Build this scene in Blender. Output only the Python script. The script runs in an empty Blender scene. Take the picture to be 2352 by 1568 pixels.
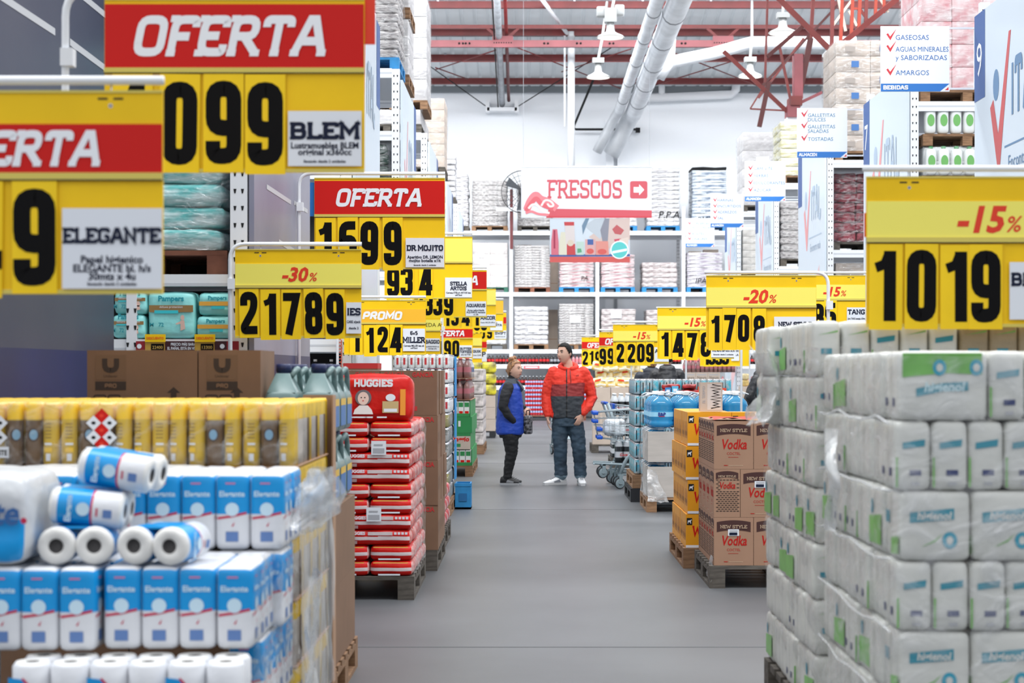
import bpy, math, random
from mathutils import Vector, Matrix, noise

random.seed(11)
SC = bpy.context.scene
COL = SC.collection
F, CX, CY, EYE = 4000.0, 1215.0, 850.0, 1.40      # focal length and principal point in photo pixels, eye height in metres


def X(px, d):
    return (px - CX) * d / F


def Z(py, d):
    return EYE + (CY - py) * d / F


# ------------------------------------------------------------------ camera, world, light, exposure
cam = bpy.data.cameras.new('camera')
cam.sensor_fit = 'HORIZONTAL'
cam.sensor_width = 36.0
cam.lens = F * 36.0 / 2352.0
cam.shift_x = (1176.0 - CX) / 2352.0
cam.shift_y = (CY - 784.0) / 2352.0
cam.clip_start, cam.clip_end = 0.1, 200
cam.dof.use_dof = True
cam.dof.focus_distance = 14.5
cam.dof.aperture_fstop = 4.0
camo = bpy.data.objects.new('camera', cam)
camo.location = (0, 0, EYE)
camo.rotation_euler = (math.pi / 2, 0, 0)
COL.objects.link(camo)
SC.camera = camo

SC.view_settings.view_transform = 'Standard'
SC.view_settings.look = 'None'
SC.view_settings.gamma = 1.0
SC.view_settings.use_curve_mapping = False
SC.view_settings.exposure = 0.55

w = bpy.data.worlds.new('daylight')
SC.world = w
w.use_nodes = True
nt = w.node_tree
bg = nt.nodes['Background']
tc = nt.nodes.new('ShaderNodeTexCoord')
sep = nt.nodes.new('ShaderNodeSeparateXYZ')
rmp = nt.nodes.new('ShaderNodeValToRGB')
nt.links.new(tc.outputs['Generated'], sep.inputs[0])
nt.links.new(sep.outputs['Z'], rmp.inputs[0])
nt.links.new(rmp.outputs[0], bg.inputs['Color'])
rmp.color_ramp.elements[0].position = 0.0
rmp.color_ramp.elements[0].color = (0.36, 0.38, 0.42, 1)
rmp.color_ramp.elements[1].position = 0.75
rmp.color_ramp.elements[1].color = (1.0, 1.02, 1.06, 1)
bg.inputs['Strength'].default_value = 1.0


def area(name, loc, sx, sy, power, rot=(0, 0, 0), col=(1, 1, 1)):
    l = bpy.data.lights.new(name, 'AREA')
    l.shape = 'RECTANGLE'
    l.size, l.size_y, l.energy, l.color = sx, sy, power, col
    o = bpy.data.objects.new(name, l)
    o.location, o.rotation_euler = loc, rot
    COL.objects.link(o)
    return o


# unseen area lights added overhead to brighten the hall, back wall and signs
area('fill_light_far', (0.5, 40.0, 13.2), 26, 5, 4300, (math.radians(38), 0, 0), (0.97, 0.99, 1.0))
area('fill_light_middle', (0.5, 25.0, 13.5), 26, 3, 2500, (math.radians(8), 0, 0), (0.97, 0.99, 1.0))

area('fill_light_near', (0.5, 7.0, 13.5), 24, 3, 1900, (math.radians(28), 0, 0), (0.97, 0.99, 1.0))  # added to lift the camera-facing signs in the middle of the aisle

# ------------------------------------------------------------------ materials
MATS = {}


def lin(c):
    return tuple(((v / 255.0) / 12.92 if v / 255.0 <= 0.04045 else ((v / 255.0 + 0.055) / 1.055) ** 2.4) for v in c)


def M(name, rgb=None, rough=0.5, metal=0.0, vary=0.0, scale=8.0, bump=0.0, bscale=20.0, stretch=None, trans=0.0, spec=0.5, rgb2=None, emit=0.0, thin=0.0, alpha=1.0):
    if name in MATS:
        return MATS[name]
    m = bpy.data.materials.new(name)
    m.use_nodes = True
    n, k = m.node_tree.nodes, m.node_tree.links
    b = n['Principled BSDF']
    c = lin(rgb)
    b.inputs['Base Color'].default_value = (*c, 1)
    b.inputs['Roughness'].default_value = rough
    b.inputs['Metallic'].default_value = metal
    b.inputs['Specular IOR Level'].default_value = spec
    b.inputs['Alpha'].default_value = alpha
    if trans:
        b.inputs['Transmission Weight'].default_value = trans
    if emit:
        b.inputs['Emission Color'].default_value = (*c, 1)
        b.inputs['Emission Strength'].default_value = emit
    if vary or bump:
        t = n.new('ShaderNodeTexCoord')
        mp = n.new('ShaderNodeMapping')
        k.new(t.outputs['Object'], mp.inputs[0])
        if stretch:
            mp.inputs['Scale'].default_value = stretch
        if vary:
            z = n.new('ShaderNodeTexNoise')
            z.inputs['Scale'].default_value = scale
            z.inputs['Detail'].default_value = 5
            k.new(mp.outputs[0], z.inputs['Vector'])
            r = n.new('ShaderNodeValToRGB')
            r.color_ramp.elements[0].position, r.color_ramp.elements[1].position = (0.38, 0.58) if vary >= .5 else (0.3, 0.7)
            lo = lin(rgb2) if rgb2 else tuple(v * (1 - vary) for v in c)
            hi = c if rgb2 else tuple(min(1, v * (1 + vary * 0.6)) for v in c)
            r.color_ramp.elements[0].color = (*lo, 1)
            r.color_ramp.elements[1].color = (*hi, 1)
            k.new(z.outputs['Fac'], r.inputs[0])
            k.new(r.outputs[0], b.inputs['Base Color'])
        if bump:
            z2 = n.new('ShaderNodeTexNoise')
            z2.inputs['Scale'].default_value = bscale
            z2.inputs['Detail'].default_value = 4
            k.new(mp.outputs[0], z2.inputs['Vector'])
            bp = n.new('ShaderNodeBump')
            bp.inputs['Strength'].default_value = bump
            bp.inputs['Distance'].default_value = 0.02
            k.new(z2.outputs['Fac'], bp.inputs['Height'])
            k.new(bp.outputs[0], b.inputs['Normal'])
    if thin:                                            # a sheet that lets daylight through
        tr = n.new('ShaderNodeBsdfTranslucent')
        tr.inputs['Color'].default_value = (*c, 1)
        mx = n.new('ShaderNodeMixShader')
        mx.inputs[0].default_value = thin
        out = n['Material Output']
        k.new(b.outputs[0], mx.inputs[1])
        k.new(tr.outputs[0], mx.inputs[2])
        k.new(mx.outputs[0], out.inputs['Surface'])
    MATS[name] = m
    return m


def film(name, lo=0.04, hi=0.45, scale=9.0, stretch=(1, 1, 1), white=0.25):
    """clear stretch film: see-through, with glossy wrinkles"""
    if name in MATS:
        return MATS[name]
    m = bpy.data.materials.new(name)
    m.use_nodes = True
    n, k = m.node_tree.nodes, m.node_tree.links
    n.remove(n['Principled BSDF'])
    t = n.new('ShaderNodeTexCoord')
    mp = n.new('ShaderNodeMapping')
    mp.inputs['Scale'].default_value = stretch
    z = n.new('ShaderNodeTexNoise')
    z.inputs['Scale'].default_value = scale
    z.inputs['Detail'].default_value = 6
    z.inputs['Distortion'].default_value = 1.5
    r = n.new('ShaderNodeValToRGB')
    r.color_ramp.elements[0].position, r.color_ramp.elements[1].position = 0.42, 0.72
    r.color_ramp.elements[0].color = (lo, lo, lo, 1)
    r.color_ramp.elements[1].color = (hi, hi, hi, 1)
    bp = n.new('ShaderNodeBump')
    bp.inputs['Strength'].default_value = 0.8
    bp.inputs['Distance'].default_value = 0.03
    tr = n.new('ShaderNodeBsdfTransparent')
    g = n.new('ShaderNodeBsdfGlossy')
    g.inputs['Roughness'].default_value = 0.18
    d = n.new('ShaderNodeBsdfDiffuse')
    d.inputs['Color'].default_value = (0.85, 0.87, 0.88, 1)
    gd = n.new('ShaderNodeMixShader')
    gd.inputs[0].default_value = white
    mx = n.new('ShaderNodeMixShader')
    k.new(t.outputs['Object'], mp.inputs[0])
    k.new(mp.outputs[0], z.inputs['Vector'])
    k.new(z.outputs['Fac'], r.inputs[0])
    k.new(z.outputs['Fac'], bp.inputs['Height'])
    k.new(bp.outputs[0], g.inputs['Normal'])
    k.new(g.outputs[0], gd.inputs[1])
    k.new(d.outputs[0], gd.inputs[2])
    k.new(r.outputs[0], mx.inputs[0])
    k.new(tr.outputs[0], mx.inputs[1])
    k.new(gd.outputs[0], mx.inputs[2])
    k.new(mx.outputs[0], n['Material Output'].inputs['Surface'])
    MATS[name] = m
    return m


white = M('white_paint', (238, 240, 243), 0.4)
paper = M('white_paper', (226, 230, 236), 0.7)
ink = M('black_ink', (10, 9, 10), 0.6, spec=0.12)
navy = M('navy_ink', (24, 31, 54), 0.6, spec=0.2)
steelw = M('white_steel', (228, 231, 235), 0.35)
hole = M('slot_dark', (18, 18, 20), 0.8)
yel = M('sign_yellow', (246, 200, 22), 0.45, spec=.25, vary=0.08, scale=3)
yel2 = M('card_yellow', (250, 208, 30), 0.4, spec=.25, vary=0.08, scale=5)
paley = M('pale_yellow', (246, 234, 104), 0.35)
rail = M('rail_yellow', (214, 196, 92), 0.3)
sred = M('sign_red', (204, 22, 16), 0.5, spec=.25)
ored = M('orange_red', (226, 52, 16), 0.45)
promo = M('promo_orange', (244, 184, 46), 0.4)
wood = M('pallet_wood', (158, 122, 90), 0.85, vary=0.35, scale=6, stretch=(1, 6, 6), rgb2=(104, 76, 54))
woodg = M('pallet_wood_grey', (104, 98, 90), 0.9, vary=0.4, scale=6, stretch=(1, 6, 6), rgb2=(60, 55, 50))
woodr = M('pallet_wood_red', (140, 88, 66), 0.85, vary=0.35, scale=6, rgb2=(96, 56, 42))
pblue = M('pallet_blue', (34, 128, 186), 0.6, vary=0.2)
pblack = M('pallet_black_plastic', (34, 36, 40), 0.5)
pgreen = M('pallet_green', (38, 96, 78), 0.6)
kraft = M('kraft_cardboard', (172, 137, 110), 0.85, vary=0.10, scale=4)
kraft2 = M('dark_cardboard', (128, 98, 76), 0.85, vary=0.12, scale=4)
kraftg = M('pale_cardboard', (196, 180, 166), 0.85, vary=0.10, scale=4)
chrome = M('chrome_wire', (200, 204, 210), 0.25, 0.9)


# ------------------------------------------------------------------ lettering (own stroke letters and the built-in font)
def rp(pts, r, closed=False, n=4):
    out, N = [], len(pts)
    for i in range(N):
        p = Vector(pts[i])
        if not closed and i in (0, N - 1):
            out.append(p)
            continue
        a, b = Vector(pts[i - 1]), Vector(pts[(i + 1) % N])
        da, db = (a - p), (b - p)
        q = min(r, da.length * 0.5, db.length * 0.5)
        if q < 1e-4:
            out.append(p)
            continue
        s, e = p + da.normalized() * q, p + db.normalized() * q
        for k in range(n + 1):
            t = k / n
            out.append(s * (1 - t) ** 2 + p * 2 * t * (1 - t) + e * t * t)
    return out


def stroke(pts, hw, closed=False):
    """quads along a 2-D line, mitred"""
    P = [Vector(p) for p in pts]
    N = len(P)
    L, R = [], []
    for i in range(N):
        a = P[i - 1] if (closed or i > 0) else None
        b = P[(i + 1) % N] if (closed or i < N - 1) else None
        d1 = (P[i] - a).normalized() if a is not None and (P[i] - a).length > 1e-6 else None
        d2 = (b - P[i]).normalized() if b is not None and (b - P[i]).length > 1e-6 else None
        d1 = d1 or d2
        d2 = d2 or d1
        n1, n2 = Vector((-d1.y, d1.x)), Vector((-d2.y, d2.x))
        m = n1 + n2
        m = n1 if m.length < 1e-3 else m.normalized()
        k = hw / max(0.45, m.dot(n1))
        L.append(P[i] + m * k)
        R.append(P[i] - m * k)
    q = []
    for i in range(N if closed else N - 1):
        j = (i + 1) % N
        q.append((L[i], R[i], R[j], L[j]))
    return q


DW, DA = 0.45, 0.085
_l, _r, _b, _t = DA, DW - DA, DA, 1 - DA
DIG = {
    '0': [([(_l, _b), (_r, _b), (_r, _t), (_l, _t)], 1)],
    '1': [([(0.29, 0), (0.29, 1)], 0), ([(0.06, 0.76), (0.2, 0.81), (0.26, 0.95)], 0)],
    '2': [([(_l, 0.68), (_l, _t), (_r, _t), (_r, 0.6), (_l, 0.17), (_l + 0.01, 0.085), (DW, 0.085)], 0)],
    '3': [([(_l, 0.72), (_l, _t), (_r, _t), (_r, 0.53), (0.17, 0.53)], 0), ([(0.17, 0.51), (_r, 0.51), (_r, _b), (_l, _b), (_l, 0.28)], 0)],
    '4': [([(0.33, 0), (0.33, 1)], 0), ([(0.27, 0.98), (0.07, 0.27), (DW + 0.03, 0.27)], 0)],
    '5': [([(DW - 0.02, _t), (_l + 0.01, _t), (_l, 0.54), (_l + .03, 0.58), (_r, 0.6), (_r, _b), (_l, _b), (_l, 0.28)], 0)],
    '6': [([(_r, 0.73), (_r, _t), (_l, _t), (_l, _b), (_r, _b), (_r, 0.57), (_l, 0.57)], 0)],
    '7': [([(0.0, _t), (_r, _t), (0.16, 0)], 0)],
    '8': [([(_l, 0.52), (_r, 0.52), (_r, _t), (_l, _t)], 1), ([(_l, _b), (_r, _b), (_r, 0.52), (_l, 0.52)], 1)],
    '9': [([(_l, 0.27), (_l, _b), (_r, _b), (_r, _t), (_l, _t), (_l, 0.43), (_r, 0.43)], 0)],
}
# slab letters on a 5 x 6 field: strokes, then the points that carry a serif
SLAB = {
    'A': (5.2, '.5,0 2.2,6 3,6 4.7,0|1.2,2 4,2', '.5,0 4.7,0'), 'B': (4.8, '.8,3.1 4,3.1 4,6 .8,6 .8,0 4.2,0 4.2,3.1 3,3.1', '.8,6 .8,0'),
    'C': (4.6, '4.1,4.3 4.1,6 .6,6 .6,0 4.1,0 4.1,1.7', ''), 'D': (4.8, '.8,0 .8,6 4.2,6 4.2,0 .8,0', '.6,6 .6,0'),
    'E': (4.5, '4.2,4.6 4.2,6 .8,6 .8,0 4.2,0 4.2,1.4|.8,3 3.3,3', '.6,6 .6,0'), 'F': (4.3, '4.1,4.6 4.1,6 .8,6 .8,0|.8,2.9 3.3,2.9', '.6,6 .8,0'),
    'G': (4.8, '4.2,4.4 4.2,6 .6,6 .6,0 4.2,0 4.2,2.7 2.6,2.7', ''), 'H': (5, '.8,0 .8,6|4.2,0 4.2,6|.8,3 4.2,3', '.8,0 .8,6 4.2,0 4.2,6'),
    'I': (2.2, '1.1,0 1.1,6', '1.1,0 1.1,6'), 'J': (3.6, '2.6,6 2.6,0 .5,0 .5,1.5', '2.6,6'), 'K': (5, '.8,0 .8,6|4.2,6 1,2.9|1.6,3.3 4.4,0', '.8,0 .8,6 4.2,6 4.4,0'),
    'L': (4.2, '.8,6 .8,0 3.9,0 3.9,1.5', '.8,6 .6,0'), 'M': (6, '.8,0 .8,6 3,2 5.2,6 5.2,0', '.8,0 5.2,0 .6,6 5.4,6'),
    'N': (5, '.8,0 .8,6 4.2,0 4.2,6', '.8,0 4.2,6 .5,6'), 'O': (4.8, '.6,0 4.2,0 4.2,6 .6,6 .6,0', ''), 'P': (4.6, '.8,0 .8,6 4.1,6 4.1,2.7 .8,2.7', '.8,0 .6,6'),
    'Q': (4.8, '.6,0 4.2,0 4.2,6 .6,6 .6,0|2.8,1.4 4.6,-1', ''), 'R': (4.9, '.8,0 .8,6 4,6 4,2.9 .8,2.9|2.4,2.9 4.4,0', '.8,0 .6,6 4.5,0'),
    'S': (4.5, '4,4.5 4,6 .6,6 .6,3.2 4,2.9 4,0 .6,0 .6,1.5', ''), 'T': (4.6, '.4,4.6 .4,6 4.2,6 4.2,4.6|2.3,6 2.3,0', '2.3,0'),
    'U': (4.9, '.8,6 .8,0 4.1,0 4.1,6', '.8,6 4.1,6'), 'V': (5, '.5,6 2.3,0 2.7,0 4.5,6', '.5,6 4.5,6'), 'W': (7, '.5,6 1.9,0 3.5,5 5.1,0 6.5,6', '.5,6 6.5,6'),
    'X': (5, '.6,0 4.4,6|.6,6 4.4,0', '.6,0 4.4,0 .6,6 4.4,6'), 'Y': (5, '.5,6 2.5,2.8 4.5,6|2.5,2.8 2.5,0', '.5,6 4.5,6 2.5,0'), 'Z': (4.6, '.6,6 4,6 .6,0 4,0', ''),
    '.': (1.6, '.8,0 .8,.5', ''), '-': (3, '.5,2.8 2.5,2.8', ''), ' ': (2, '', ''),
    '6': (4.4, '3.8,5 3.8,6 .6,6 .6,0 3.8,0 3.8,3.2 .6,3.2', ''), '5': (4.4, '3.8,6 .7,6 .7,3.3 3.8,3.3 3.8,0 .6,0', ''), 'x': (3.6, '.6,0 3,3.6|.6,3.6 3,0', ''),
}


def pp(s):
    return [tuple(float(v) for v in p.split(',')) for p in s.split()]


def slab_quads(text, hw=0.62, serif=1.0, rnd=1.3):
    q, x = [], 0.0
    f = lambda p: (p[0], hw + p[1] * (6 - 2 * hw) / 6)
    for ch in text:
        wd, st, sf = SLAB.get(ch, SLAB[' '])
        for s in st.split('|'):
            if not s:
                continue
            pts = [f(p) for p in pp(s)]
            cl = pts[0] == pts[-1] and len(pts) > 3
            if cl:
                pts = pts[:-1]
            k = 0 if ch in 'AMNVWKXYZ' else rnd
            for a in stroke(rp(pts, k, cl), hw, cl):
                q.append([(v.x + x, v.y) for v in a])
        if serif:
            for p in pp(sf):
                y = hw * 0.8 if p[1] < 3 else 6 - hw * 0.8
                q.append([(p[0] - 1.15 * serif + x, y - hw * .8), (p[0] + 1.15 * serif + x, y - hw * .8), (p[0] + 1.15 * serif + x, y + hw * .8), (p[0] - 1.15 * serif + x, y + hw * .8)])
        x += wd + .38
    return q, x - .38


_TX = {}


def tx(s, bold=0.0):
    key = (s, bold)
    if key in _TX:
        return _TX[key]
    c = bpy.data.curves.new('text_tmp', 'FONT')
    c.body, c.resolution_u, c.offset = s, 2, bold
    o = bpy.data.objects.new('text_tmp', c)
    COL.objects.link(o)
    dg = bpy.context.evaluated_depsgraph_get()
    e = o.evaluated_get(dg)
    me = e.to_mesh()
    vs = [(v.co.x / 0.69, v.co.y / 0.69) for v in me.vertices]
    fs = [tuple(p.vertices) for p in me.polygons]
    e.to_mesh_clear()
    bpy.data.objects.remove(o)
    bpy.data.curves.remove(c)
    x0 = min((v[0] for v in vs), default=0)
    x1 = max((v[0] for v in vs), default=1)
    _TX[key] = ([(a - x0, b) for a, b in vs], fs, x1 - x0)
    return _TX[key]


# ------------------------------------------------------------------ mesh builder
class MB:
    def __init__(s):
        s.v, s.f, s.m, s.mats, s.smooth = [], [], [], [], []

    def mi(s, mat):
        if mat not in s.mats:
            s.mats.append(mat)
        return s.mats.index(mat)

    def add(s, vs, fs, mat, smooth=False):
        b = len(s.v)
        s.v += [tuple(v) for v in vs]
        fixed = callable(mat) and not isinstance(mat, bpy.types.Material)
        for f in fs:
            s.f.append(tuple(i + b for i in f))
            if fixed:
                n = len(f)
                c = [sum(vs[i][k] for i in f) / n for k in range(3)]
                s.m.append(s.mi(mat(c)))
            else:
                s.m.append(s.mi(mat))
            s.smooth.append(smooth)
        return s

    def box(s, x0, x1, y0, y1, z0, z1, mat):
        vs = [(x0, y0, z0), (x1, y0, z0), (x1, y1, z0), (x0, y1, z0), (x0, y0, z1), (x1, y0, z1), (x1, y1, z1), (x0, y1, z1)]
        return s.add(vs, [(0, 3, 2, 1), (4, 5, 6, 7), (0, 1, 5, 4), (1, 2, 6, 5), (2, 3, 7, 6), (3, 0, 4, 7)], mat)

    def poly(s, pts, mat):
        return s.add(pts, [tuple(range(len(pts)))], mat)

    def rbox(s, x0, x1, y0, y1, z0, z1, r, mat, n=4, nz=None, wob=0.0, seed=0, bulge=0.0):
        """box with rounded edges, optionally swollen and crumpled"""
        h = Vector(((x1 - x0) / 2, (y1 - y0) / 2, (z1 - z0) / 2))
        c = Vector(((x1 + x0) / 2, (y1 + y0) / 2, (z1 + z0) / 2))
        r = min(r, h.x, h.y, h.z)
        idx, vs, fs = {}, [], []

        def ticks(a, m):
            t = [-a, -a + r * 0.3, -a + r] + [-(a - r) + 2 * (a - r) * i / m for i in range(1, m)] + [a - r, a - r * 0.3, a]
            return t

        tk = [ticks(h.x, n), ticks(h.y, n), ticks(h.z, nz or n)]

        def vid(p):
            q = Vector(p)
            inn = Vector((max(-h.x + r, min(h.x - r, q.x)), max(-h.y + r, min(h.y - r, q.y)), max(-h.z + r, min(h.z - r, q.z))))
            d = q - inn
            if d.length > 1e-9:
                q = inn + d.normalized() * r
            key = (round(p[0], 5), round(p[1], 5), round(p[2], 5))
            if key not in idx:
                if bulge:
                    u = [1 - (p[i] / h[i]) ** 2 for i in range(3)]
                    q = Vector((q.x + bulge * (p[0] / h.x) * u[1] * u[2], q.y + bulge * (p[1] / h.y) * u[0] * u[2], q.z + bulge * (p[2] / h.z) * u[0] * u[1]))
                q = q + c
                if wob:
                    nv = noise.noise_vector(Vector((q.x * 14 + seed, q.y * 14, q.z * 14)))
                    q = q + nv * wob
                idx[key] = len(vs)
                vs.append(tuple(q))
            return idx[key]

        for ax in range(3):
            a, b = (ax + 1) % 3, (ax + 2) % 3
            for sg in (-1, 1):
                for i in range(len(tk[a]) - 1):
                    for j in range(len(tk[b]) - 1):
                        q = []
                        for (ii, jj) in ((i, j), (i + 1, j), (i + 1, j + 1), (i, j + 1)):
                            p = [0, 0, 0]
                            p[ax], p[a], p[b] = sg * h[ax], tk[a][ii], tk[b][jj]
                            q.append(vid(p))
                        q = q if sg > 0 else q[::-1]
                        if len(set(q)) == 4:
                            fs.append(tuple(q))
        return s.add(vs, fs, mat, True)

    def tube(s, pts, r, mat, n=8, caps=True, closed=False):
        P = [Vector(p) for p in pts]
        rr = r if isinstance(r, (list, tuple)) else [r] * len(P)
        N = len(P)
        vs, fs, up = [], [], None
        for i in range(N):
            a = P[i - 1] if (closed or i > 0) else P[i]
            b = P[(i + 1) % N] if (closed or i < N - 1) else P[i]
            t = (b - a).normalized()
            if up is None:
                up = t.orthogonal().normalized()
            up = (up - t * up.dot(t)).normalized()
            sd = t.cross(up)
            for k in range(n):
                an = 2 * math.pi * k / n
                vs.append(P[i] + (up * math.cos(an) + sd * math.sin(an)) * rr[i])
        for i in range(N if closed else N - 1):
            j = (i + 1) % N
            for k in range(n):
                l = (k + 1) % n
                fs.append((i * n + k, i * n + l, j * n + l, j * n + k))
        if caps and not closed:
            fs.append(tuple(range(n))[::-1])
            fs.append(tuple(range((N - 1) * n, N * n)))
        return s.add(vs, fs, mat, n > 4)

    def lathe(s, prof, c, mat, n=12, axis='z', mats=None):
        """prof: (radius, height) pairs; mats: one material per segment"""
        vs, N = [], len(prof)
        for (r, z) in prof:
            for k in range(n):
                a = 2 * math.pi * k / n
                p = (r * math.cos(a), r * math.sin(a), z)
                if axis == 'y':
                    p = (p[0], p[2], p[1])
                elif axis == 'x':
                    p = (p[2], p[0], p[1])
                vs.append((p[0] + c[0], p[1] + c[1], p[2] + c[2]))
        for i in range(N - 1):
            fs = []
            for k in range(n):
                l = (k + 1) % n
                fs.append((i * n + k, i * n + l, (i + 1) * n + l, (i + 1) * n + k))
            b = len(s.v)
            if i == 0:
                base = b
                s.v += vs
            mt = s.mi(mats[i] if mats else mat)
            for f in fs:
                s.f.append(tuple(base + q for q in f))
                s.m.append(mt)
                s.smooth.append(True)
        return s

    def ell(s, c, rad, mat, n=12, m=8, rot=None):
        vs, fs = [], []
        for i in range(m + 1):
            t = math.pi * i / m
            for k in range(n):
                a = 2 * math.pi * k / n
                p = Vector((rad[0] * math.sin(t) * math.cos(a), rad[1] * math.sin(t) * math.sin(a), rad[2] * math.cos(t)))
                if rot is not None:
                    p = rot @ p
                vs.append(p + Vector(c))
        for i in range(m):
            for k in range(n):
                l = (k + 1) % n
                fs.append((i * n + k, (i + 1) * n + k, (i + 1) * n + l, i * n + l))
        return s.add(vs, fs, mat, True)

    # --- flat marks on a face: o = origin, u = along, v = up
    def mark(s, pts, o, u, v, mat):
        o, u, v = Vector(o), Vector(u), Vector(v)
        return s.poly([o + u * a + v * b for a, b in pts], mat)

    def rect(s, a0, a1, b0, b1, o, u, v, mat):
        return s.mark([(a0, b0), (a1, b0), (a1, b1), (a0, b1)], o, u, v, mat)

    def disc(s, a, b, ra, rb, o, u, v, mat, n=16):
        return s.mark([(a + ra * math.cos(6.2832 * i / n), b + rb * math.sin(6.2832 * i / n)) for i in range(n)], o, u, v, mat)

    def quads(s, qs, o, u, v, mat, k, sx=1.0, shear=0.0, dx=0.0):
        o, u, v = Vector(o), Vector(u), Vector(v)
        vs, fs = [], []
        nrm = u.cross(v)
        for i, q in enumerate(qs):                      # overlapping strokes lie a hair apart, so none of them fight
            b = len(vs)
            for (a, c) in q:
                vs.append(o + u * ((a * sx + c * shear) * k + dx) + v * (c * k) + nrm * (2.5e-5 * i))
            fs.append(tuple(range(b, b + len(q))))
        return s.add(vs, fs, mat)

    def slab(s, text, o, u, v, h, mat, width=None, shear=0.0, hw=0.62, serif=1.0, sx=1.0, align='c', rnd=1.3):
        q, wd = slab_quads(text, hw, serif, rnd)
        k = h / 6.0
        if width:
            sx = width / (wd * k)
        dx = -(wd * sx + 6 * shear) * k / 2 if align == 'c' else 0
        return s.quads(q, o, u, v, mat, k, sx, shear, dx)

    def digit(s, ch, o, u, v, h, mat, sx=1.0, hw=0.099):
        q = []
        for pts, cl in DIG[ch]:
            for a in stroke(rp(pts, 0.155 if ch not in '147' else 0.0, bool(cl)), hw if ch != '1' or len(pts) != 3 else 0.07, bool(cl)):
                q.append([(p.x, p.y) for p in a])
        return s.quads(q, o, u, v, mat, h, sx, 0, -DW / 2 * h * sx)

    def text(s, t, o, u, v, h, mat, width=None, shear=0.0, bold=0.0, align='c', maxw=None):
        vs, fs, wd = tx(t, bold)
        if not vs:
            return s
        o, u, v = Vector(o), Vector(u), Vector(v)
        sx = 1.0
        if width:
            sx = width / (wd * h)
        elif maxw and wd * h > maxw:
            sx = maxw / (wd * h)
        dx = -wd * h * sx / 2 if align == 'c' else (-wd * h * sx if align == 'r' else 0)
        return s.add([o + u * ((a * sx + b * shear) * h + dx) + v * (b * h) for a, b in vs], fs, mat)

    def mesh(s, name):
        me = bpy.data.meshes.new(name)
        me.from_pydata(s.v, [], s.f)
        for m in s.mats:
            me.materials.append(m)
        me.polygons.foreach_set('material_index', s.m)
        me.polygons.foreach_set('use_smooth', s.smooth)
        me.update()
        return me

    def build(s, name, parent=None, loc=(0, 0, 0), rz=0.0, label=None, cat=None, group=None, kind=None):
        return put(s.mesh(name), name, parent, loc, rz, label, cat, group, kind)


KIDS = {}
PENDING = []                                             # linked to the scene at the end of the script
FX = (1, 0, 0)
FZ = (0, 0, 1)


def put(me, name, parent=None, loc=(0, 0, 0), rz=0.0, label=None, cat=None, group=None, kind=None):
    o = bpy.data.objects.new(name, me)
    o.location = loc
    o.rotation_euler = (0, 0, rz)
    if parent is not None:
        o.parent = parent
        KIDS.setdefault(parent.name, []).append(o)
    tag(o, label, cat, group, kind)
    PENDING.append(o)
    return o


def tag(o, label=None, cat=None, group=None, kind=None):
    if label:
        o['label'] = label
    if cat:
        o['category'] = cat
    if group:
        o['group'] = group
    if kind:
        o['kind'] = kind
    return o


def thing(name, label, cat, loc=(0, 0, 0), rz=0.0, group=None):
    return put(None, name, None, loc, rz, label, cat, group)


def dup(o, loc=None, rz=None, label=None, group=None, parent=None, top=True):
    c = o.copy()
    PENDING.append(c)
    if not top:
        c.parent = parent
        KIDS.setdefault(parent.name, []).append(c)
    if loc is not None:
        c.location = loc
    if rz is not None:
        c.rotation_euler = (0, 0, rz)
    if label:
        c['label'] = label
    if group:
        c['group'] = group
    for ch in list(KIDS.get(o.name, ())):
        dup(ch, parent=c, top=False)
    return c


ORD = 'first second third fourth fifth sixth seventh eighth ninth tenth eleventh twelfth thirteenth fourteenth fifteenth sixteenth seventeenth eighteenth nineteenth twentieth'.split()
TIER = ['bottom', 'second lowest', 'third lowest', 'fourth lowest', 'fifth lowest', 'sixth lowest', 'seventh lowest', 'eighth lowest', 'ninth lowest', 'tenth lowest', 'eleventh lowest']


def tier(k, n):
    return 'top' if k == n - 1 else TIER[k]


_PAL = {}


def pallet(x0, y0, w, d, mat, label, z=0.0, detail=True):
    """wooden or plastic pallet whose front edge is along x"""
    key = (round(w, 3), round(d, 3), mat.name, detail)
    if key not in _PAL:
        t = thing('pallet', label, 'pallet', (x0, y0, z), 0, 'pallets') if detail else None
        nb = 7
        bw = d / (nb + 3.0)
        if detail:
            b = MB()
            b.box(0, w, 0, bw, 0, 0.022, mat)
            bd = b.mesh('deck_board')
            for i in range(nb):
                put(bd, 'deck_board', t, (0, i * (d - bw) / (nb - 1), 0.122))
            r = MB().box(0, 0.1, 0, d, 0, 0.022, mat).mesh('stringer_board')
            bl = MB().box(0, 0.1, 0, 0.13, 0, 0.078, mat).mesh('block')
            rn = MB().box(0, 0.1, 0, d, 0, 0.022, mat).mesh('bottom_board')
            for i in range(3):
                xx = i * (w - 0.1) / 2
                put(r, 'stringer_board', t, (xx, 0, 0.1))
                put(rn, 'bottom_board', t, (xx, 0, 0.0))
                for j in range(3):
                    put(bl, 'block', t, (xx, j * (d - 0.13) / 2, 0.022))
        else:
            b = MB()
            for i in range(nb):
                b.box(0, w, i * (d - bw) / (nb - 1), i * (d - bw) / (nb - 1) + bw, 0.115, 0.144, mat)
            for i in range(3):
                xx = i * (w - 0.12) / 2
                b.box(xx, xx + .12, 0, d, 0.0, 0.018, mat)
                for j in range(3):
                    b.box(xx, xx + .12, j * (d - .13) / 2, j * (d - .13) / 2 + .13, 0.018, 0.116, mat)
            t = b.build('pallet', None, (x0, y0, z), 0, label, 'pallet', 'pallets')
        _PAL[key] = t
        return t
    return dup(_PAL[key], (x0, y0, z), 0, label, 'pallets')
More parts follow.
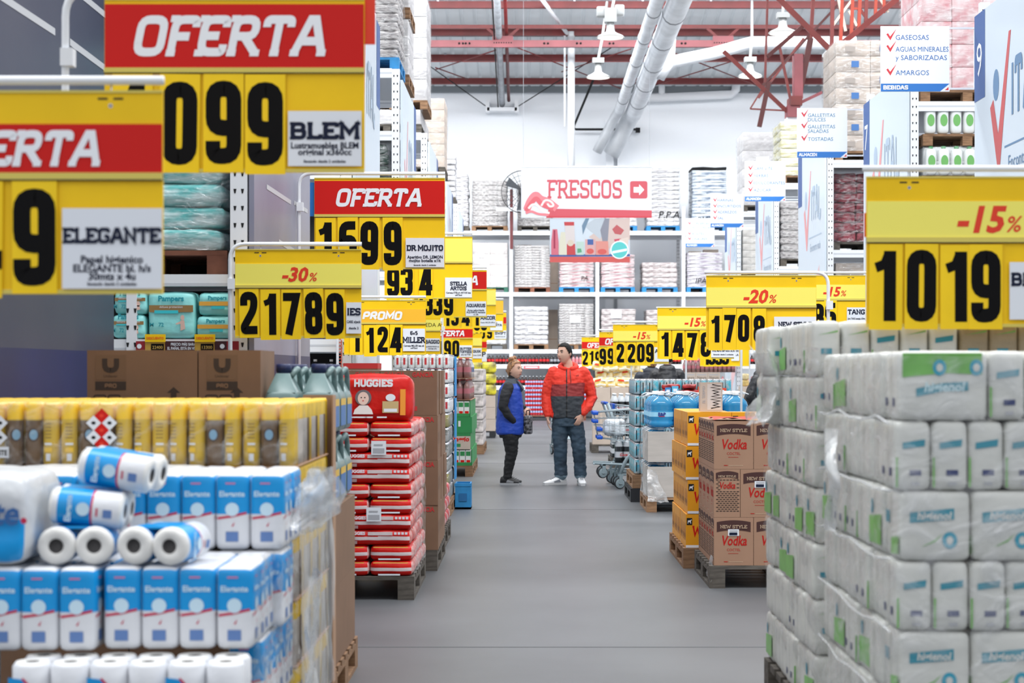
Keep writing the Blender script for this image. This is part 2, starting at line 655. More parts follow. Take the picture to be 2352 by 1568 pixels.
# ------------------------------------------------------------------ the hall
def build_hall():
    conc = M('concrete_floor', (94, 96, 99), 0.42, vary=0.22, scale=0.7, bump=0.02, bscale=6, spec=0.35)
    # large stains over fine grain
    n, k = conc.node_tree.nodes, conc.node_tree.links
    MB().box(-16, 18, -3, 53.2, -0.2, 0, conc).build('floor', kind='structure')
    wallm = M('wall_white', (243, 246, 250), 0.6)
    b = MB().box(-16, 18, 53.0, 53.3, 0, 10.1, wallm)
    b.box(2.32, 2.56, 52.72, 53.0, 0, 9.0, wallm).box(2.68, 2.9, 52.75, 53.0, 0, 9.0, wallm)
    b.build('wall_back', kind='structure')
    MB().box(-16.3, -16, -3, 53.3, 0, 10.1, wallm).build('wall_left', kind='structure')
    MB().box(18, 18.3, -3, 53.3, 0, 10.1, wallm).build('wall_right', kind='structure')
    j = M('floor_joint', (84, 86, 88), 0.8)
    for i, y in enumerate((8.8, 17.5, 26.2, 33.0, 41.0)):
        MB().box(-16, 18, y, y + 0.012, 0, 0.0015, j).build('trim_%d' % (i + 1), kind='structure')

    # ---- roof: corrugated sheet rising from the back wall, purlins, rafters, a lattice girder
    sheet = M('roof_sheet', (190, 196, 200), 0.5, vary=0.2, scale=0.6, thin=0.22)
    redst = M('red_oxide_steel', (112, 34, 34), 0.5, vary=0.25, scale=2)
    redl = M('faded_red_steel', (142, 72, 78), 0.5, vary=0.2, scale=2)
    org = M('orange_red_rod', (178, 48, 30), 0.45)
    galv = M('galvanised_steel', (168, 172, 178), 0.4, 0.3, vary=0.3, scale=4)
    drk = M('gutter_dark', (62, 62, 64), 0.6)
    SL = 0.17                                            # roof slope

    def rz(y):
        return 9.94 + (53.2 - y) * SL

    b = MB()
    yy0, yy1 = 53.2, 43.5
    x = -16.0
    vs, fs = [], []
    prof = []
    while x < 18:
        prof += [(x, 0.0), (x + 0.25, 0.0), (x + 0.28, 0.05), (x + 0.33, 0.05), (x + 0.36, 0.0)]
        x += 0.365
    for (px_, dz) in prof:
        vs += [(px_, yy0, rz(yy0) + dz), (px_, yy1, rz(yy1) + dz)]
    for i in range(len(prof) - 1):
        fs.append((2 * i, 2 * i + 1, 2 * i + 3, 2 * i + 2))
    roof = MB().add(vs, fs, sheet).build('ceiling', kind='structure')
    ph = MB().box(-16, 18, -0.06, 0.06, -0.09, 0.09, redst).mesh('purlin')
    for y in (52.0, 50.0, 48.0, 46.0):
        put(ph, 'purlin', roof, (0, y, rz(y) - 0.12))
    tr = MB().tube([(-16, 0, 0), (18, 0, 0)], 0.03, org, 6).mesh('tie_rod')
    for y, q in ((50.4, 140), (46.4, 17)):
        put(tr, 'tie_rod', roof, (0, y, Z(q, y)))
    gm = MB().box(-16, 18, -.25, .25, -.16, .1, drk).mesh('gutter')
    put(gm, 'gutter', roof, (0, 48.3, Z(67, 48.3)))
    put(MB().box(-16, 18, -0.1, 0.1, -0.1, 0.1, M('eaves_grey', (128, 134, 138), .6)).mesh('eaves_beam'), 'eaves_beam', roof, (0, 52.9, 9.93))
    cl = MB().box(-0.03, 0.03, -0.03, 0.03, -.06, .06, galv).mesh('purlin_clip')
    for y in (52.0, 50.0, 46.0):
        for q in range(-5, 9, 2):
            put(cl, 'purlin_clip', roof, (q * 0.9 + .3, y - .05, rz(y) + .02))

    # rafters running along the roof slope
    for (px_, lab) in ((1150, 'slim galvanised roof rafter ending over the white wall beside the lattice girder gusset'),):
        xx = X(px_, 50)
        b = MB()
        b.tube([(xx, 52.6, rz(52.6) - 0.62), (xx, 44, rz(44) - 0.62)], 0.09, galv, 8)
        b.tube([(xx + .2, 52.6, rz(52.6) - 0.5), (xx + .2, 44, rz(44) - 0.5)], 0.05, redst, 6)
        b.tube([(xx - .12, 52.6, rz(52.6) - 0.7), (xx - .12, 44, rz(44) - 0.7)], 0.02, hole, 6)
        t = b.build('roof_rafter', label=lab, cat='rafter')
        e = MB().box(xx - .45, xx + .45, 52.5, 53.0, rz(52.6) - .82, rz(52.6) - .72, white)
        e.box(xx - .5, xx - .38, 52.5, 52.95, rz(52.6) - .85, rz(52.6) - .5, white).box(xx + .38, xx + .5, 52.5, 52.95, rz(52.6) - .85, rz(52.6) - .5, white)
        e.build('wall_bracket', t)
        wr = MB().tube([(xx - .5, 52.7, rz(52.6) - .65), (X(950, 52.5), 49, rz(52.6) + .4)], 0.015, hole, 4)
        wr.tube([(xx + .5, 52.7, rz(52.6) - .65), (X(1400, 52.5), 49, rz(52.6) + .5)], 0.015, hole, 4)
        wr.build('brace_wire', t)

    # lattice girder across the hall
    gy = 47.0
    zb = Z(101, gy)
    t = thing('lattice_girder', 'long faded red lattice girder crossing under the roof above the white wall', 'girder', (0, gy, zb))
    MB().box(-16, 18, -.08, .08, -.09, .09, redl).build('bottom_chord', t)
    MB().box(-16, 18, -.05, .05, -.05, .05, redst).build('top_chord', t, (0, 0, 0.46))
    web = MB()
    web.tube([(-.45, 0, .45), (0, 0, 0.05)], 0.05, redst, 4)
    web.tube([(.45, 0, .45), (0, 0, 0.05)], 0.05, redst, 4)
    web.box(-.28, .28, -.1, -.085, -.1, .2, redl)
    for q in range(8):
        web.box(-.25 + q * .066, -.22 + q * .066, -.112, -.1, .0, .03, hole)
    wm = web.mesh('gusset_web')
    for px_ in (1155, 1660):
        put(wm, 'gusset_web', t, (X(px_, gy), 0, 0))
    bh = MB().tube([(0, -.09, 0), (0, -.11, 0)], 0.03, hole, 6)
    bh.tube([(.1, -.09, 0), (.1, -.11, 0)], 0.03, hole, 6)
    bm = bh.mesh('bolt')
    for px_ in (1055, 1250, 1325, 1400, 1565, 1070, 930):
        put(bm, 'bolt', t, (X(px_, gy), 0, 0))
    # thin cross bracing in the roof plane
    for i, (a, c) in enumerate((((1000, 160), (1185, 100)), ((1185, 108), (1430, 205)), ((1290, 165), (1450, 112)), ((1000, 155), (1075, 182)), ((1540, 118), (1760, 205)), ((1490, 200), (1700, 135)))):
        da, dc = (52.3 - (205 - q) * .045 for q in (a[1], c[1]))
        p0 = (X(a[0], da), da, Z(a[1], da))
        p1 = (X(c[0], dc), dc, Z(c[1], dc))
        MB().tube([p0, p1], 0.018, redst, 5).build('brace_rod', None, label='thin red roof brace rod, %s of the crossing rods from the white box loads' % ORD[i], cat='brace rod', group='roof brace rods')

    # white hanging downpipe and its strut
    t = thing('downpipe', 'white vertical pipe hanging in front of the white end wall', 'pipe', (X(1312, 48), 48, 0))
    MB().tube([(0, 0, Z(388, 48)), (0, 0, rz(48) - .1)], 0.10, white, 10).build('pipe', t)
    MB().tube([(-.18, 0, Z(290, 48)), (-.18, 0, Z(0, 48) + .6)], 0.03, white, 6).build('conduit', t)
    MB().tube([(-.1, 0, Z(78, 48)), (-.9, -3, Z(-10, 45))], 0.055, white, 6).build('strut', t)

    # silver insulated ducts
    sil = M('silver_insulation', (222, 225, 229), 0.38, 0.25, vary=0.12, scale=3, bump=0.25, bscale=5)
    band = M('duct_band', (150, 153, 158), 0.4, 0.4)
    for i, (xx, zz, lab) in enumerate(((X(1462, 50), Z(243, 50), 'large silver insulated duct with branch pipes, running back to the white wall'), (X(1427, 50), Z(240, 50), 'slimmer silver insulated duct beside the large branching one'))):
        r = (0.25, 0.15)[i]
        t = thing('insulated_duct', lab, 'duct', (xx, 0, zz), 0, 'silver ducts')
        yb = 51.5 if i == 0 else 51.2
        MB().tube([(0, 33, 0), (0, yb, 0), (-.1, yb + .35, -.12), (-.35, yb + .6, -.6), (-.62, yb + .8, -1.1)], r, sil, 14).build('duct', t)
        bm = MB().tube([(0, -.04, 0), (0, .04, 0)], r + .012, band, 14).mesh('band')
        for q in range(34, 51, 3):
            put(bm, 'band', t, (0, q, 0))
        if i == 0:
            MB().tube([(.1, 44.2, -.1), (.6, 44.2, .25), (1.6, 44.2, .45), (2.2, 44.2, .62), (2.55, 44.2, .72), (5.2, 44.2, .72)], 0.16, sil, 12).build('branch_pipe', t)
            MB().tube([(.2, 44, -.2), (.45, 44, .2), (.5, 44, 1.2)], 0.15, sil, 12).build('branch_pipe', t)
    t = thing('wall_pipe', 'white pipe running along the top of the white wall behind the ducts', 'pipe', (0, 52.7, Z(226, 52.7)))
    MB().tube([(X(1465, 52.7), 0, 0), (X(1680, 52.7), 0, .12), (X(1690, 52.7), 0, .25), (X(1692, 52.7), 0, .75)], 0.13, white, 10).build('pipe', t)
    MB().tube([(X(1520, 52.7), 0, .1), (X(1520, 52.7), 0, .55)], 0.1, white, 8).build('stub', t)
    cab = MB().tube([(X(1362, 51), 51, Z(185, 51)), (X(1318, 52.6), 52.6, Z(290, 52.6)), (X(1322, 52.62), 52.62, Z(297, 52.62)), (X(1460, 52.62), 52.62, Z(297, 52.62))], 0.035, hole, 6)
    t = thing('power_cable', 'dark power cable dropping from a lamp to the white wall', 'cable')
    cab.build('cable', t)
    MB().box(X(1460, 52.8), X(1470, 52.8), 52.7, 52.9, Z(304, 52.8), Z(294, 52.8), hole).build('junction_box', t)

    # pendant lamps
    lens = M('lamp_lens', (255, 250, 238), 0.3, emit=.5)
    lw = M('lamp_white', (138, 140, 140), 0.35)

    def lamp(px_, py_, d, wpx, lab, gear):
        r = wpx * d / F / 2
        t = thing('pendant_lamp', lab, 'lamp', (X(px_, d), d, Z(py_, d)), 0, 'pendant lamps')
        MB().lathe([(r, -.05), (r * 1.02, -.035), (r * .9, 0.0), (r * .55, .05), (r * .34, .09), (r * .3, .16), (r * .26, .3), (0.02, .3)], (0, 0, 0), lw, 20).build('reflector', t)
        MB().lathe([(0.001, -.05), (r * .95, -.05)], (0, 0, 0), lens, 20).build('lens', t)
        g = MB().box(-.14, .14, -.12, .12, .3, .62 if gear else .42, lw)
        if gear:
            g.rbox(.1, .32, -.1, .1, .45, .7, .04, lw, 2).rbox(-.32, -.1, -.1, .1, .42, .66, .04, lw, 2)
        g.build('gear_box', t)
        MB().tube([(0, 0, .4), (.12, .6, 1.0), (.3, 2.0, 2.2)], 0.035, lw, 6).build('conduit', t)
        return t

    lamp(1402, 82, 40, 63, 'white dish pendant lamp with a tall gear box beside the silver ducts', True)
    lamp(1374, 174, 42, 55, 'small white dish pendant lamp with a dark cable, over the red meat banner', False)
    lamp(1798, 72, 40, 65, 'white dish pendant lamp hanging under the thick red roof truss', False)
    lamp(1723, 172, 42, 56, 'white dish pendant lamp behind the diagonal red truss leg', False)

    # the big red truss and its column
    d = 38.0
    rt = M('truss_red', (116, 40, 36), 0.5, vary=0.25, scale=2)
    rdk = M('truss_dark_red', (82, 26, 25), 0.55, vary=0.2, scale=2)

    def mem(b, a, c, wpx, mat, d0=d, d1=d):
        if a[1] < 0:                                       # members run on up to the roof
            k = (a[1] + 140) / (c[1] - a[1])
            a = (a[0] - (c[0] - a[0]) * k, -140)
        if c[1] < 0:
            k = (c[1] + 140) / (a[1] - c[1])
            c = (c[0] - (a[0] - c[0]) * k, -140)
        b.tube([(X(a[0], d0), d0, Z(a[1], d0)), (X(c[0], d1), d1, Z(c[1], d1))], wpx * d / F / 2 * 1.2, mat, 4)
        return b

    t = thing('roof_truss', 'heavy red steel roof truss with diagonal legs meeting on a column head', 'truss')
    for a, c, wd, mt, nm in (((1788, -4), (1908, 116), 15, rt, 'diagonal_brace'), ((1662, 118), (1808, 256), 11, rt, 'diagonal_brace'), ((1862, 88), (1832, 236), 15, rdk, 'diagonal_brace'),
                             ((1766, 188), (1744, 291), 12, rdk, 'diagonal_brace'), ((1846, 88), (1742, 225), 6, rt, 'diagonal_brace'), ((1940, -5), (1748, 200), 6, rdk, 'diagonal_brace'),
                             ((1868, -5), (1862, 90), 9, rt, 'upright_brace'), ((1763, -5), (1757, 190), 6, rt, 'upright_brace'), ((1790, 105), (1818, 240), 7, rt, 'diagonal_brace'),
                             ((1850, 55), (1762, 130), 10, rdk, 'diagonal_brace'), ((1723, 250), (1806, 254), 4, rt, 'stay'), ((1723, 250), (1760, 190), 4, rt, 'stay'), ((1838, 236), (1888, 212), 8, redl, 'stay')):
        mem(MB(), a, c, wd, mt).build(nm, t)
    MB().box(X(1806, d), X(1834, d), d - .25, d + .25, Z(272, d), Z(244, d), redl).box(X(1812, d), X(1838, d), d - .3, d + .3, Z(246, d), Z(225, d), rt).build('column_head', t)
    MB().box(X(1822, d), X(1842, d), d - .15, d + .15, Z(228, d), Z(126, d), redl).build('king_post', t)
    MB().box(X(1804, d), X(1836, d), d - .16, d + .16, 0, Z(272, d), white).build('column', t)
    d = 31.3
    t = thing('lattice_truss', 'orange-red lattice truss with ladder-like webs rising from a white bracket', 'truss')
    for a, c, wd, mt, nm in (((1912, 118), (2062, -4), 14, rt, 'bottom_chord'), ((1912, -4), (1910, 118), 10, rt, 'upright'), ((1934, -4), (1930, 112), 9, M('truss_orange', (158, 56, 36), 0.5), 'upright'), ((1958, -4), (1955, 84), 9, MATS['truss_orange'], 'upright'),
                             ((1975, -4), (1972, 70), 9, MATS['truss_orange'], 'upright'), ((1990, -4), (1988, 60), 9, rt, 'upright'), ((2012, -4), (2010, 42), 8, MATS['truss_orange'], 'upright'), ((2030, -4), (2030, 30), 8, MATS['truss_orange'], 'upright'), ((2054, -4), (2054, 10), 8, MATS['truss_orange'], 'upright'),
                             ((1912, 60), (1960, -4), 7, kraftg, 'web_member'), ((1925, -4), (1942, 72), 8, kraftg, 'web_member'), ((1950, 25), (1968, 60), 7, kraftg, 'web_member'), ((1975, 20), (1995, 50), 7, rt, 'web_member'), ((1956, 20), (1975, 20), 6, MATS['truss_orange'], 'web_member'), ((2020, -4), (2040, 28), 6, kraftg, 'web_member')):
        mem(MB(), a, c, wd, mt, d, d).build(nm, t)
    b = MB().box(X(1893, d), X(1938, d), d - .2, d + .2, Z(127, d), Z(121, d), white)
    b.box(X(1918, d), X(1934, d), d - .12, d + .12, 0, Z(127, d), white)
    b.mark([(X(1896, d), 0), (X(1918, d), 0), (X(1918, d), -.22)], (0, d - .1, Z(127, d)), FX, FZ, white)
    b.build('bracket_column', t)


build_hall()


# ------------------------------------------------------------------ racking
def upright_mesh(h, wd=0.1):
    b = MB().box(-wd / 2, wd / 2, 0, 0.08, 0, h, steelw)
    z = 0.15
    while z < h - .05:
        for a in (-.022, .022):
            b.mark([(a - .009, .012), (a + .009, .012), (a + .004, -.014), (a - .004, -.014)], (0, -0.0015, z), FX, FZ, hole)
        z += 0.1
    return b.mesh('upright')


UPM = {}


def upright(h):
    if h not in UPM:
        UPM[h] = upright_mesh(h)
    return UPM[h]


def rack(xend, sgn, y0, y1, levels, label, h=5.3, bays=2, bay=2.5, panel=None, bh=.12):
    """a row of pallet racking whose end faces the main aisle; sgn: which way it runs from its end"""
    t = thing('pallet_rack', label, 'rack', (xend, y0, 0), 0, 'pallet racks')
    for i in range(bays + 1):
        for yy in (0.0, y1 - y0 - 0.08):
            put(upright(h), 'upright', t, (sgn * (0.06 + i * bay), yy, 0))
    bm = MB().box(0, bay - 0.1, 0, 0.05, -bh, 0, steelw).box(0, bay - .1, -.001, 0, -.07, -.05, M('beam_groove', (196, 200, 206), 0.4)).mesh('beam')
    for z in levels:
        for i in range(bays):
            xx = sgn * (0.06 + i * bay) + (0.05 if sgn > 0 else -bay + 0.05)
            put(bm, 'beam', t, (xx, 0.01, z))
            put(bm, 'beam', t, (xx, y1 - y0 - .07, z))
    xa, xb = (0.11, bays * bay) if sgn > 0 else (-bays * bay, -0.11)
    dk = MB().box(xa, xb, .12, y1 - y0 - .12, -.03, 0, M('shelf_deck', (196, 198, 202), 0.6)).mesh('shelf_deck')
    for z in levels:
        put(dk, 'shelf_deck', t, (0, 0, z))
    if panel:
        panel(t, y1 - y0)
    return t


def shade_sheet(t, x0, x1, y, z0, z1):  # added dark sheet: the darkness behind the shelf goods put in as colour
    MB().box(x0, x1, y, y + .02, z0, z1, M('shade_sheet_dark', (22, 22, 26), .7)).build('shade_sheet', t)


bluep = M('panel_blue', (58, 92, 150), 0.5)
lblue = M('panel_pale', (206, 218, 228), 0.5)


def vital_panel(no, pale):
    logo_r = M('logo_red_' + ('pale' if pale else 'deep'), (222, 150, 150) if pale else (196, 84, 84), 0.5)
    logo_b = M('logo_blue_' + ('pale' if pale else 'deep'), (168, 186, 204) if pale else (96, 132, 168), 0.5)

    def f(t, dep):
        # the panel faces the aisle: seen from there its far side lies at the reader's left
        b = MB().box(-0.03, 0.0, 0, dep, 0.25, 5.1, M('end_panel_white', (204, 216, 226), 0.35))
        o, u, v = (-0.032, dep, 0), (0, -1, 0), FZ
        b.rect(0.0, .42, 4.2, 5.1, o, u, v, bluep)
        if no:
            b.text(no, (-0.034, dep - .2, 4.45), u, v, .34, white)
        z0 = 3.7
        b.mark([(.62, z0 + .35), (.74, z0 + .42), (.92, z0 + .05), (1.3, z0 + 1.0), (1.38, z0 + 1.0), (.98, z0 - .3), (.9, z0 - .3)], o, u, v, logo_r)
        b.disc(.84, z0 + .55, .11, .16, o, u, v, logo_b)
        b.slab('ITAL', (-.034, dep - 1.85, z0 + .12), u, v, .6, logo_b, width=.95, hw=.5, serif=0)
        b.rect(1.15, 2.4, z0 - .12, z0 - .10, o, u, v, logo_b)
        b.text('Encontrá más', (-.034, dep - 1.8, z0 - .34), u, v, .13, logo_b, maxw=1.1)
        g = M('panel_print', (196, 212, 222), 0.4, vary=0.15, scale=1.5)
        # printed picture: pale bottles standing in a row
        if no == '9':
            for a in (.12, .42, .72):
                b.mark([(a, .6), (a + .26, .6), (a + .26, 2.2), (a + .17, 2.55), (a + .17, 2.9), (a + .09, 2.9), (a + .09, 2.55), (a, 2.2)], o, u, v, g)
                b.rect(a + .08, a + .18, 2.9, 3.0, o, u, v, M('print_teal', (96, 168, 176), 0.4))
            b.mark([(1.35, .5), (2.3, .5), (2.3, 2.6), (1.95, 2.9), (1.9, 3.2), (1.65, 3.2), (1.6, 2.9), (1.35, 2.5)], o, u, v, M('print_grey', (150, 166, 180), 0.4))
        elif pale:
            b.mark([(.5, .6), (1.0, .8), (1.0, 2.6), (.5, 2.3)], o, u, v, g)
            b.mark([(1.3, .9), (2.2, 1.4), (2.2, 3.1), (1.3, 2.6)], o, u, v, M('print_pink', (226, 186, 188), 0.4))
        b.build('end_panel', t)
    return f


def dark_panel(kind, px0=-1.61, y0=10.2):
    def f(t, dep):
        a = M('panel_slate' if kind == 0 else 'panel_mauve', (70, 73, 88) if kind == 0 else (150, 150, 166), 0.4, vary=0.35 if kind == 0 else .14, scale=0.7, rgb2=(44, 52, 78) if kind == 0 else (120, 122, 142))
        b = MB().box(0.0, 0.03, 0, dep, 0.25, 5.1, a)
        o, u, v = (0.032, 0, 0), (0, 1, 0), FZ
        nv = M('panel_navy', (16, 32, 84) if kind == 0 else (88, 94, 124), 0.4, vary=.3, scale=1)
        b.rect(0, dep, .25, 1.5 if kind == 0 else 1.5, o, u, v, nv)
        ln = M('panel_line', (190, 192, 196), 0.5)
        if kind == 0:
            for (p, q) in (((0, 0), (126, 82)), ((160, 104), (252, 172)), ((190, 0), (245, 45))):
                pts = []
                for (px_, py_) in (p, q):
                    dd = px0 * F / (px_ - CX)
                    pts.append((dd - y0, Z(py_, dd)))
                (a0, b0), (a1, b1) = pts
                b.mark([(a0, b0), (a1, b1), (a1, b1 + .035), (a0, b0 + .035)], o, u, v, ln)
        else:
            for (p, q) in (((612, 434), (668, 470)), ((675, 470), (706, 490)), ((640, 560), (690, 590))):
                pts = []
                for (px_, py_) in (p, q):
                    dd = px0 * F / (px_ - CX)
                    pts.append((dd - y0, Z(py_, dd)))
                (a0, b0), (a1, b1) = pts
                b.mark([(a0, b0), (a1, b1), (a1, b1 + .03), (a0, b0 + .03)], o, u, v, ln)
        b.build('end_panel', t)
    return f


def white_panel(t, dep):
    b = MB().box(0, .03, 0, dep, 0.25, 5.1, M('end_panel_white', (204, 216, 226), 0.35))
    o, u, v = (.032, 0, 0), (0, 1, 0), FZ
    b.rect(dep - .42, dep, 4.2, 5.1, o, u, v, bluep)
    lr, lb = M('logo_red_pale', (222, 150, 150), 0.5), M('logo_blue_pale', (168, 186, 204), 0.5)
    b.mark([(.3, 4.1), (.42, 4.15), (.6, 3.8), (.9, 4.7), (.98, 4.7), (.66, 3.5), (.58, 3.5)], o, u, v, lr)
    b.slab('ITAL', (.034, 1.5, 3.9), u, v, .6, lb, width=.9, hw=.5, serif=0)
    b.build('end_panel', t)


XL, XR = -1.64, 4.7
LROWS = [(6.42, 9.65), (10.2, 12.8), (16.2, 18.8), (22.2, 24.8), (28.2, 30.8), (34.2, 36.8), (40.2, 42.8)]
RROWS = [(15.6, 18.25), (21.5, 24.3), (27.5, 30.2), (33.5, 35.9), (39.5, 41.5)]
LLAB = ['rack row with a dark slate end panel beside the toilet paper pallet', 'rack row with turquoise diaper packs and a mauve end panel', 'rack row holding dark bottles, with a white end panel printed with a tick logo',
        'white rack row with tall film-wrapped loads on top, third behind the diaper rack', 'white rack row with brown and white loads, fourth behind the diaper rack', 'white rack row with a tall brown box load, fifth behind the diaper rack', 'white rack row nearly hidden, standing just before the end wall']
for i, (a, c) in enumerate(LROWS):
    lv = {0: [1.2, 3.4, 5.0], 1: [1.582, 1.962, 5.0], 2: [1.2, 1.69, 3.3, 5.0]}.get(i, [2.0, 3.6, 4.45, 5.25])
    rk = rack(XL if i else -2.33, -1, a, c, lv, LLAB[i], 6.2 if i == 1 else 5.24, 2, 2.5, (dark_panel(0, -2.3, 6.42), dark_panel(1))[i] if i < 2 else white_panel, .07 if i == 1 else .12)
    if i == 1:
        put(upright_mesh(1.885, .06), 'upright', rk, (X(302, 10.2) - XL, 0, 0))
        shade_sheet(rk, -2.4, -.12, .5, 1.584, 1.885)
        shade_sheet(rk, -2.4, -.12, 1.2, 1.964, 4.8)
    if i == 2:
        shade_sheet(rk, -2.4, -.12, .4, 1.202, 1.56)
        shade_sheet(rk, -2.4, -.12, .4, 1.692, 3.0)
RLAB = ['rack row with the large end panel numbered nine and printed bottles', 'rack row with the end panel numbered seven, holding green-labelled bottle loads', 'rack row holding dark red packs behind the biscuit sign', 'rack row with grey film-wrapped loads behind the coffee and tea sign', 'rack row with narrow carton loads behind the flour sign']
for i, (a, c) in enumerate(RROWS):
    lv = [[2.0, 3.6, 5.2], [2.0, 3.66, 4.72], [2.0, 3.3, 4.72], [2.0, 3.4, 5.0], [2.0, 3.5, 5.0]][i]
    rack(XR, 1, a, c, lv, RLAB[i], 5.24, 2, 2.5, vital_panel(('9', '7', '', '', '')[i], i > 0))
# ------------------------------------------------------------------ pallet loads in the racks
sackw = M('sack_white', (228, 228, 230), 0.45, vary=0.55, scale=5, stretch=(1, 1, 7), rgb2=(132, 126, 132), bump=0.8, bscale=6)  # dark streaks: printed marks and wrinkle shade painted into the colour
sackr = M('sack_red_print', (230, 226, 226), 0.45, vary=0.9, scale=3.2, stretch=(1, 1, 9), rgb2=(140, 58, 72), bump=0.8, bscale=6)
sackb = M('sack_blue_print', (222, 230, 236), 0.4, vary=0.9, scale=3.0, stretch=(1, 1, 6), rgb2=(48, 80, 116), bump=0.8, bscale=6)
sackp = M('sack_purple_print', (230, 228, 232), 0.4, vary=0.8, scale=3.0, stretch=(1, 1, 8), rgb2=(108, 92, 116), bump=0.8, bscale=6)
sackt = M('sack_turquoise', (206, 232, 232), 0.35, vary=0.9, scale=5, stretch=(1, 1, 3), rgb2=(92, 190, 188), bump=0.6, bscale=8)
ream = M('paper_bundle', (206, 202, 200), 0.6, vary=0.7, scale=7, stretch=(1.5, 1.5, 9), rgb2=(112, 106, 108), bump=0.6)  # streaks paint the shade of the wrinkles into the colour
reamp = M('pink_bundle', (216, 206, 204), 0.6, vary=0.7, scale=5, stretch=(1, 1, 7), rgb2=(128, 108, 110), bump=0.6)  # wrinkle shade painted in here too
cartg = M('wrapped_carton', (204, 196, 194), 0.5, vary=0.25, scale=3)
cartw = M('white_carton', (208, 206, 206), 0.5, vary=0.35, scale=4, stretch=(1, 1, 3), rgb2=(172, 170, 172), bump=.2)
cartp = M('pink_print_carton', (222, 204, 204), 0.5, vary=0.5, scale=4, rgb2=(206, 140, 146))
redpk = M('dark_red_pack', (140, 40, 56), 0.35, vary=0.5, scale=9, rgb2=(86, 24, 36))
filmg = film('grey_film', 0.03, 0.4, 6, (1, 1, 3), 0.3)


def load(x0, y0, z0, w, d, h, mat, n, label, pal=None, cols=1, sticker=None, wob=0.012, film_on=True, writing=None, r=0.03, name='wrapped_load', cat='pallet load', extra=None, pname='sack', pz=0.144, tuft=0):
    """a film-wrapped pallet load standing on its own pallet; the layers are parts"""
    if pal:
        pallet(x0 - .01, y0, w + .02, d, pal, 'pallet carrying the ' + label, z0, False)
        z0 += pz + .001
    t = thing(name, label, cat, (x0, y0, z0), 0, 'wrapped pallet loads')
    lh, cw = h / n, w / cols
    ms = [MB().rbox(0, cw - .004, 0.01, d - .01, 0, lh - .003, min(r, lh * .45), mat, 4, 2, wob, random.random() * 99).mesh(pname) for _ in range(3)]
    for i in range(n):
        for c in range(cols):
            put(ms[(i + c) % 3], pname, t, (c * cw + random.uniform(-.012, .012) * (wob > 0), random.uniform(-.012, .012) * (wob > 0), i * lh))
    if sticker:
        a, b, sw, sh = sticker
        MB().box(a, a + sw, -.022, -.018, b, b + sh, paper).rect(a + sw * .15, a + sw * .85, b + sh * .5, b + sh * .55, (0, -.0225, 0), FX, FZ, M('grey_ink', (170, 172, 178), .7)).build('paper_label', t)
    if writing:
        s, a, b, sz = writing
        q = MB().text(s, (a, -.03, b), FX, FZ, sz, ink, shear=.2).build('marker_writing', t)
    if film_on:
        b = MB()
        vs, fs = [], []
        nz = 12
        nn = 24
        for k in range(nz + 1):
            for q in range(nn):
                u = q / nn * 4
                s, fr = int(u), u - int(u)
                p = [(fr * w, -.02), (w + .02, fr * d), (w - fr * w, d + .02), (-.02, d - fr * d)][s]
                v = noise.noise_vector(Vector((p[0] * 5, p[1] * 5, k * 1.7 + x0)))
                vs.append((p[0] + v.x * .014, p[1] + v.y * .01, k * h / nz + v.z * .01))
        for k in range(nz):
            for q in range(nn):
                fs.append((k * nn + q, k * nn + (q + 1) % nn, (k + 1) * nn + (q + 1) % nn, (k + 1) * nn + q))
        b.add(vs, fs, filmg, True).build('stretch_film', t)
    if extra:
        extra(t)
    return t


DB = 50.0
PB = F / DB                                              # pixels per metre at the end rack


def bl(x0p, x1p, ytp, ybp, base, mat, n, label, pal, **kw):
    """a load on the end rack, measured on its front face"""
    h = (ybp - ytp) / PB
    return load(X(x0p, DB), DB + .05, base, (x1p - x0p) / PB, 1.0, h, mat, n, label, pal, **kw)


rack(X(976, DB) - .06, 1, DB, DB + 1.9, [0.96, 1.57, 2.0, 3.64, 5.40], 'long white rack along the end wall with loads on every shelf', 6.1, 4, (1570 - 1174) / PB / 2)
ZB1, ZB2, ZB3 = 2.002, 3.642, 5.402
bl(1046, 1076, 385, 505, ZB3, sackw, 12, 'narrow white sack load at the corner of the end rack', woodg, wob=.02)
bl(1084, 1165, 398, 503, ZB3, ream, 9, 'white bundled load on the top level beside the black fan', wood)
bl(1189, 1270, 410, 508, ZB3, ream, 8, 'white bundled load half hidden behind the red meat banner', woodg)
bl(1392, 1463, 405, 535, ZB3, sackw, 12, 'white sack load half covered by the two hanging banners', pblue, writing=('RA', .68, .25, .16))
bl(1486, 1561, 400, 533, ZB3, sackw, 13, 'tall white sack load with black marker letters, top level', pblue, writing=('P.P.A.', .66, .22, .2), wob=.02)
bl(1590, 1669, 392, 520, ZB3, sackb, 9, 'tall blue and white sack load covered by dark film', pblue, writing=('PASTA', .42, .13, .13), wob=.025,
   extra=lambda t: MB().rbox(-.02, 1.0, -.02, 1.0, 1.62, 1.68, .02, hole, 3, 2, .04).build('cover_sheet', t))
bl(1086, 1166, 556, 658, ZB2, cartg, 4, 'pale carton load on a green pallet, middle level of the end rack', pgreen, cols=2, sticker=(.17, .85, .16, .17), wob=0, r=.01, pname='carton')
bl(1182, 1263, 562, 658, ZB2, ream, 16, 'grey paper bundle load on a red-footed pallet, middle level', woodr, wob=.006, r=.015)
bl(1285, 1364, 590, 657, ZB2, sackr, 9, 'red and white sack load with marker letters under the product banner', pblue, writing=('PA', .72, .2, .12), wob=.02)
bl(1381, 1458, 582, 657, ZB2, sackr, 10, 'red and white sack load beside the rack post, without marker letters', pblue, wob=.02)
bl(1476, 1556, 600, 657, ZB2, reamp, 5, 'low pinkish bundle load alone under a wide empty space', pblue, wob=.02)
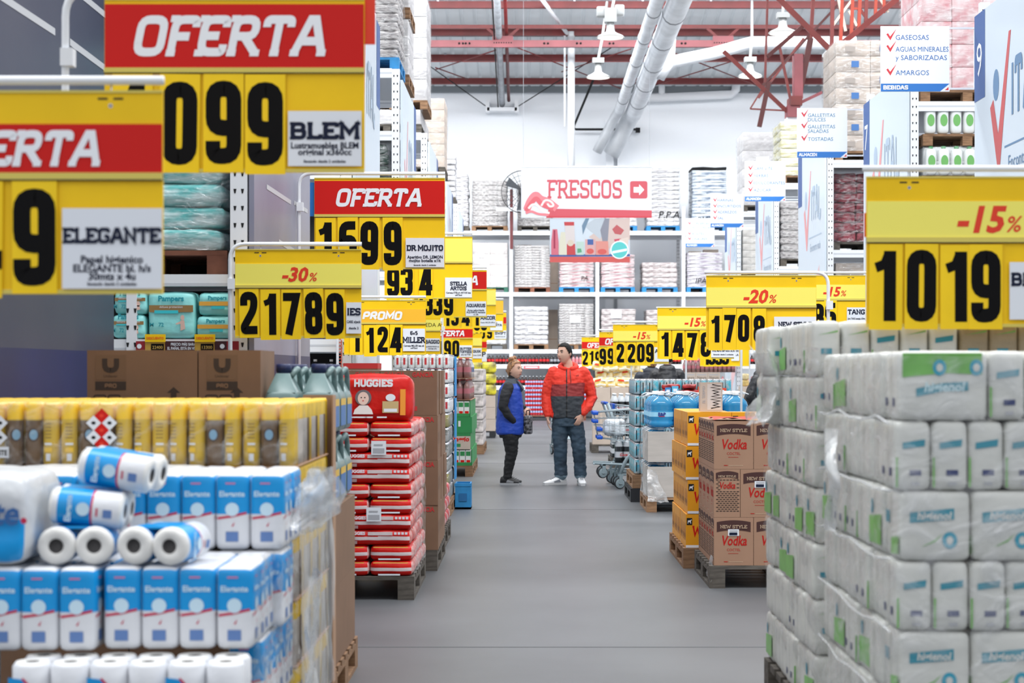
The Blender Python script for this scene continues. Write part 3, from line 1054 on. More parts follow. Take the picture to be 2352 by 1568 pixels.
bl(1578, 1660, 580, 660, ZB2, sackp, 9, 'white and purple sack load behind the minus twenty percent sign', pblue, writing=('IPA', .4, .1, .16), wob=.02)
bl(1181, 1259, 703, 790, ZB1, sackw, 8, 'flat white sack load over the bottle shelf behind the woman', wood, sticker=(.4, .35, .3, .18), wob=.012)
bl(1284, 1363, 697, 790, ZB1, ream, 16, 'grey paper bundle load with a taped white sheet, above the man', wood, sticker=(.32, .62, .3, .2), wob=.006, r=.015)
bl(1381, 1460, 709, 790, ZB1, reamp, 6, 'pink-tinted pack load with a white sheet, behind the minus fifteen sign row', woodg, sticker=(.28, .75, .3, .22), wob=.006)
bl(1485, 1562, 711, 790, ZB1, reamp, 6, 'pink-tinted pack load partly behind the price sign reading one four seven eight', woodg, wob=.006)
bl(1083, 1163, 740, 788, ZB1, sackw, 4, 'low white sack load behind the cluster of yellow signs', woodg, wob=.012)
# brown cartons standing behind the loads on the rear half of the rack are glimpsed between them
for i, (a, c, yt, yb, base) in enumerate(((1262, 1283, 585, 660, ZB2), (1258, 1282, 696, 790, ZB1), (1190, 1222, 545, 660, ZB2), (1226, 1256, 548, 660, ZB2), (1184, 1216, 688, 790, ZB1), (1222, 1252, 692, 790, ZB1), (1584, 1612, 560, 660, ZB2), (1618, 1652, 556, 660, ZB2))):
    if True:
        t = thing('carton', 'cream carton behind the end rack loads, %s level, %s of those cartons' % ('lower' if base == ZB1 else 'middle', ORD[i]), 'box', (X(a, 51), DB + 1.16, base), 0, 'cream cartons in the end rack')
        MB().box(0, (c - a) / PB, 0, .4, 0, (yb - yt) / PB, kraftg).rect(0.02, (c - a) / PB - .02, .3, .32, (0, -.001, 0), FX, FZ, kraft).build('carton_body', t)

# fan
t = thing('wall_fan', 'big black wire-caged fan on a red mast beside the red meat banner', 'fan', (X(1200, 49.3), 49.3, Z(440, 49.3)))
wire = M('black_wire', (30, 32, 36), 0.5)
b = MB()
for r in (.60, .45, .3, .16):
    b.tube([(r * math.cos(a * .2618), -.13 + (r / .6) ** 2 * .1, r * math.sin(a * .2618)) for a in range(24)], .008, wire, 4, False, True)
b.tube([(.6 * math.cos(a * .2618), .08, .6 * math.sin(a * .2618)) for a in range(24)], .011, wire, 4, False, True)
for a in range(24):
    c, s = math.cos(a * .2618), math.sin(a * .2618)
    b.tube([(.05 * c, -.13, .05 * s), (.4 * c, -.09, .4 * s), (.6 * c, .0, .6 * s), (.6 * c, .08, .6 * s), (.1 * c, .16, .1 * s)], .005, wire, 3, False)
b.build('grille', t)
for a in range(3):
    c, s = math.cos(a * 2.094 + .4), math.sin(a * 2.094 + .4)
    MB().add([(.08 * c, .02, .08 * s), (.5 * c - .16 * s, .06, .5 * s + .16 * c), (.54 * c + .1 * s, .0, .54 * s - .1 * c), (.1 * c + .05 * s, -.01, .1 * s - .05 * c), (.08 * c, .026, .08 * s), (.5 * c - .16 * s, .066, .5 * s + .16 * c), (.54 * c + .1 * s, .006, .54 * s - .1 * c), (.1 * c + .05 * s, -.004, .1 * s - .05 * c)],
             [(0, 1, 2, 3), (7, 6, 5, 4), (0, 1, 5, 4), (1, 2, 6, 5), (2, 3, 7, 6)], M('fan_blade', (70, 74, 80), .4)).build('blade', t)
MB().lathe([(0.001, -.1), (.11, -.1), (.12, .12), (.09, .3), (.001, .3)], (0, 0, 0), wire, 14, 'y').build('motor', t)
MB().box(-.75, -.05, .3, .36, -.52, -.42, steelw).box(-.06, .06, .22, .34, -.55, -.05, steelw).build('bracket', t)
MB().box(-.36, -.27, .35, .44, -1.6, .1, M('mast_red', (92, 30, 34), .5)).build('mast', t)

# hanging banners
DF = 38.0
PF = F / DF
t = thing('hanging_banner', 'white banner with red lettering, an arrow box and sliced meat, hung over the aisle', 'banner', (X(1197, DF), DF, Z(500, DF)))
bw, bh = 300 / PF, 117 / PF
bpink = M('banner_red', (196, 78, 90), 0.5)
b = MB().box(0, bw, 0, .012, 0, bh, M('banner_white', (214, 217, 223), .5))
o = (0, -.003, 0)
b.mark([(.55, 0), (bw, 0), (bw, .16), (.6, .2)], o, FX, FZ, bpink)
b.rect(.55, bw, 0, .03, (0, -.004, 0), FX, FZ, M('banner_deep', (196, 50, 62), .5))
b.slab('FRESCOS', (.58, -.004, .42), FX, FZ, .41, bpink, width=1.62, hw=.46, serif=.8, align='l')
ax = 250 / PF
b.mark([(v.x, v.y) for v in rp([(ax, .42), (ax + .38, .42), (ax + .38, .80), (ax, .80)], .05, True)], o, FX, FZ, bpink)
b.mark([(ax + .08, .55), (ax + .2, .55), (ax + .2, .49), (ax + .31, .61), (ax + .2, .73), (ax + .2, .67), (ax + .08, .67)], (0, -.005, 0), FX, FZ, white)
ham = [M('ham_pink', (222, 122, 130), .5), M('ham_pale', (244, 216, 212), .5), M('ham_mid', (206, 92, 102), .5)]
fold = lambda pts, r, hw, i, mt: [b.mark([(p.x, p.y) for p in q_], (0, -.005 - i * .0007 - n_ * 2e-5, 0), FX, FZ, mt) for n_, q_ in enumerate(stroke(rp(pts, r, False, 6), hw))]
fold([(.12, .17), (.2, .38), (.32, .52), (.42, .40), (.58, .36), (.78, .2)], .1, .08, 0, ham[0])
fold([(.1, .14), (.24, .34), (.33, .44), (.44, .29), (.7, .19)], .1, .05, 1, ham[2])
fold([(.16, .2), (.24, .30), (.37, .28), (.45, .14), (.62, .1)], .08, .024, 2, ham[1])
fold([(.44, .26), (.52, .40), (.66, .36), (.72, .26), (.62, .24), (.57, .31)], .07, .022, 3, ham[1])
fold([(.1, .1), (.22, .15), (.36, .08), (.6, .06)], .08, .026, 4, ham[0])
b.build('sheet', t)
for xx in (.05, bw - .05):
    MB().tube([(xx, .006, bh), (xx, .006, bh + 5.0)], .006, M('banner_cord', (170, 174, 180), .6), 4).build('cord', t)
MB().tube([(0, .006, bh), (bw, .006, bh)], .018, steelw, 6).build('rod', t)

t = thing('hanging_banner', 'smaller banner with pictured food packs and a turquoise disc, under the arrow banner', 'banner', (X(1263, DF), DF + .02, Z(602, DF)))
bw, bh = 184 / PF, 101 / PF
b = MB().box(0, bw, 0, .01, 0, bh, M('banner_pale_photo', (192, 202, 211), .5))
pr = lambda nm, c: M('print_' + nm, tuple(v * .84 for v in c), .5)
k = [0.003]


def pm(pts, mat):
    b.mark(pts, (0, -k[0], 0), FX, FZ, mat)
    k[0] += .0004


pm([(0, 0), (bw, 0), (bw, .12), (0, .12)], pr('coral', (232, 98, 92)))
pm([(0, .12), (bw, .13), (bw, .18), (0, .17)], pr('blue', (70, 104, 176)))
pm([(.85, .55), (1.05, .7), (1.2, bh), (bw, bh), (bw, .5), (1.3, .3)], pr('skin', (232, 208, 200)))
pm([(1.1, .5), (1.3, bh), (1.0, bh), (.75, .8)], pr('haze', (206, 216, 226)))
pm([(.72, .6), (.86, bh), (.78, bh), (.7, .8)], pr('bluehaze', (120, 150, 176)))
pm([(1.1, .7), (1.2, bh), (1.3, bh), (1.26, .4), (1.18, .3)], pr('hair', (150, 152, 166)))
pm([(1.36, .72), (1.46, .82), (1.62, .7), (1.55, .6), (1.42, .62)], pr('lips', (206, 96, 100)))
pm([(1.4, .5), (1.55, .52), (1.6, .4), (1.45, .36)], pr('berry', (220, 84, 106)))
pm([(1.52, .5), (1.72, .55), (1.7, .3), (1.5, .3)], pr('cream', (244, 226, 214)))
pm([(.03, .16), (.19, .16), (.19, .45), (.16, .72), (.06, .72), (.03, .45)], pr('rose', (232, 120, 140)))
pm([(.08, .3), (.12, .3), (.12, .7), (.08, .7)], pr('dkrose', (176, 50, 84)))
pm([(.2, .16), (.37, .16), (.37, .4), (.33, .66), (.24, .66), (.2, .4)], pr('ivory', (240, 236, 214)))
pm([(.37, .16), (.56, .16), (.53, .86), (.32, .86)], pr('sachet', (238, 228, 226)))
pm([(.37, .16), (.56, .16), (.55, .4), (.37, .4)], pr('red', (214, 70, 74)))
pm([(.32, .8), (.53, .8), (.53, .88), (.31, .88)], pr('red', (214, 70, 74)))
b.disc(.45, .42, .07, .07, (0, -k[0], 0), FX, FZ, pr('disc', (236, 220, 200)))
pm([(.58, .16), (.74, .16), (.74, .45), (.58, .45)], pr('mint', (206, 232, 222)))
pm([(.6, .2), (.7, .22), (.68, .3), (.6, .3)], pr('green', (96, 176, 130)))
pm([(.77, .16), (.99, .16), (.99, .5), (.77, .5)], pr('pinkpot', (236, 182, 180)))
pm([(.82, .38), (.95, .38), (.95, .5), (.82, .5)], pr('blue', (70, 104, 176)))
b.disc(.88, .24, .08, .06, (0, -k[0], 0), FX, FZ, pr('coral', (232, 98, 92)))
pm([(1.0, .16), (1.29, .16), (1.27, .46), (1.0, .46)], pr('salmon', (240, 158, 146)))
b.disc(1.14, .23, .1, .06, (0, -k[0] - .0005, 0), FX, FZ, pr('coral', (232, 98, 92)))
k[0] += .002
b.disc(1.52, .27, .2, .2, (0, -k[0], 0), FX, FZ, white, 24)
k[0] += .001
b.disc(1.52, .27, .175, .175, (0, -k[0], 0), FX, FZ, pr('turquoise', (96, 220, 218)), 24)
k[0] += .001
pm([(1.36, .24), (1.68, .30), (1.68, .25), (1.37, .19)], white)
b.build('sheet', t)

# bottles, jars and can packs on the low shelves of the end rack
bdark = M('cola_dark', (40, 22, 22), .15)
lred = M('label_red', (196, 36, 40), .4)
lpink = M('label_pink', (216, 120, 128), .4)
capw = M('cap_white', (226, 228, 230), .4)
capr = M('cap_red', (190, 40, 40), .4)
jar = M('jar_red', (176, 42, 36), .3)
lid = M('lid_olive', (150, 140, 70), .35, .3)


def bottle_mesh(r, h, body, label, cap, n=8, z0=0.0, b=None, x=0, y=0):
    b = b or MB()
    b.lathe([(0.001, z0), (r, z0), (r, z0 + h * .3), (r, z0 + h * .55), (r * .9, z0 + h * .68), (r * .35, z0 + h * .86), (r * .35, z0 + h * .93), (r * .38, z0 + h * .93), (r * .38, z0 + h), (0.001, z0 + h)], (x, y, 0), body, n,
            mats=[body, body, label, body, body, body, cap, cap, cap])
    return b


def pack_mesh(nx, ny, r, h, body, label, cap, kind='bottle'):
    b = MB()
    for i in range(nx):
        for j in range(ny):
            xx, yy = r + i * 2 * r, r + j * 2 * r
            if kind == 'bottle':
                bottle_mesh(r * .97, h, body, label, cap, 8, 0, b, xx, yy)
            elif kind == 'jar':
                b.lathe([(.001, 0), (r * .95, 0), (r * .95, h * .25), (r * .95, h * .7), (r * .7, h * .82), (r * .75, h * .82), (r * .75, h), (.001, h)], (xx, yy, 0), body, 8, mats=[body, body, label, body, body, cap, cap])
            else:
                b.lathe([(.001, 0), (r * .85, 0), (r * .97, h * .08), (r * .97, h * .58), (r * .97, h * .9), (r * .82, h), (.001, h)], (xx, yy, 0), body, 8, mats=[cap, cap, body, label, cap, cap])
    return b


canr = M('can_red', (188, 28, 36), .3, .1)
canw = M('can_pale', (150, 160, 196), .3, .2)
PK = [pack_mesh(3, 2, .05, .27, bdark, lred, capw).mesh('bottle_pack'), pack_mesh(3, 2, .05, .25, M('clear_pink', (190, 130, 136), .2), lpink, capr).mesh('bottle_pack'),
      pack_mesh(3, 2, .05, .2, jar, lid, jar, 'jar').mesh('jar_pack'), pack_mesh(3, 2, .05, .27, M('bottle_black', (26, 26, 30), .2), M('label_grey', (150, 150, 156), .4), capw).mesh('bottle_pack')]
rowkinds = {1.57: [0, 0, 0, 0, 0, 0, 3, 3, 1, 1, 1, 2, 2, 2, 2, 1, 0, 0, 1, 1, 0, 0, 1, 0, 0], 0.96: [0, 0, 3, 0, 0, 0, 1, 1, 1, 1, 2, 2, 2, 2, 2, 1, 1, 0, 0, 1, 1, 1, 0, 0, 1]}
SPOT = ['dark cola', 'pink soda', 'red jar', 'black bottle']
for z, ks in rowkinds.items():
    for i, kk in enumerate(ks):
        xx = X(1112, DB) + i * .315
        put(PK[kk], ('jar_pack' if kk == 2 else 'bottle_pack'), None, (xx, DB + .06, z + .002), 0, '%s pack on the %s end-rack shelf, %s from the woman' % (SPOT[kk], 'upper' if z > 1 else 'lower', ORD[i] if i < 20 else 'twenty-' + ORD[i - 20]), 'drinks pack', 'drinks on the end rack shelves')
strip = M('shelf_strip_pink', (214, 110, 116), .5)
for i, (z, a, c) in enumerate(((1.55, 1203, 1239), (1.55, 1270, 1310), (.94, 1215, 1256), (.94, 1262, 1290))):
    MB().box(X(a, DB), X(c, DB), DB - .03, DB - .01, z - .11, z - .02, strip).rect(X(a, DB) + .05, X(c, DB) - .05, z - .08, z - .05, (0, DB - .031, 0), FX, FZ, paper).build('shelf_strip', None, label='pink price strip on the %s shelf edge %s' % ('upper' if z > 1 else 'lower', ('behind the woman\'s face', 'behind the man\'s chest', 'beside the woman\'s vest', 'beside the red jacket sleeve')[i]), cat='price strip', group='pink shelf strips')
cm = pack_mesh(3, 2, .035, .118, canr, canw, MATS['can_pale'], 'can').mesh('can_pack')
D2 = 48.6
pallet(X(1206, D2) - .05, D2, 1.75, .8, woodr, 'reddish pallet under the red and white can packs', 0, False)
for i in range(8):
    for j in range(8):
        put(cm, 'can_pack', None, (X(1206, D2) + i * .214, D2 + .02, .146 + j * .1195), 0, 'red can pack before the end rack, %s from the woman, %s row' % (ORD[i], tier(j, 8)), 'can pack', 'can packs before the end rack')

# ---- loads in the side racks
def rl(dx, dy, z0, w, d, h, row, side, mat, n, label, pal, **kw):
    y0 = (LROWS if side < 0 else RROWS)[row][0] + dy
    if z0 < 5.2:
        dx = max(dx, .035)
    x0 = XL - .12 - dx - w if side < 0 else XR + .12 + dx
    return load(x0, y0, z0, w, d, h, mat, n, label, pal, **kw)


boxr = dict(wob=0, r=.01, pname='carton')


def blue_prints(t):
    for i in range(2):
        for k in range(7):
            b = MB()
            xx, zz = .14 + i * .55 + .1 * (k % 2), .07 + k * .25
            b.rect(xx, xx + .12, zz, zz + .1, (0, -.03, 0), FX, FZ, M('print_carton_blue', (60, 104, 160), .6)) if (i + k) % 2 else b.rect(xx, xx + .16, zz, zz + .08, (0, -.03, 0), FX, FZ, M('print_carton_grey', (150, 142, 136), .6))
            b.build('carton_print', t)

rl(-.09, .05, 5.252, 1.1, 1.1, 1.6, 3, -1, ream, 14, 'tall bundled white load on a blue pallet high on the aisle rack', pblue, cols=1, wob=.01)
rl(-.13, 1.35, 5.252, 1.1, 1.1, .75, 3, -1, cartw, 3, 'white carton load carrying a second pallet, high on the rack', wood, cols=3, **boxr)
rl(-.14, 1.35, 6.16, 1.1, 1.1, 1.3, 3, -1, cartw, 4, 'white carton load set upon another pallet load', wood, cols=3, **boxr)
rl(-.09, .05, 3.602, 1.1, 1.1, .55, 3, -1, M('dark_green_film', (34, 60, 52), .2, vary=.5, scale=4, bump=.6), 4, 'load under dark green film inside the aisle rack', woodg, wob=.02)
rl(0, .1, 5.252, 1.1, 2.3, 0.24, 4, -1, cartw, 1, 'thin white carton layer under the boxes printed in grey', woodg, cols=3, **boxr)
rl(-.1, .1, 5.64, 1.1, 1.2, 1.7, 4, -1, cartw, 5, 'tall pile of white cartons printed in grey, near the roof', wood, cols=3, **boxr)
rl(-.1, .1, 3.602, 1.1, 1.2, .55, 4, -1, cartw, 2, 'white carton load inside the fourth aisle rack', woodg, cols=3, **boxr)
rl(-.1, .05, 5.252, 1.2, 1.2, 1.35, 5, -1, M('pale_brown_carton', (206, 190, 176), .6, vary=.15), 6, 'tall pile of pale brown cartons under clear film, against the white wall', woodg, cols=2, **boxr)
rl(-.05, .05, 5.252, .9, 1.1, 1.0, 6, -1, sackw, 8, 'white sack load high in the last aisle rack', woodg, wob=.02)
# turquoise diaper rack
rl(-.02, .1, 1.964, 1.0, 1.0, 1.2, 1, -1, sackt, 9, 'wrapped load of turquoise and white diaper sacks over the diaper shelf', woodr, cols=2, wob=.02, r=.05)
# the other side
jug = M('jug_white', (228, 232, 230), .25)
glab = M('jug_green_label', (110, 176, 96), .4)
rl(.05, .05, 3.662, 1.1, 1.1, .36, 1, 1, M('jug_film', (190, 196, 196), .3, vary=.3), 1, 'lower load of white jugs with green labels', wood, film_on=True, name='jug_load')
jm = MB().rbox(0, .14, 0, .14, 0, .33, .05, jug, 3, 4).disc(.07, .17, .045, .075, (0, -.003, 0), FX, FZ, glab).lathe([(.03, .33), (.03, .36), (.001, .36)], (.07, .07, 0), M('jug_cap', (70, 150, 90), .4), 8).mesh('green_label_jug')
pallet(XR + .17, 21.52, 1.1, 1.1, wood, 'wooden pallet between the two layers of green-labelled jugs', 4.175, False)
for i in range(5):
    put(jm, 'green_label_jug', None, (XR + .2 + i * .16, 21.53, 4.32), 0, 'white jug with an oval green label, front of the upper pallet, %s from the aisle' % ORD[i], 'jug', 'green-labelled jugs')
    put(jm, 'green_label_jug', None, (XR + .2 + i * .16, 21.49, 3.81), 0, 'white jug with an oval green label, front of the lower pallet, %s from the aisle' % ORD[i], 'jug', 'green-labelled jugs')
rl(-.08, .05, 4.722, 1.15, 1.2, 1.7, 1, 1, cartp, 6, 'tall pile of cartons printed in pink, above the jugs', wood, cols=3, **boxr)
rl(.0, .05, 4.722, 1.1, 1.2, 1.75, 2, 1, M('tan_carton', (178, 166, 156), .6, vary=.3, scale=3), 7, 'pile of tan cartons with small blue prints behind the drinks sign', wood, cols=2, extra=blue_prints, **boxr)
rl(-.06, .05, 2.002, 1.2, 1.1, .95, 2, 1, M('tan_carton'), 4, 'tan carton pile under rough film behind the dark red packs', wood, cols=2, **boxr)
rl(-.02, .3, 3.302, 1.1, 1.1, 1.1, 2, 1, redpk, 7, 'load of dark red shiny packs with a small green tag', woodg, cols=3, wob=.012, extra=lambda t: MB().box(.5, .8, -.03, -.025, .75, .95, M('tag_green', (40, 100, 72), .5)).build('green_tag', t))
rl(-.05, .05, 3.402, 1.1, 1.1, 1.1, 3, 1, ream, 8, 'grey film-wrapped bundle load behind the tick-logo panel', woodg, wob=.02)
rl(-.05, .05, 5.002, 1.1, 1.1, 1.05, 3, 1, M('sack_yellow_print', (222, 221, 208), .45, vary=.5, scale=4, stretch=(1, 1, 5), rgb2=(196, 190, 130)), 6, 'white and yellow sack load behind the biscuit sign', wood, wob=.02)
rl(-.9, .05, 5.002, 1.0, 1.1, 1.65, 4, 1, cartw, 4, 'white film-wrapped block with a white paper sheet, near the red column', woodg, cols=1, sticker=(.3, .8, .3, .3), **boxr)
rl(-.05, .05, 3.502, 1.0, 1.1, .95, 4, 1, M('cream_carton_film', (206, 202, 196), .4, vary=.3), 6, 'cream carton load with small blue squares, narrow rack slot', woodg, cols=2, **boxr)
rl(.05, .05, 5.202, 1.1, 1.1, 1.4, 0, 1, cartp, 5, 'pink-printed cartons above the panel numbered nine', woodg, cols=3, **boxr)
# ------------------------------------------------------------------ price signs and their stands
def sign(d, xl, ytop, wpx, hpx, head, digits, card, label, side='L', pole=None, base=0.0, strip=True, dh=0.465, dv=0.03, dsx=0.88, tilt=0.0, stand=True, arm_up=0.03, cardw=0.155, jog=None, tab=None):
    """head: (kind, text, u, height share); digits: [(char, u)]; card: (u0, u1, v0, v1, [(text, v, height, slab?)])"""
    w, h = wpx * d / F, hpx * d / F
    x0, z1 = X(xl, d), Z(ytop, d)
    t = thing('price_sign', label, 'price sign', (x0, d, z1 - h), 0, 'hanging price signs')
    V = lambda v: h * (1 - v)                             # v counts from the top
    s1, s2, s3 = (0.165, 0.405, 0.445) if strip else (0.035, 0.40, 0.435)
    b = MB().box(0, w, 0, .010, 0, h, yel)
    b.box(0, w, -.004, 0, V(0.012), h, rail)
    b.box(0, w, -.005, 0, 0, .012, rail)
    if strip:
        for uu in (.2, .82):
            b.disc(w * uu, V(.075), .006, .006, (0, -.001, 0), FX, FZ, chrome, 10).disc(w * uu, V(.075), .003, .003, (0, -.0015, 0), FX, FZ, hole, 8)
            b.rect(w * uu - .035, w * uu - .008, V(.045), V(.035), (0, -.001, 0), FX, FZ, hole).rect(w * uu + .008, w * uu + .035, V(.045), V(.035), (0, -.001, 0), FX, FZ, hole)
    b.build('board', t)
    kind, text, hu, hs = head
    hm = {'oferta': sred, 'pct': paley, 'promo': promo, 'plain': paley}[kind]
    b = MB().box(0.002, w - .002, -.004, -.0005, V(s2), V(s1), hm)
    o = (w * hu, -.0052, V((s1 + s2) / 2) - h * hs / 2)
    if kind == 'oferta' and text:
        b.slab(text, o, FX, FZ, h * hs, white, shear=.2, hw=.62, serif=.62, sx=.93)
    elif kind == 'promo':
        b.slab(text, o, FX, FZ, h * hs, white, shear=.2, hw=.75, serif=0)
    elif kind == 'pct':
        b.text(text[:-1], (o[0] - h * hs * .3, o[1], o[2]), FX, FZ, h * hs, ored, shear=.22, bold=.035)
        wd = tx(text[:-1], .035)[2] * h * hs
        b.text('%', (o[0] - h * hs * .3 + wd / 2 + h * hs * .12, o[1], o[2]), FX, FZ, h * hs * .62, ored, shear=.2, bold=.012, align='l')
    elif text:
        b.text(text, o, FX, FZ, h * hs, ink)
    b.build('header_card', t)
    MB().box(0, w, -.009, .012, V(s3), V(s2), rail).box(0, w, -.0095, -.009, V(s3), V(s3) + .004, hole).build('rail', t)
    for i, (ch, u) in enumerate(digits):
        cw = w * cardw
        jit = random.uniform(-.006, .004)
        ch_h = h * (1 - s3) + random.uniform(0.0, .03) * h * .6
        b = MB().box(-cw / 2, cw / 2, -.003, 0, -ch_h, 0, yel2)
        b.digit(ch, (0, -.0042, -h * (1 - s3) * .5 - h * dh / 2 - dv * h * .0), FX, FZ, h * dh, ink, dsx)
        c = b.build('digit_card', t, (w * u, -.005 - .0016 * (i % 2), V(s3) + jit))
        c.rotation_euler = (0, random.uniform(-.014, .014) + tilt, 0)
    if card:
        u0, u1, v0, v1, lines = card
        cw, chh = w * (u1 - u0), h * (v1 - v0)
        b = MB().box(0, cw, -.002, 0, 0, chh, paper)
        for s, vv, hh, sl in lines:
            oo = (cw / 2, -.0032, chh * (1 - vv))
            if sl:
                b.slab(s, oo, FX, FZ, chh * hh, navy, width=cw * sl, hw=.68, serif=.7)
            else:
                b.text(s, oo, FX, FZ, chh * hh, navy, bold=.03, maxw=cw * .92)
        b.build('name_card', t, (w * u0, -.0092, V(v1)))
    if tab:                                               # a coloured card edge standing out beside the board
        ta, tb, v0, v1, tm_ = tab
        MB().box(w * ta, w * tb, .012, .018, V(v1), V(v0), tm_).build('side_tab', t)
    # hooks up to the arm
    az = z1 + arm_up
    for uu in (.2, .82):
        MB().tube([(w * uu, .005, V(.075) - .0), (w * uu, .012, h + arm_up)], .0025, chrome, 5).build('hook', t)
    if stand:
        lab = 'white stand holding the ' + ' '.join(label.replace(',', '').split()[:12])
        r = 0.0125
        if side == 'L':
            xp = X(pole, d) if pole is not None else x0 - .06
            pts = [(xp, d + .012, base), (xp, d + .012, az), (x0 + w, d + .012, az)]
            if jog:                                       # the tube steps sideways half way up
                xj, zj = X(jog[0], d), Z(jog[1], d)
                pts = [(xj, d + .012, base), (xj, d + .012, zj), (xp, d + .012, zj), (xp, d + .012, az), (x0 + w, d + .012, az)]
        else:
            xp = X(pole, d) if pole is not None else x0 + w + .06
            pts = [(xp, d + .012, base), (xp, d + .012, az), (x0 - .01, d + .012, az)]
        b = MB().tube(rp(pts, .09, False, 6), r, steelw, 10)
        st = b.build('sign_stand', None, (0, 0, 0), 0, lab, 'sign stand', 'white sign stands')
        MB().box(xp - .012, xp + .03, d - .012, d + .036, az - .26, az - .2, MATS['white_steel']).build('clamp', st)
        MB().box(pts[0][0] - .14, pts[0][0] + .14, d - .1, d + .12, base, base + .006, steelw).build('foot_plate', st)
    return t


OF = lambda u=.49, s=.2: ('oferta', 'OFERTA', u, s)
sign(4.78, -293, 208, 667, 467, OF(.50, .178), [('1', .14), ('4', .375), ('9', .56)], (.657, 1.0, .58, .975, [('ELEGANTE', .44, .2, .98), ('Papel higienico', .68, .09, 0), ('ELEGANTE bl. h/s', .79, .09, 0), ('30mts x 4u', .89, .09, 0), ('llevando desde 2 unidades', .96, .04, 0)]),
     'big blurred price sign ending in nine, hung closest to the toilet paper pallet', pole=-330, dsx=.94)
sign(5.92, 240, -4, 597, 400, OF(.49, .235), [('1', .11), ('0', .293), ('9', .46), ('9', .62)], (.708, .99, .65, .965, [('BLEM', .52, .32, .95), ('Lustramuebles BLEM', .68, .11, 0), ('original x360cc', .8, .11, 0), ('llevando desde 2 unidades', .94, .05, 0)]),
     'big red-headed price sign ending in zero nine nine, over the yellow spray cans', pole=148, strip=False, dsx=.92, jog=(-60, 480), tab=(.97, 1.04, -.02, .26, ored))
sign(12.0, 722, 408, 300, 210, OF(.5, .2), [('1', .087), ('5', .256), ('9', .424), ('9', .60)], (.70, .995, .66, .98, [('DR.MOJITO', .44, .2, .94), ('Aperitivo DR. LEMON', .7, .1, 0), ('mojito botella x1lt', .82, .1, 0), ('llevando desde 2 unidades', .95, .05, 0)]),
     'crisp red-headed price sign 1599, hung above the diaper stack', pole=686, strip=False, tab=(-.035, .03, .05, .42, M('tab_blue', (24, 112, 190), .5)))
sign(10.05, 540, 572, 290, 204, ('pct', '-30%', .5, .15), [('2', .108), ('1', .28), ('7', .445), ('8', .62), ('9', .79)], (.882, 1.0, .6, .95, [('IES', .42, .24, .9), ('CARE x/pack', .66, .08, 0), ('desde 2', .86, .07, 0)]),
     'price sign 21789 with a minus thirty percent header, before the turquoise diaper rack', pole=528, tilt=-.012)
sign(16.5, 883, 543, 202, 143, ('pct', '-20%', .52, .15), [('9', .10), ('3', .255), ('4', .47)], (.69, .995, .66, .98, [('STELLA', .4, .2, .62), ('ARTOIS', .64, .2, .6), ('Cerveza STELLA ARTOIS lata', .8, .08, 0), ('x473ml', .92, .08, 0)]),
     'price sign 934 with a pale header, over the white can packs', strip=False)
sign(20.6, 962, 620, 156, 109, OF(.55, .2), [('3', .0), ('3', .14), ('3', .275), ('9', .44)], (.69, .99, .66, .97, [('AQUARIUS', .4, .24, .92), ('Agua saborizada', .66, .12, 0), ('AQUARIUS manzana', .8, .12, 0), ('x1.5lt', .94, .1, 0)]),
     'price sign 339, its red header mostly covered by the sign before it', strip=False)
sign(25.7, 1014, 663, 125, 89, ('plain', '', .5, .1), [('1', .10), ('3', .25), ('4', .45), ('1', .64)], (.71, .995, .67, .96, [('ARCOR', .45, .34, .95), ('Postre ARCOR x90grs', .75, .12, 0)]),
     'price sign 1341 with a plain pale header, beyond the red-headed 339', strip=False)
sign(32, 1056, 690, 100, 72, ('promo', '', .5, .1), [('8', .40), ('8', .56)], (.70, .98, .66, .95, [('PENITA', .55, .26, .9), ('x2', .25, .14, 0)]),
     'small price sign with an orange header, far along the stacked-up signs', strip=False)
sign(37, 1077, 718, 86, 62, OF(.5, .2), [('7', .2), ('5', .36), ('9', .55)], (.68, 1.0, .66, .97, [('SWIFT', .5, .34, .9), ('Hamburguesa x2', .78, .12, 0)]),
     'small price sign ending in five nine with a red header, before the end rack')
sign(15.9, 790, 689, 188, 126, ('promo', 'PROMO', .47, .16), [('1', .15), ('1', .32), ('2', .475), ('4', .64)], (.722, .99, .52, .93, [('6x5', .28, .17, .34), ('MILLER', .64, .27, 1.0), ('Cerveza MILLER lata x6', .8, .08, 0), ('x473ml', .9, .07, 0)]),
     'price sign 1124 with an orange promo header, over the brown drink cartons', dh=.455)
sign(22.0, 872, 718, 140, 98, ('plain', 'QUEDA A:', .82, .09), [('6', .3)], (.75, .985, .6, .9, [('BAGGIO', .42, .3, .98), ('Jugo BAGGIO PRONTO x1lt', .7, .1, 0), ('naranja x5u', .85, .1, 0)]),
     'price sign with small print on its pale header, over the green juice cartons', pole=1016, side='R')
sign(27.5, 968, 742, 118, 82, OF(.58, .16), [('1', .36), ('9', .51), ('0', .67)], (.74, .985, .62, .95, [('BUTTER', .4, .22, .9), ('TOFFEES', .66, .22, .94), ('x822 BUTTER', .85, .1, 0)]),
     'price sign 190 with a red header, behind the juice carton sign')
sign(33, 995, 765, 112, 68, ('plain', '', .5, .1), [('2', .5)], (.80, .995, .5, .85, [('QUIK', .45, .26, .85), ('Cacao QUIK', .75, .12, 0)]),
     'small price sign showing a white card with a four-letter word, beside bottles')
sign(39.5, 1020, 775, 98, 58, OF(.5, .18), [('5', .3)], (.86, 1.0, .56, .95, [('P', .5, .5, .6)]),
     'smallest price sign of the row, red header and a single letter card')
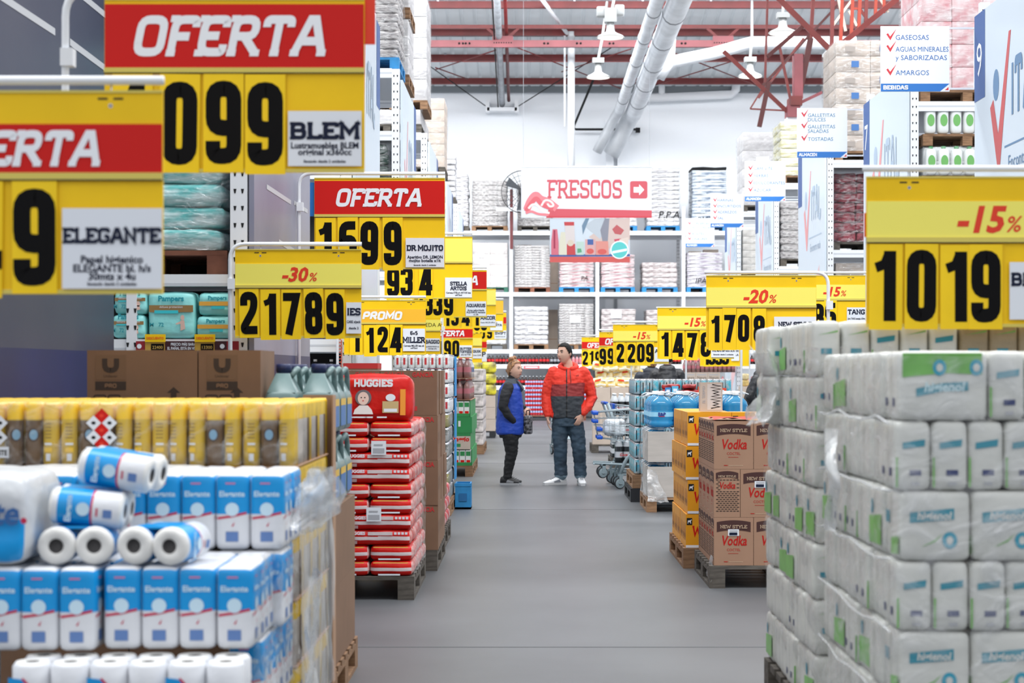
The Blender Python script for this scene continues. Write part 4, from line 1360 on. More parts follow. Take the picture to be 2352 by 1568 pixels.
# right of the aisle
sign(6.34, 1990, 405, 492, 346, ('pct', '-15%', .56, .165), [('1', .09), ('0', .256), ('1', .42), ('9', .555)], (.665, 1.0, .57, .95, [('BLANCA', .42, .24, .96), ('Papel higienico', .62, .07, 0), ('x4u', .8, .07, 0)]),
     'big price sign 1019 with minus fifteen percent, over the tall white paper stack', 'R', pole=2500, tab=(-.006, .03, .24, .40, ored))
sign(18.2, 1800, 632, 188, 132, ('pct', '-15%', .61, .155), [('9', .1), ('7', .27), ('8', .42), ('5', .57)], (.77, 1.0, .56, .9, [('TANG', .36, .26, .9), ('Jugo TANG naranja x18grs', .62, .1, 0)]),
     'price sign with minus fifteen percent ending in eight five, between two bigger signs', 'R', pole=2005, strip=True)
sign(12.255, 1622, 632, 253, 170, ('pct', '-20%', .475, .17), [('1', .085), ('7', .21), ('0', .34), ('8', .48)], (.615, .995, .56, .9, [('NEW STYLE', .4, .2, .8), ('Coctel NEW STYLE vodka', .7, .1, 0)]),
     'price sign 1708 with minus twenty percent, over the vodka cartons', 'R', pole=1903, dh=.36, cardw=.125, arm_up=.02)
sign(17.0, 1510, 706, 176, 118, ('pct', '-15%', .48, .16), [('1', .10), ('4', .27), ('7', .45), ('8', .63)], (.70, 1.02, .80, .97, [('Agua Marca E&P bidon x6,5lt', .35, .2, 0), ('llevando desde 2 unidades', .75, .15, 0)]),
     'price sign 1478 with minus fifteen percent, over the blue water jugs', 'R', pole=1703, arm_up=-.004)
sign(20.0, 1408, 745, 128, 90, ('pct', '-15%', .5, .17), [('2', .13), ('2', .33), ('0', .5), ('9', .66)], (.74, 1.0, .58, .95, [('AGUA', .4, .26, .9), ('x1.5lt', .8, .1, 0)]),
     'price sign 2209 with minus fifteen percent, over the energy drink cans', 'R', pole=1576)
sign(26.0, 1376, 762, 118, 78, OF(.4, .18), [('9', .07), ('9', .23), ('9', .4)], None, 'price sign showing a red header cut to one letter and two nines', 'R', pole=1450)
sign(31.0, 1336, 774, 104, 66, OF(.38, .17), [('2', .08), ('1', .22), ('9', .36), ('9', .5)], None, 'red-headed price sign 2199 just beside the man in the red jacket', 'R', pole=1446)
sign(28.5, 1608, 757, 112, 84, OF(.5, .2), [('1', .13), ('5', .24), ('9', .38), ('9', .52)], (.64, .8, .5, .85, [('LIMON', .3, .14, .9), ('COLA', .6, .14, .8)]),
     'low price sign 1599 glimpsed under the vodka sign', 'R', pole=1722, cardw=.12)


# category boards on the rack ends
chk = M('tick_red', (214, 58, 66), .5)
tblue = M('board_blue_text', (64, 112, 176), .5)
tteal = M('board_teal_text', (62, 128, 166), .5)
bband = M('board_blue_band', (44, 118, 196), .5)
brd = M('board_white', (240, 244, 250), .4)


def board(row_d, xl, ytop, wpx, hpx, lines, foot, label, tm=tblue):
    """lines: (tick?, text, v of baseline, letter height)"""
    d = row_d
    w, h = wpx * d / F, hpx * d / F
    t = thing('aisle_board', label, 'aisle sign', (X(xl, d), d, Z(ytop + hpx, d)), 0, 'aisle category boards')
    b = MB().box(0, w, 0, .02, 0, h, brd)
    o = (0, -.0015, 0)
    for tick, s, v, hh in lines:
        z = h * (1 - v)
        if tick:
            k = .055 * w / .74
            xx = .08 * w
            b.mark([(xx, z + k * 1.1), (xx + k * .35, z + k * 1.3), (xx + k * .75, z + k * .65), (xx + k * 2.0, z + k * 2.2), (xx + k * .8, z - k * .1)], o, FX, FZ, chk)
        b.text(s, (.215 * w, -.002, z), FX, FZ, hh * h, tm, align='l', maxw=.77 * w)
    b.mark([(0, 0), (.86 * w, 0), (w, .12 * h), (0, .12 * h)], o, FX, FZ, bband)
    b.mark([(.89 * w, 0.01 * h), (w, 0.01 * h), (w, .1 * h)], o, FX, FZ, white).mark([(.93 * w, .02 * h), (.985 * w, .02 * h), (.985 * w, .07 * h)], (0, -.002, 0), FX, FZ, chk)
    b.slab(foot, (.035 * w, -.002, .028 * h), FX, FZ, .066 * h, white, hw=.75, serif=.6, align='l', width=.36 * w)
    b.build('board', t)
    xw = XR - .03 - X(xl, d)
    MB().box(w - .02, max(xw, w) + .04, .003, .018, h - .03, h - .01, steelw).box(w - .02, max(xw, w) + .04, .003, .018, .02, .04, steelw).box(max(xw, w) + .002, max(xw, w) + .028, -.06, .018, .02, h - .01, steelw).build('bracket', t)


board(18.28, 2023, 60, 158, 150, [(1, 'GASEOSAS', .21, .075), (1, 'AGUAS MINERALES', .39, .075), (0, 'y SABORIZADAS', .52, .075), (1, 'AMARGOS', .75, .075)], 'BEBIDAS', 'largest hanging drinks board, listing sodas and waters beside the panel numbered nine')
board(24.33, 1831, 248, 115, 114, [(1, 'GALLETITAS', .18, .07), (0, 'DULCES', .27, .07), (1, 'GALLETITAS', .41, .07), (0, 'SALADAS', .50, .07), (1, 'TOSTADAS', .66, .07)], 'ALMACEN', 'white category board listing biscuits and toast', tteal)
board(30.23, 1711, 370, 93, 92, [(1, 'CAFE y TE', .22, .075), (1, 'YERBAS', .40, .075), (1, 'EDULCORANTES', .58, .075), (1, 'AZUCAR', .76, .075)], 'ALMACEN', 'white category board listing coffee, tea and sugar')
board(35.93, 1632, 446, 76, 76, [(1, 'HARINAS', .22, .08), (1, 'ENCURTIDOS', .40, .08), (1, 'ADEREZOS', .58, .08), (1, 'SAL', .76, .08)], 'ALMACEN', 'white category board listing flour, pickles and salt')
board(41.53, 1575, 501, 66, 66, [(1, 'CONSERVAS', .22, .075), (0, 'FRUTAS y PESCADOS', .36, .06), (1, 'ACEITES', .58, .08), (1, 'VINAGRES', .76, .08)], 'ALMACEN', 'smallest white category board, listing preserves, oils and vinegars')
# ------------------------------------------------------------------ goods along the aisle, diaper side
wrapw = M('roll_wrap_white', (216, 218, 222), 0.28, bump=0.25, bscale=14)
eblue = M('roll_wrap_blue', (6, 148, 216), 0.28, vary=.15, scale=6)
ered = M('roll_wrap_crimson', (192, 30, 72), 0.35)
emb = M('emblem_pale', (196, 222, 236), 0.35)
bcode = M('barcode_blue', (92, 124, 178), 0.5)
core = M('core_grey', (92, 90, 90), 0.9)
tissue = M('tissue_white', (222, 221, 217), 0.85, bump=.2, bscale=30)
navyb = M('wave_navy', (38, 44, 104), 0.35)


def roll_pack_mesh(w=.104, d=.208, h=.233):
    b = MB()
    b.rbox(0, w, 0, d, 0, h, .02, lambda c: eblue if (h * .46 < c[2] < h * .95 and (c[1] < .012 or c[0] > w - .012)) else wrapw, 4, 13, .0012, 3)
    for o, u, ww in (((0, -.0012, 0), FX, w), ((w + .0012, 0, 0), (0, 1, 0), d)):
        for q in range(1 if ww < .15 else 2):
            a = q * .104 if ww > .15 else 0
            b.mark([(a + .008, h * .40), (a + .05, h * .425), (a + .096, h * .47), (a + .096, h * .50), (a + .05, h * .455), (a + .008, h * .43)], o, u, FZ, ered)
            o2 = Vector(o) * 1.0 + Vector((0, -.0006, 0) if u == FX else (.0006, 0, 0))
            b.disc(a + .052, h * .53, .021, .021, o2, u, FZ, emb, 12)
            b.text('Elegante', o2 + Vector(u) * (a + .052) + Vector((0, 0, h * .70)), u, (0, 0, 1), .016, emb, bold=.03, maxw=.078)
            b.rect(a + .032, a + .062, h * .86, h * .88, o2, u, FZ, M('pack_pink', (206, 120, 160), .4))
            b.rect(a + .033, a + .071, h * .11, h * .24, o2, u, FZ, bcode)
            b.mark([(a + .05, h * .31), (a + .056, h * .31), (a + .06, h * .37)], o2, u, FZ, ered)
    return b.mesh('toilet_paper_pack')


def loose_pack_mesh():
    """four rolls, two side by side and two long, lying along x"""
    b = MB()
    L, R = .208, .0535
    for j in (0, 1):
        pr = [(.021, 0.02), (.021, 0), (R * .8, 0.0), (R, .010), (R, .025), (R, .118), (R, .124), (R, L - .010), (R * .8, L), (.021, L), (.021, L - .02), (.001, L - .02)]
        b.lathe([(.001, .02)] + pr, (0, R + j * R * 1.96, R), wrapw, 20, 'x', [core, core, tissue, tissue, wrapw, eblue, ered, wrapw, tissue, tissue, core, core])
    # the film bridging the two rolls, and printed marks on the facing roll
    b.box(.03, L - .03, R, R * 2.96, R * 1.86, R * 1.98, eblue)
    for an, a0, a1, mt in ((-.15, .155, .18, bcode), (-.1, .135, .140, ered)):
        c, s = math.cos(an), math.sin(an)
        o = (0, R - (R + .0009) * c, R + (R + .0009) * s)
        b.rect(a0, a1, -.012, .012, o, FX, (0, s, c), mt)
    o = (0, -.0009, R)
    b.disc(.098, 0, .019, .019, o, FX, FZ, emb, 14)
    b.text('Elegante', (.066, -.0014, R), (0, 0, 1), (-1, 0, 0), .017, emb, bold=.03, maxw=.075)
    return b.mesh('loose_roll_pack')


me = roll_pack_mesh()
EX, ED, TH = -.775, 4.88, .2355
pallet(-1.75, 4.75, .98, 1.0, woodg, 'pallet under the blue and white toilet paper', 0, False)
GE = 'wrapped toilet paper packs'
tn = ['bottom', 'second', 'third', 'upper']
for k in range(3):
    for i in range(8):
        for r in range(4):
            if not (r == 0 or i == 0 or (k == 2 and r == 1)):
                continue
            if k == 0 and (r > 0 or i > 5):
                continue
            gap = .014 if i >= 4 else 0
            dy = -.03 if (i >= 4 and r == 0 and k == 2) else 0
            if k == 1 and r == 0:
                continue
            put(me, 'toilet_paper_pack', None, (EX - .104 - i * .105 - gap + random.uniform(-.002, .002), ED + r * .212 + dy, .1455 + k * TH + random.uniform(0, .001)), random.uniform(-.015, .015),
                'blue toilet paper pack, %s from the aisle, %s tier, %s row back' % (ORD[i], tn[k], ORD[r]), 'toilet paper pack', GE)
for i in range(8):
    for r in range(2):
        put(me, 'toilet_paper_pack', None, (-.746 - .104 - i * .1055, 5.30 + r * .212, .1455 + 3 * TH + .001), random.uniform(-.02, .02), 'blue toilet paper pack, %s from the aisle, upper tier, %s row back' % (ORD[i], ORD[r]), 'toilet paper pack', GE)
for i in range(8):
    put(me, 'toilet_paper_pack', None, (-.746 - .104 - i * .1055, 5.30, .1455 + 2 * TH), 0, 'blue and white toilet paper pack, %s from the aisle, buried under the upper tier' % ORD[i], 'toilet paper pack', GE)
# second tier: packs of upright rolls with bare tops
b = MB()
for i in range(2):
    for j in range(2):
        xx, yy = .0535 + i * .104, .0535 + j * .104
        b.lathe([(.001, .20), (.019, .20), (.019, .225), (.045, .226), (.0530, .215), (.0535, .14), (.0535, .0), (.001, 0)], (xx, yy, 0), wrapw, 18, mats=[core, core, tissue, wrapw, wrapw, wrapw, wrapw])
b.mark([(.004, .0), (.1, .0), (.1, .08), (.07, .15), (.04, .185), (.004, .19)], (0, -.002, 0), FX, FZ, eblue)
b.mark([(.04, .185), (.07, .15), (.1, .08), (.106, .08), (.076, .155), (.044, .19)], (0, -.0026, 0), FX, FZ, ered)
b.mark([(.06, .0), (.2, .0), (.19, .06), (.14, .09), (.09, .06)], (0, -.003, 0), FX, FZ, navyb)
b.rect(.02, .06, .12, .135, (0, -.0028, 0), FX, FZ, ered)
m4 = b.mesh('roll_four_pack')
for i in range(3):
    put(m4, 'toilet_roll_four_pack', None, (-.985 - i * .212, 4.70, .38 + .001), random.uniform(-.02, .02), 'four-roll pack with bare tops and navy wave, %s from the aisle' % ORD[i], 'toilet paper pack', 'four-roll packs with bare tops')
for i in range(3):
    put(m4, 'toilet_roll_four_pack', None, (-.985 - i * .212, 4.70, .1455), 0, 'four-roll pack standing lowest on the pallet, %s from the aisle' % ORD[i], 'toilet paper pack', 'four-roll packs with bare tops')
ml = loose_pack_mesh()
ZM = .1455 + 3 * TH
GL = 'loose toilet roll packs on the pile'


def lp(px_, py_, d, rz_, rx, lab):
    o = put(ml, 'loose_toilet_roll_pack', None, (X(px_, d), d, Z(py_, d)), 0, lab, 'toilet paper pack', GL)
    o.rotation_euler = (rx[0], rx[1], rz_)


o = put(ml, 'loose_toilet_roll_pack', None, (-1.17, 4.90, ZM + .001), math.pi / 2 + .06, 'loose pack showing two open roll ends, lying beside the white film bundle', 'toilet paper pack', GL)
o = put(ml, 'loose_toilet_roll_pack', None, (-.955, 4.87, ZM + .001), math.pi / 2 - .16, 'loose pack showing two open roll ends, lying closer to the aisle', 'toilet paper pack', GL)
o = put(ml, 'loose_toilet_roll_pack', None, (-1.365, 4.92, ZM + .112), .10, 'loose blue and white pack lying across the pack with open ends', 'toilet paper pack', GL)
o.rotation_euler = (0, .10, .04)
o = put(ml, 'loose_toilet_roll_pack', None, (-1.305, 4.99, ZM + .222), .1, 'topmost loose blue and white pack, tilted down towards the aisle', 'toilet paper pack', GL)
o.rotation_euler = (0, .15, -.10)
# big film bundle at the very edge
fw = M('bundle_film_white', (206, 209, 212), .3, vary=.12, scale=8, bump=.6, bscale=9)
b = MB().rbox(0, .36, 0, .4, 0, .262, .06, lambda c: eblue if (c[1] < .03 and c[2] < .125) else fw, 6, 8, .006, 5)
b.text('Elegante', (.19, -.014, .12), FX, FZ, .065, M('bundle_text', (44, 92, 150), .4), bold=.03, shear=.15, width=.3)
b.disc(.355, .13, .009, .009, (0, -.015, 0), FX, FZ, ered, 10).disc(.17, .05, .035, .035, (0, -.014, 0), FX, FZ, emb, 12)
b.build('film_bundle', None, (-1.755, 4.84, ZM + .001), 0, 'white film bundle with big blue lettering beside the loose roll packs', 'toilet paper bundle')
for i in range(2):
    MB().rbox(0, .34, 0, .21, 0, .2, .06, fw, 5, 5, .008, i).build('film_bundle', None, (-1.75 + i * .36, 5.50 + .22, ZM + .03), 0, 'plain white film bundle behind the loose packs, %s from the rack' % ORD[i], 'toilet paper bundle', 'plain film bundles')

clear = film('clear_film', 0.03, 0.55, 9, (1, 1, 1.6), 0.35)


def crumple(nm, pts_u, fn, nu, nv, mat, label, seed=0, amp=.02, fr=6):
    """a wrinkled sheet given by fn(u, v) -> point"""
    b, vs, fs = MB(), [], []
    for i in range(nu + 1):
        for j in range(nv + 1):
            p = Vector(fn(i / nu, j / nv))
            n1 = noise.noise_vector(p * fr + Vector((seed, 0, 0)))
            n2 = noise.noise_vector(p * fr * 3 + Vector((0, seed, 0)))
            vs.append(p + n1 * amp + n2 * amp * .4)
    for i in range(nu):
        for j in range(nv):
            a = i * (nv + 1) + j
            fs.append((a, a + 1, a + nv + 2, a + nv + 1))
    return b.add(vs, fs, mat, True).build(nm, None, label=label, cat='stretch film')


crumple('stretch_film', None, lambda u, v: (-.758 + .012 * math.sin(v * 9), 4.86 + u * .95, .2 + v * .66 + .02), 30, 26, clear, 'clear film sheet clinging to the aisle face of the blue toilet paper', 3, .012)
crumple('stretch_film', None, lambda u, v: (-.73 + .035 * math.cos(v * 6.28) + .085 * u, 5.62 + .16 * math.sin(v * 6.28) * (1 - .3 * u) - .05 * u, .86 + .23 * u * (.4 + .6 * math.sin(v * 3.14)) + .02), 16, 26, film('white_film', .35, .75, 10, (1, 1, 1), .6), 'crumpled white tuft of torn film at the corner of the toilet paper', 9, .05, 7)
crumple('stretch_film', None, lambda u, v: (-.72 + .03 * u, 5.45 + .3 * v, .25 + .5 * u), 14, 14, MATS['white_film'], 'loose white film hanging low beside the toilet paper corner', 4, .04, 7)

# ---- yellow spray cans
ycan = M('can_yellow', (236, 192, 28), .3)
ycan2 = M('can_yellow_body', (214, 178, 48), .35, vary=.2, scale=10)
ybrown = M('can_wood_print', (112, 86, 58), .45, vary=.3, scale=9)
ygrey = M('can_back_print', (196, 188, 180), .4, vary=.3, scale=12)
CR, CH = .0288, .222


def can_mesh(k):
    b = MB()
    body = (ycan2, ybrown, ygrey)[k]
    b.lathe([(.001, 0), (CR, 0), (CR, .04), (CR, CH - .062), (CR * .99, CH - .058), (CR * .99, CH - .012), (CR * .85, CH), (.001, CH)], (0, 0, 0), body, 14, mats=[body, body, body, ycan2, ycan, ycan, ycan])
    o = (0, -CR - .0006, 0)
    if k == 0:
        b.rect(-.013, .013, .075, .082, o, FX, FZ, paper).rect(-.014, .014, .05, .066, o, FX, FZ, ycan).rect(-.008, .008, .02, .045, o, FX, FZ, paper)
        for q in range(5):
            b.rect(-.013, .011, .098 + q * .012, .102 + q * .012, o, FX, FZ, M('can_print', (150, 120, 44), .5))
    elif k == 1:
        b.disc(0, .11, .02, .024, o, FX, FZ, M('can_badge_dark', (70, 50, 36), .4)).disc(0, .11, .014, .018, (0, -CR - .001, 0), FX, FZ, M('can_badge_blue', (120, 160, 186), .4))
    return b.mesh('spray_can')


CM = [can_mesh(k) for k in range(3)]
shr = film('shrink_film', .03, .35, 12, (1, 1, 1), .3)


def can_case_mesh():
    b = MB()
    for i in range(3):
        for j in range(4):
            b.lathe([(.001, 0), (CR, 0), (CR, CH - .062), (CR * .99, CH - .012), (CR * .85, CH), (.001, CH)], (CR + .001 + i * .0615, CR + .001 + j * .0615, .004), ycan2, 8, mats=[ygrey, (ygrey, ygrey, ybrown, ycan2)[(i * 2 + j) % 4], ycan2, ycan, ycan])
    b.box(0, .187, 0, .249, 0, .004, kraft)
    return b.mesh('spray_can_case')


cmesh = can_case_mesh()
BX, BD = -.795, 6.0
pallet(-1.78, 6.0, .99, 1.0, woodr, 'reddish pallet under the yellow spray cans')
NT, CTH = 5, .2296
GC = 'cases of yellow spray cans'
for k in range(NT):
    for i in range(7):
        for j in range(4):
            z = .145 + k * CTH
            if not (k == NT - 1 or i == 0):
                continue
            lab = 'case of yellow spray cans, %s from the aisle, %s row back, %s layer' % (ORD[i], ORD[j], tier(k, NT))
            loc = (BX - .187 - i * .1885 - .002 * k, BD + .005 + j * .2515 + (.03 if j > 3 else 0), z)
            if k == NT - 1 and j == 0:
                t = thing('spray_can_case', lab, 'spray can case', loc, 0, GC)
                for a in range(3):
                    for c in range(2):
                        kk = random.choice((0, 1, 0)) if i > 1 else (0 if a != 1 else 1)
                        o = put(CM[kk], 'spray_can', t, (CR + .001 + a * .0615, CR + .001 + c * .0615, .004))
                        o.rotation_euler = (0, 0, random.uniform(-.5, .5))
                        put(CM[2], 'spray_can', t, (CR + .001 + a * .0615, CR + .001 + (c + 2) * .0615, .004))
                MB().box(0, .187, 0, .249, 0, .004, kraft).build('tray', t)
                b = MB()
                b.rbox(-.001, .188, -.0015, .2505, .006, .229, .012, shr, 3, 3).build('shrink_film', t)
                if i in (3, 5):
                    b = MB()
                    for (a, c, cm_) in ((.055, .155, paper), (.11, .155, paper), (.055, .105, paper), (.11, .105, paper), (.083, .18, sred), (.083, .13, sred), (.083, .083, sred)):
                        b.mark([(a - .026, c), (a, c - .026), (a + .026, c), (a, c + .026)], (0, -.004 - (.0004 if cm_ is sred else 0), 0), FX, FZ, cm_)
                        b.disc(a, c, .008, .006, (0, -.005, 0), FX, FZ, hole if cm_ is paper else ored, 8)
                    b.rect(.03, .14, .035, .073, (0, -.004, 0), FX, FZ, paper).text('IRRITANTE', (.085, -.005, .044), FX, FZ, .017, ink, bold=.03, maxw=.1)
                    b.build('hazard_label', t)
            else:
                put(cmesh, 'spray_can_case', None, loc, 0, lab, 'spray can case', GC)
bc = MB().box(0, .46, 0, .74, 0, .455, kraft2).rect(.2, .26, 0, .74, (0, 0, .4556), FX, (0, 1, 0), kraft).mesh('bulk_carton')
for k in range(2):
    for i in range(2):
        for j in range(1):
            put(bc, 'bulk_carton', None, (-1.785 + i * .465 - .12, 6.28 + j * .86, .1455 + k * .4565), 0, 'bulk carton inside the spray can stack, %s layer, %s from the rack, %s back' % (('lower', 'upper')[k], ORD[i], ORD[j]), 'box', 'bulk cartons inside the can stack')
MB().box(BX + .006, BX + .012, 6.96, 7.06, .146, 1.30, kraft).box(BX - .12, BX + .006, 7.055, 7.06, .146, 1.30, kraft).build('corner_board', None, label='tall brown cardboard corner board at the back of the spray can stack', cat='corner board')
b = MB()
for z in (.42, .78, 1.1):
    b.add([(BX + .006, 6.02, z), (BX + .006, 8.0, z - .12), (BX + .006, 8.0, z + .03), (BX + .006, 6.02, z + .16)], [(0, 1, 2, 3)], shr)
crumple('stretch_film', None, lambda u, v: (BX + .012, 6.0 + u * 1.0, .16 + v * .86), 30, 24, film('hazy_film', .28, .6, 7, (1, 1, .6), .7), 'hazy film wrapped along the aisle face of the spray can stack', 21, .008)

# ---- cartons and jugs behind the cans
UD = 7.36
pallet(-2.13, UD - .12, 1.32, 1.0, wood, 'pale new pallet sticking out behind the yellow spray cans')
pc = MB().box(0, .64, 0, .84, 0, .335, kraft2).mesh('storage_carton')
for i in range(2):
    for k in range(2 if i == 1 else 3):
        put(pc, 'storage_carton', None, (-2.12 + i * .66 - (.0), UD, .1455 + k * .336), 0, 'plain brown carton low behind the spray cans, %s layer, %s from the rack' % (tier(k, 4), ORD[i]), 'box', 'plain cartons behind the cans')
box_ink = M('print_dark_brown', (58, 44, 36), .7)


def pro_box(x0, w, lab):
    z0, h = 1.1545, .33
    t = thing('carton', lab, 'box', (x0, UD, z0), 0, 'brown cartons printed with an up arrow')
    b = MB().box(0, w, 0, .40, 0, h, kraft2)
    o = (0, -.0012, 0)
    b.rect(.035, .165, h - .125, h - .02, o, FX, FZ, M('carton_faint', (120, 92, 70), .85))
    # the round-bottomed emblem letter
    for a in stroke(rp([(.075, h - .035), (.075, h - .085), (.125, h - .085), (.125, h - .035)], .03), .011):
        b.mark([(p.x, p.y) for p in a], (0, -.002, 0), FX, FZ, box_ink)
    b.text('Unilever', (.10, -.002, h - .115), FX, FZ, .012, box_ink, maxw=.09)
    b.rect(.035, .165, h - .168, h - .132, (0, -.002, 0), FX, FZ, box_ink).slab('PRO', (.1, -.003, h - .16), FX, FZ, .02, kraft2, hw=.8, serif=0)
    for q in (.06, .12):
        for a in stroke(rp([(q - .03, h - .24), (q + .02, h - .24), (q + .02, h - .19), (q - .03, h - .19)], .01, True), .003, True):
            b.mark([(p.x, p.y) for p in a], (0, -.002, 0), FX, FZ, box_ink)
    ax = w - .1
    b.mark([(ax - .012, h - .22), (ax + .012, h - .22), (ax + .012, h - .18), (ax + .028, h - .18), (ax, h - .155), (ax - .028, h - .18), (ax - .012, h - .18)], o, FX, FZ, box_ink)
    b.build('carton_body', t)
    MB().box(w / 2 - .025, w / 2 + .025, .0, .40, h, h + .0008, M('packing_tape', (176, 148, 116), .3)).build('tape', t)


pro_box(X(200, UD), .466, 'wide brown carton printed with an emblem and up arrow, behind the spray cans')
pro_box(X(456, UD), .262, 'narrower darker brown carton printed with an emblem, next to the grey jugs')
jgrey = M('jug_grey_green', (108, 132, 132), .35)
jb = MB().rbox(0, .145, 0, .26, 0, .19, .035, jgrey, 4, 4)
vs = []
jb.add([(.012, .012, .18), (.133, .012, .18), (.133, .248, .18), (.012, .248, .18), (.045, .06, .262), (.10, .06, .262), (.10, .14, .262), (.045, .14, .262)], [(0, 1, 5, 4), (1, 2, 6, 5), (2, 3, 7, 6), (3, 0, 4, 7), (4, 5, 6, 7)], jgrey, True)
jbm = jb.mesh('jug_body')
jcm = MB().lathe([(.03, .26), (.03, .268), (.034, .268), (.034, .298), (.028, .302), (.001, .302)], (.0725, .1, 0), M('cap_navy', (28, 40, 84), .4), 14).mesh('cap')
jhm = MB().tube(rp([(.105, .09, .25), (.125, .15, .285), (.125, .22, .25), (.125, .235, .17)], .02), .013, jgrey, 8).mesh('handle')
jlm = MB().rect(.17 + 0, .17, 0, 0, (0, 0, 0), FX, FZ, paper).mesh('x')
bpy.data.meshes.remove(jlm)
jl = MB().rect(.03, .23, .03, .15, (.1462, 0, 0), (0, 1, 0), FZ, M('jug_label_blue', (70, 118, 176), .4)).rect(.03, .23, .12, .15, (.1466, 0, 0), (0, 1, 0), FZ, M('jug_label_yellow', (220, 180, 70), .4)).mesh('label')
for k in range(2):
    for i in range(2):
        for j in range(3):
            t = thing('grey_jug', 'grey-green jug with a navy cap, %s from the aisle, %s row back, %s layer' % (ORD[i], ORD[j], ('lower', 'upper')[k]), 'jug', (-.83 - .145 - i * .15, UD + .02 + j * .268, .82 + k * .304 + .001), 0, 'grey jugs with navy caps')
            put(jbm, 'jug_body', t), put(jcm, 'cap', t), put(jhm, 'handle', t), put(jl, 'label', t)

# ---- turquoise diaper shelf
pam = M('pack_turquoise', (150, 228, 226), .3, vary=.1, scale=6, bump=.4, bscale=10)
pamd = M('pack_teal_text', (34, 150, 164), .4)
gold = M('pack_gold', (150, 118, 72), .35)
gold2 = M('pack_orange_gold', (226, 170, 70), .35)
SZ = 1.585


def diaper_pack(x, w, h, z, big, lab):
    t = thing('diaper_pack', lab, 'diaper pack', (x, 10.21, z), 0, 'turquoise diaper packs')
    b = MB().rbox(0, w, 0, .22, 0, h, min(.035, h * .3), pam, 5, 5, .004, x)
    o = (0, -.0045, 0)
    if big:
        b.rect(.01, w - .01, h * .56, h * .71, o, FX, FZ, gold)
        b.rect(w * .15, w * .65, h * .53, h * .6, (0, -.006, 0), FX, FZ, M('pack_cyan', (60, 196, 206), .4))
        b.text('Pampers', (w * .5, -.006, h * .8), FX, FZ, .03, pamd, bold=.04, maxw=w * .6)
        b.text('deluxe protection', (w * .5, -.007, h * .65), FX, FZ, .013, paper, maxw=w * .8)
        b.text('M   72', (w * .2, -.006, h * .25), FX, FZ, .022, pamd, bold=.02, maxw=w * .34)
        sk = M('baby_skin', (222, 186, 172), .6)
        b.disc(w * .74, h * .44, .012, .016, (0, -.006, 0), FX, FZ, sk).mark([(w * .7, h * .38), (w * .78, h * .38), (w * .8, h * .2), (w * .7, h * .16)], (0, -.006, 0), FX, FZ, sk).mark([(w * .7, h * .36), (w * .6, h * .32), (w * .6, h * .29), (w * .7, h * .31)], (0, -.006, 0), FX, FZ, sk)
    else:
        b.rect(.01, w - .01, h * .42, h * .6, o, FX, FZ, gold2)
        b.text('Pampers', (w * .5, -.006, h * .68), FX, FZ, .022, pamd, bold=.04, maxw=w * .5)
        b.rect(w * .35, w * .68, h * .28, h * .4, (0, -.006, 0), FX, FZ, M('pack_cyan', (60, 196, 206), .4))
    b.build('pack', t)


PD = 10.2
diaper_pack(X(338, PD), .278, .272, SZ + .003, True, 'big turquoise diaper pack with a brown band and baby picture, middle of the shelf')
diaper_pack(X(449, PD), .235, .132, SZ + .003, False, 'small turquoise diaper pack with an orange band, under its twin')
diaper_pack(X(453, PD), .235, .136, SZ + .136, False, 'small turquoise diaper pack with an orange band, on top of its twin')
diaper_pack(X(255, PD), .2, .14, SZ + .003, True, 'turquoise diaper pack cut off by the dark panel, lower of two')
diaper_pack(X(259, PD), .2, .135, SZ + .144, True, 'turquoise diaper pack cut off by the dark panel, upper of two')
t = thing('shelf_strip', 'dark red price strip with white lettering under the turquoise diapers', 'price strip', (X(314, PD), PD - .02, SZ - .075))
b = MB().box(0, .60, 0, .012, 0, .06, M('strip_dark_red', (150, 28, 40), .4))
b.box(.14, .53, -.002, 0, 0, .06, M('strip_black', (60, 22, 28), .4))
b.text('PRECIO MÁS BARATO', (.29, -.003, .034), FX, FZ, .016, paper, bold=.02, maxw=.17).text('EL PAÑAL ESTÁ EN VITAL!', (.28, -.003, .01), FX, FZ, .016, paper, bold=.02, maxw=.19)
b.disc(.02, .03, .014, .014, (0, -.003, 0), FX, FZ, paper).disc(.505, .03, .014, .014, (0, -.003, 0), FX, FZ, paper)
b.build('strip', t)
for a, s in ((.055, '22400'), (.345, '13300')):
    b = MB().box(0, .115, -.006, -.003, -.01, .06, M('tag_gold', (190, 150, 60), .4)).box(0, .12, -.012, -.008, .055, .1, yel).text('DESCUENTO', (.06, -.0135, .07), FX, FZ, .014, ored, bold=.02, maxw=.1)
    b.box(.035, .11, -.008, -.006, 0, .045, ink).text(s, (.073, -.0095, .015), FX, FZ, .018, M('tag_text', (214, 176, 90), .5), maxw=.06)
    b.build('price_tag', t, (a, 0, 0))

# dark bottles in the next rack row
gb = MB()
bottle_mesh(.045, .3, M('bottle_wine', (16, 14, 16), .12), M('label_dark', (30, 30, 38), .4), capw, 10, 0, gb)
gbm = gb.mesh('dark_bottle')
for i in range(6):
    put(gbm, 'dark_bottle', None, (-1.85 - i * .15, 16.3, 1.202), 0, 'dark bottle with a pale cap on the aisle rack shelf, %s from the rack post' % ORD[i], 'bottle', 'dark bottles with pale caps')
    MB().box(0, .14, 0, .2, 0, .12, M('tray_navy', (24, 34, 92), .4)).box(.004, .136, .004, .196, .12, .2, capw).build('bottle_tray', None, (-1.92 - i * .15, 16.3, 1.692), 0, 'navy and white tray on the shelf above the dark bottles, %s from the rack post' % ORD[i], 'tray', 'navy and white trays')
b = MB()
for q in range(16):
    b.tube([(.02 * math.cos(a * 1.0472), .004 * (q % 2), .018 * math.sin(a * 1.0472) + q * .03) for a in range(6)], .004, M('chain_orange', (224, 84, 56), .4), 5, False, True)
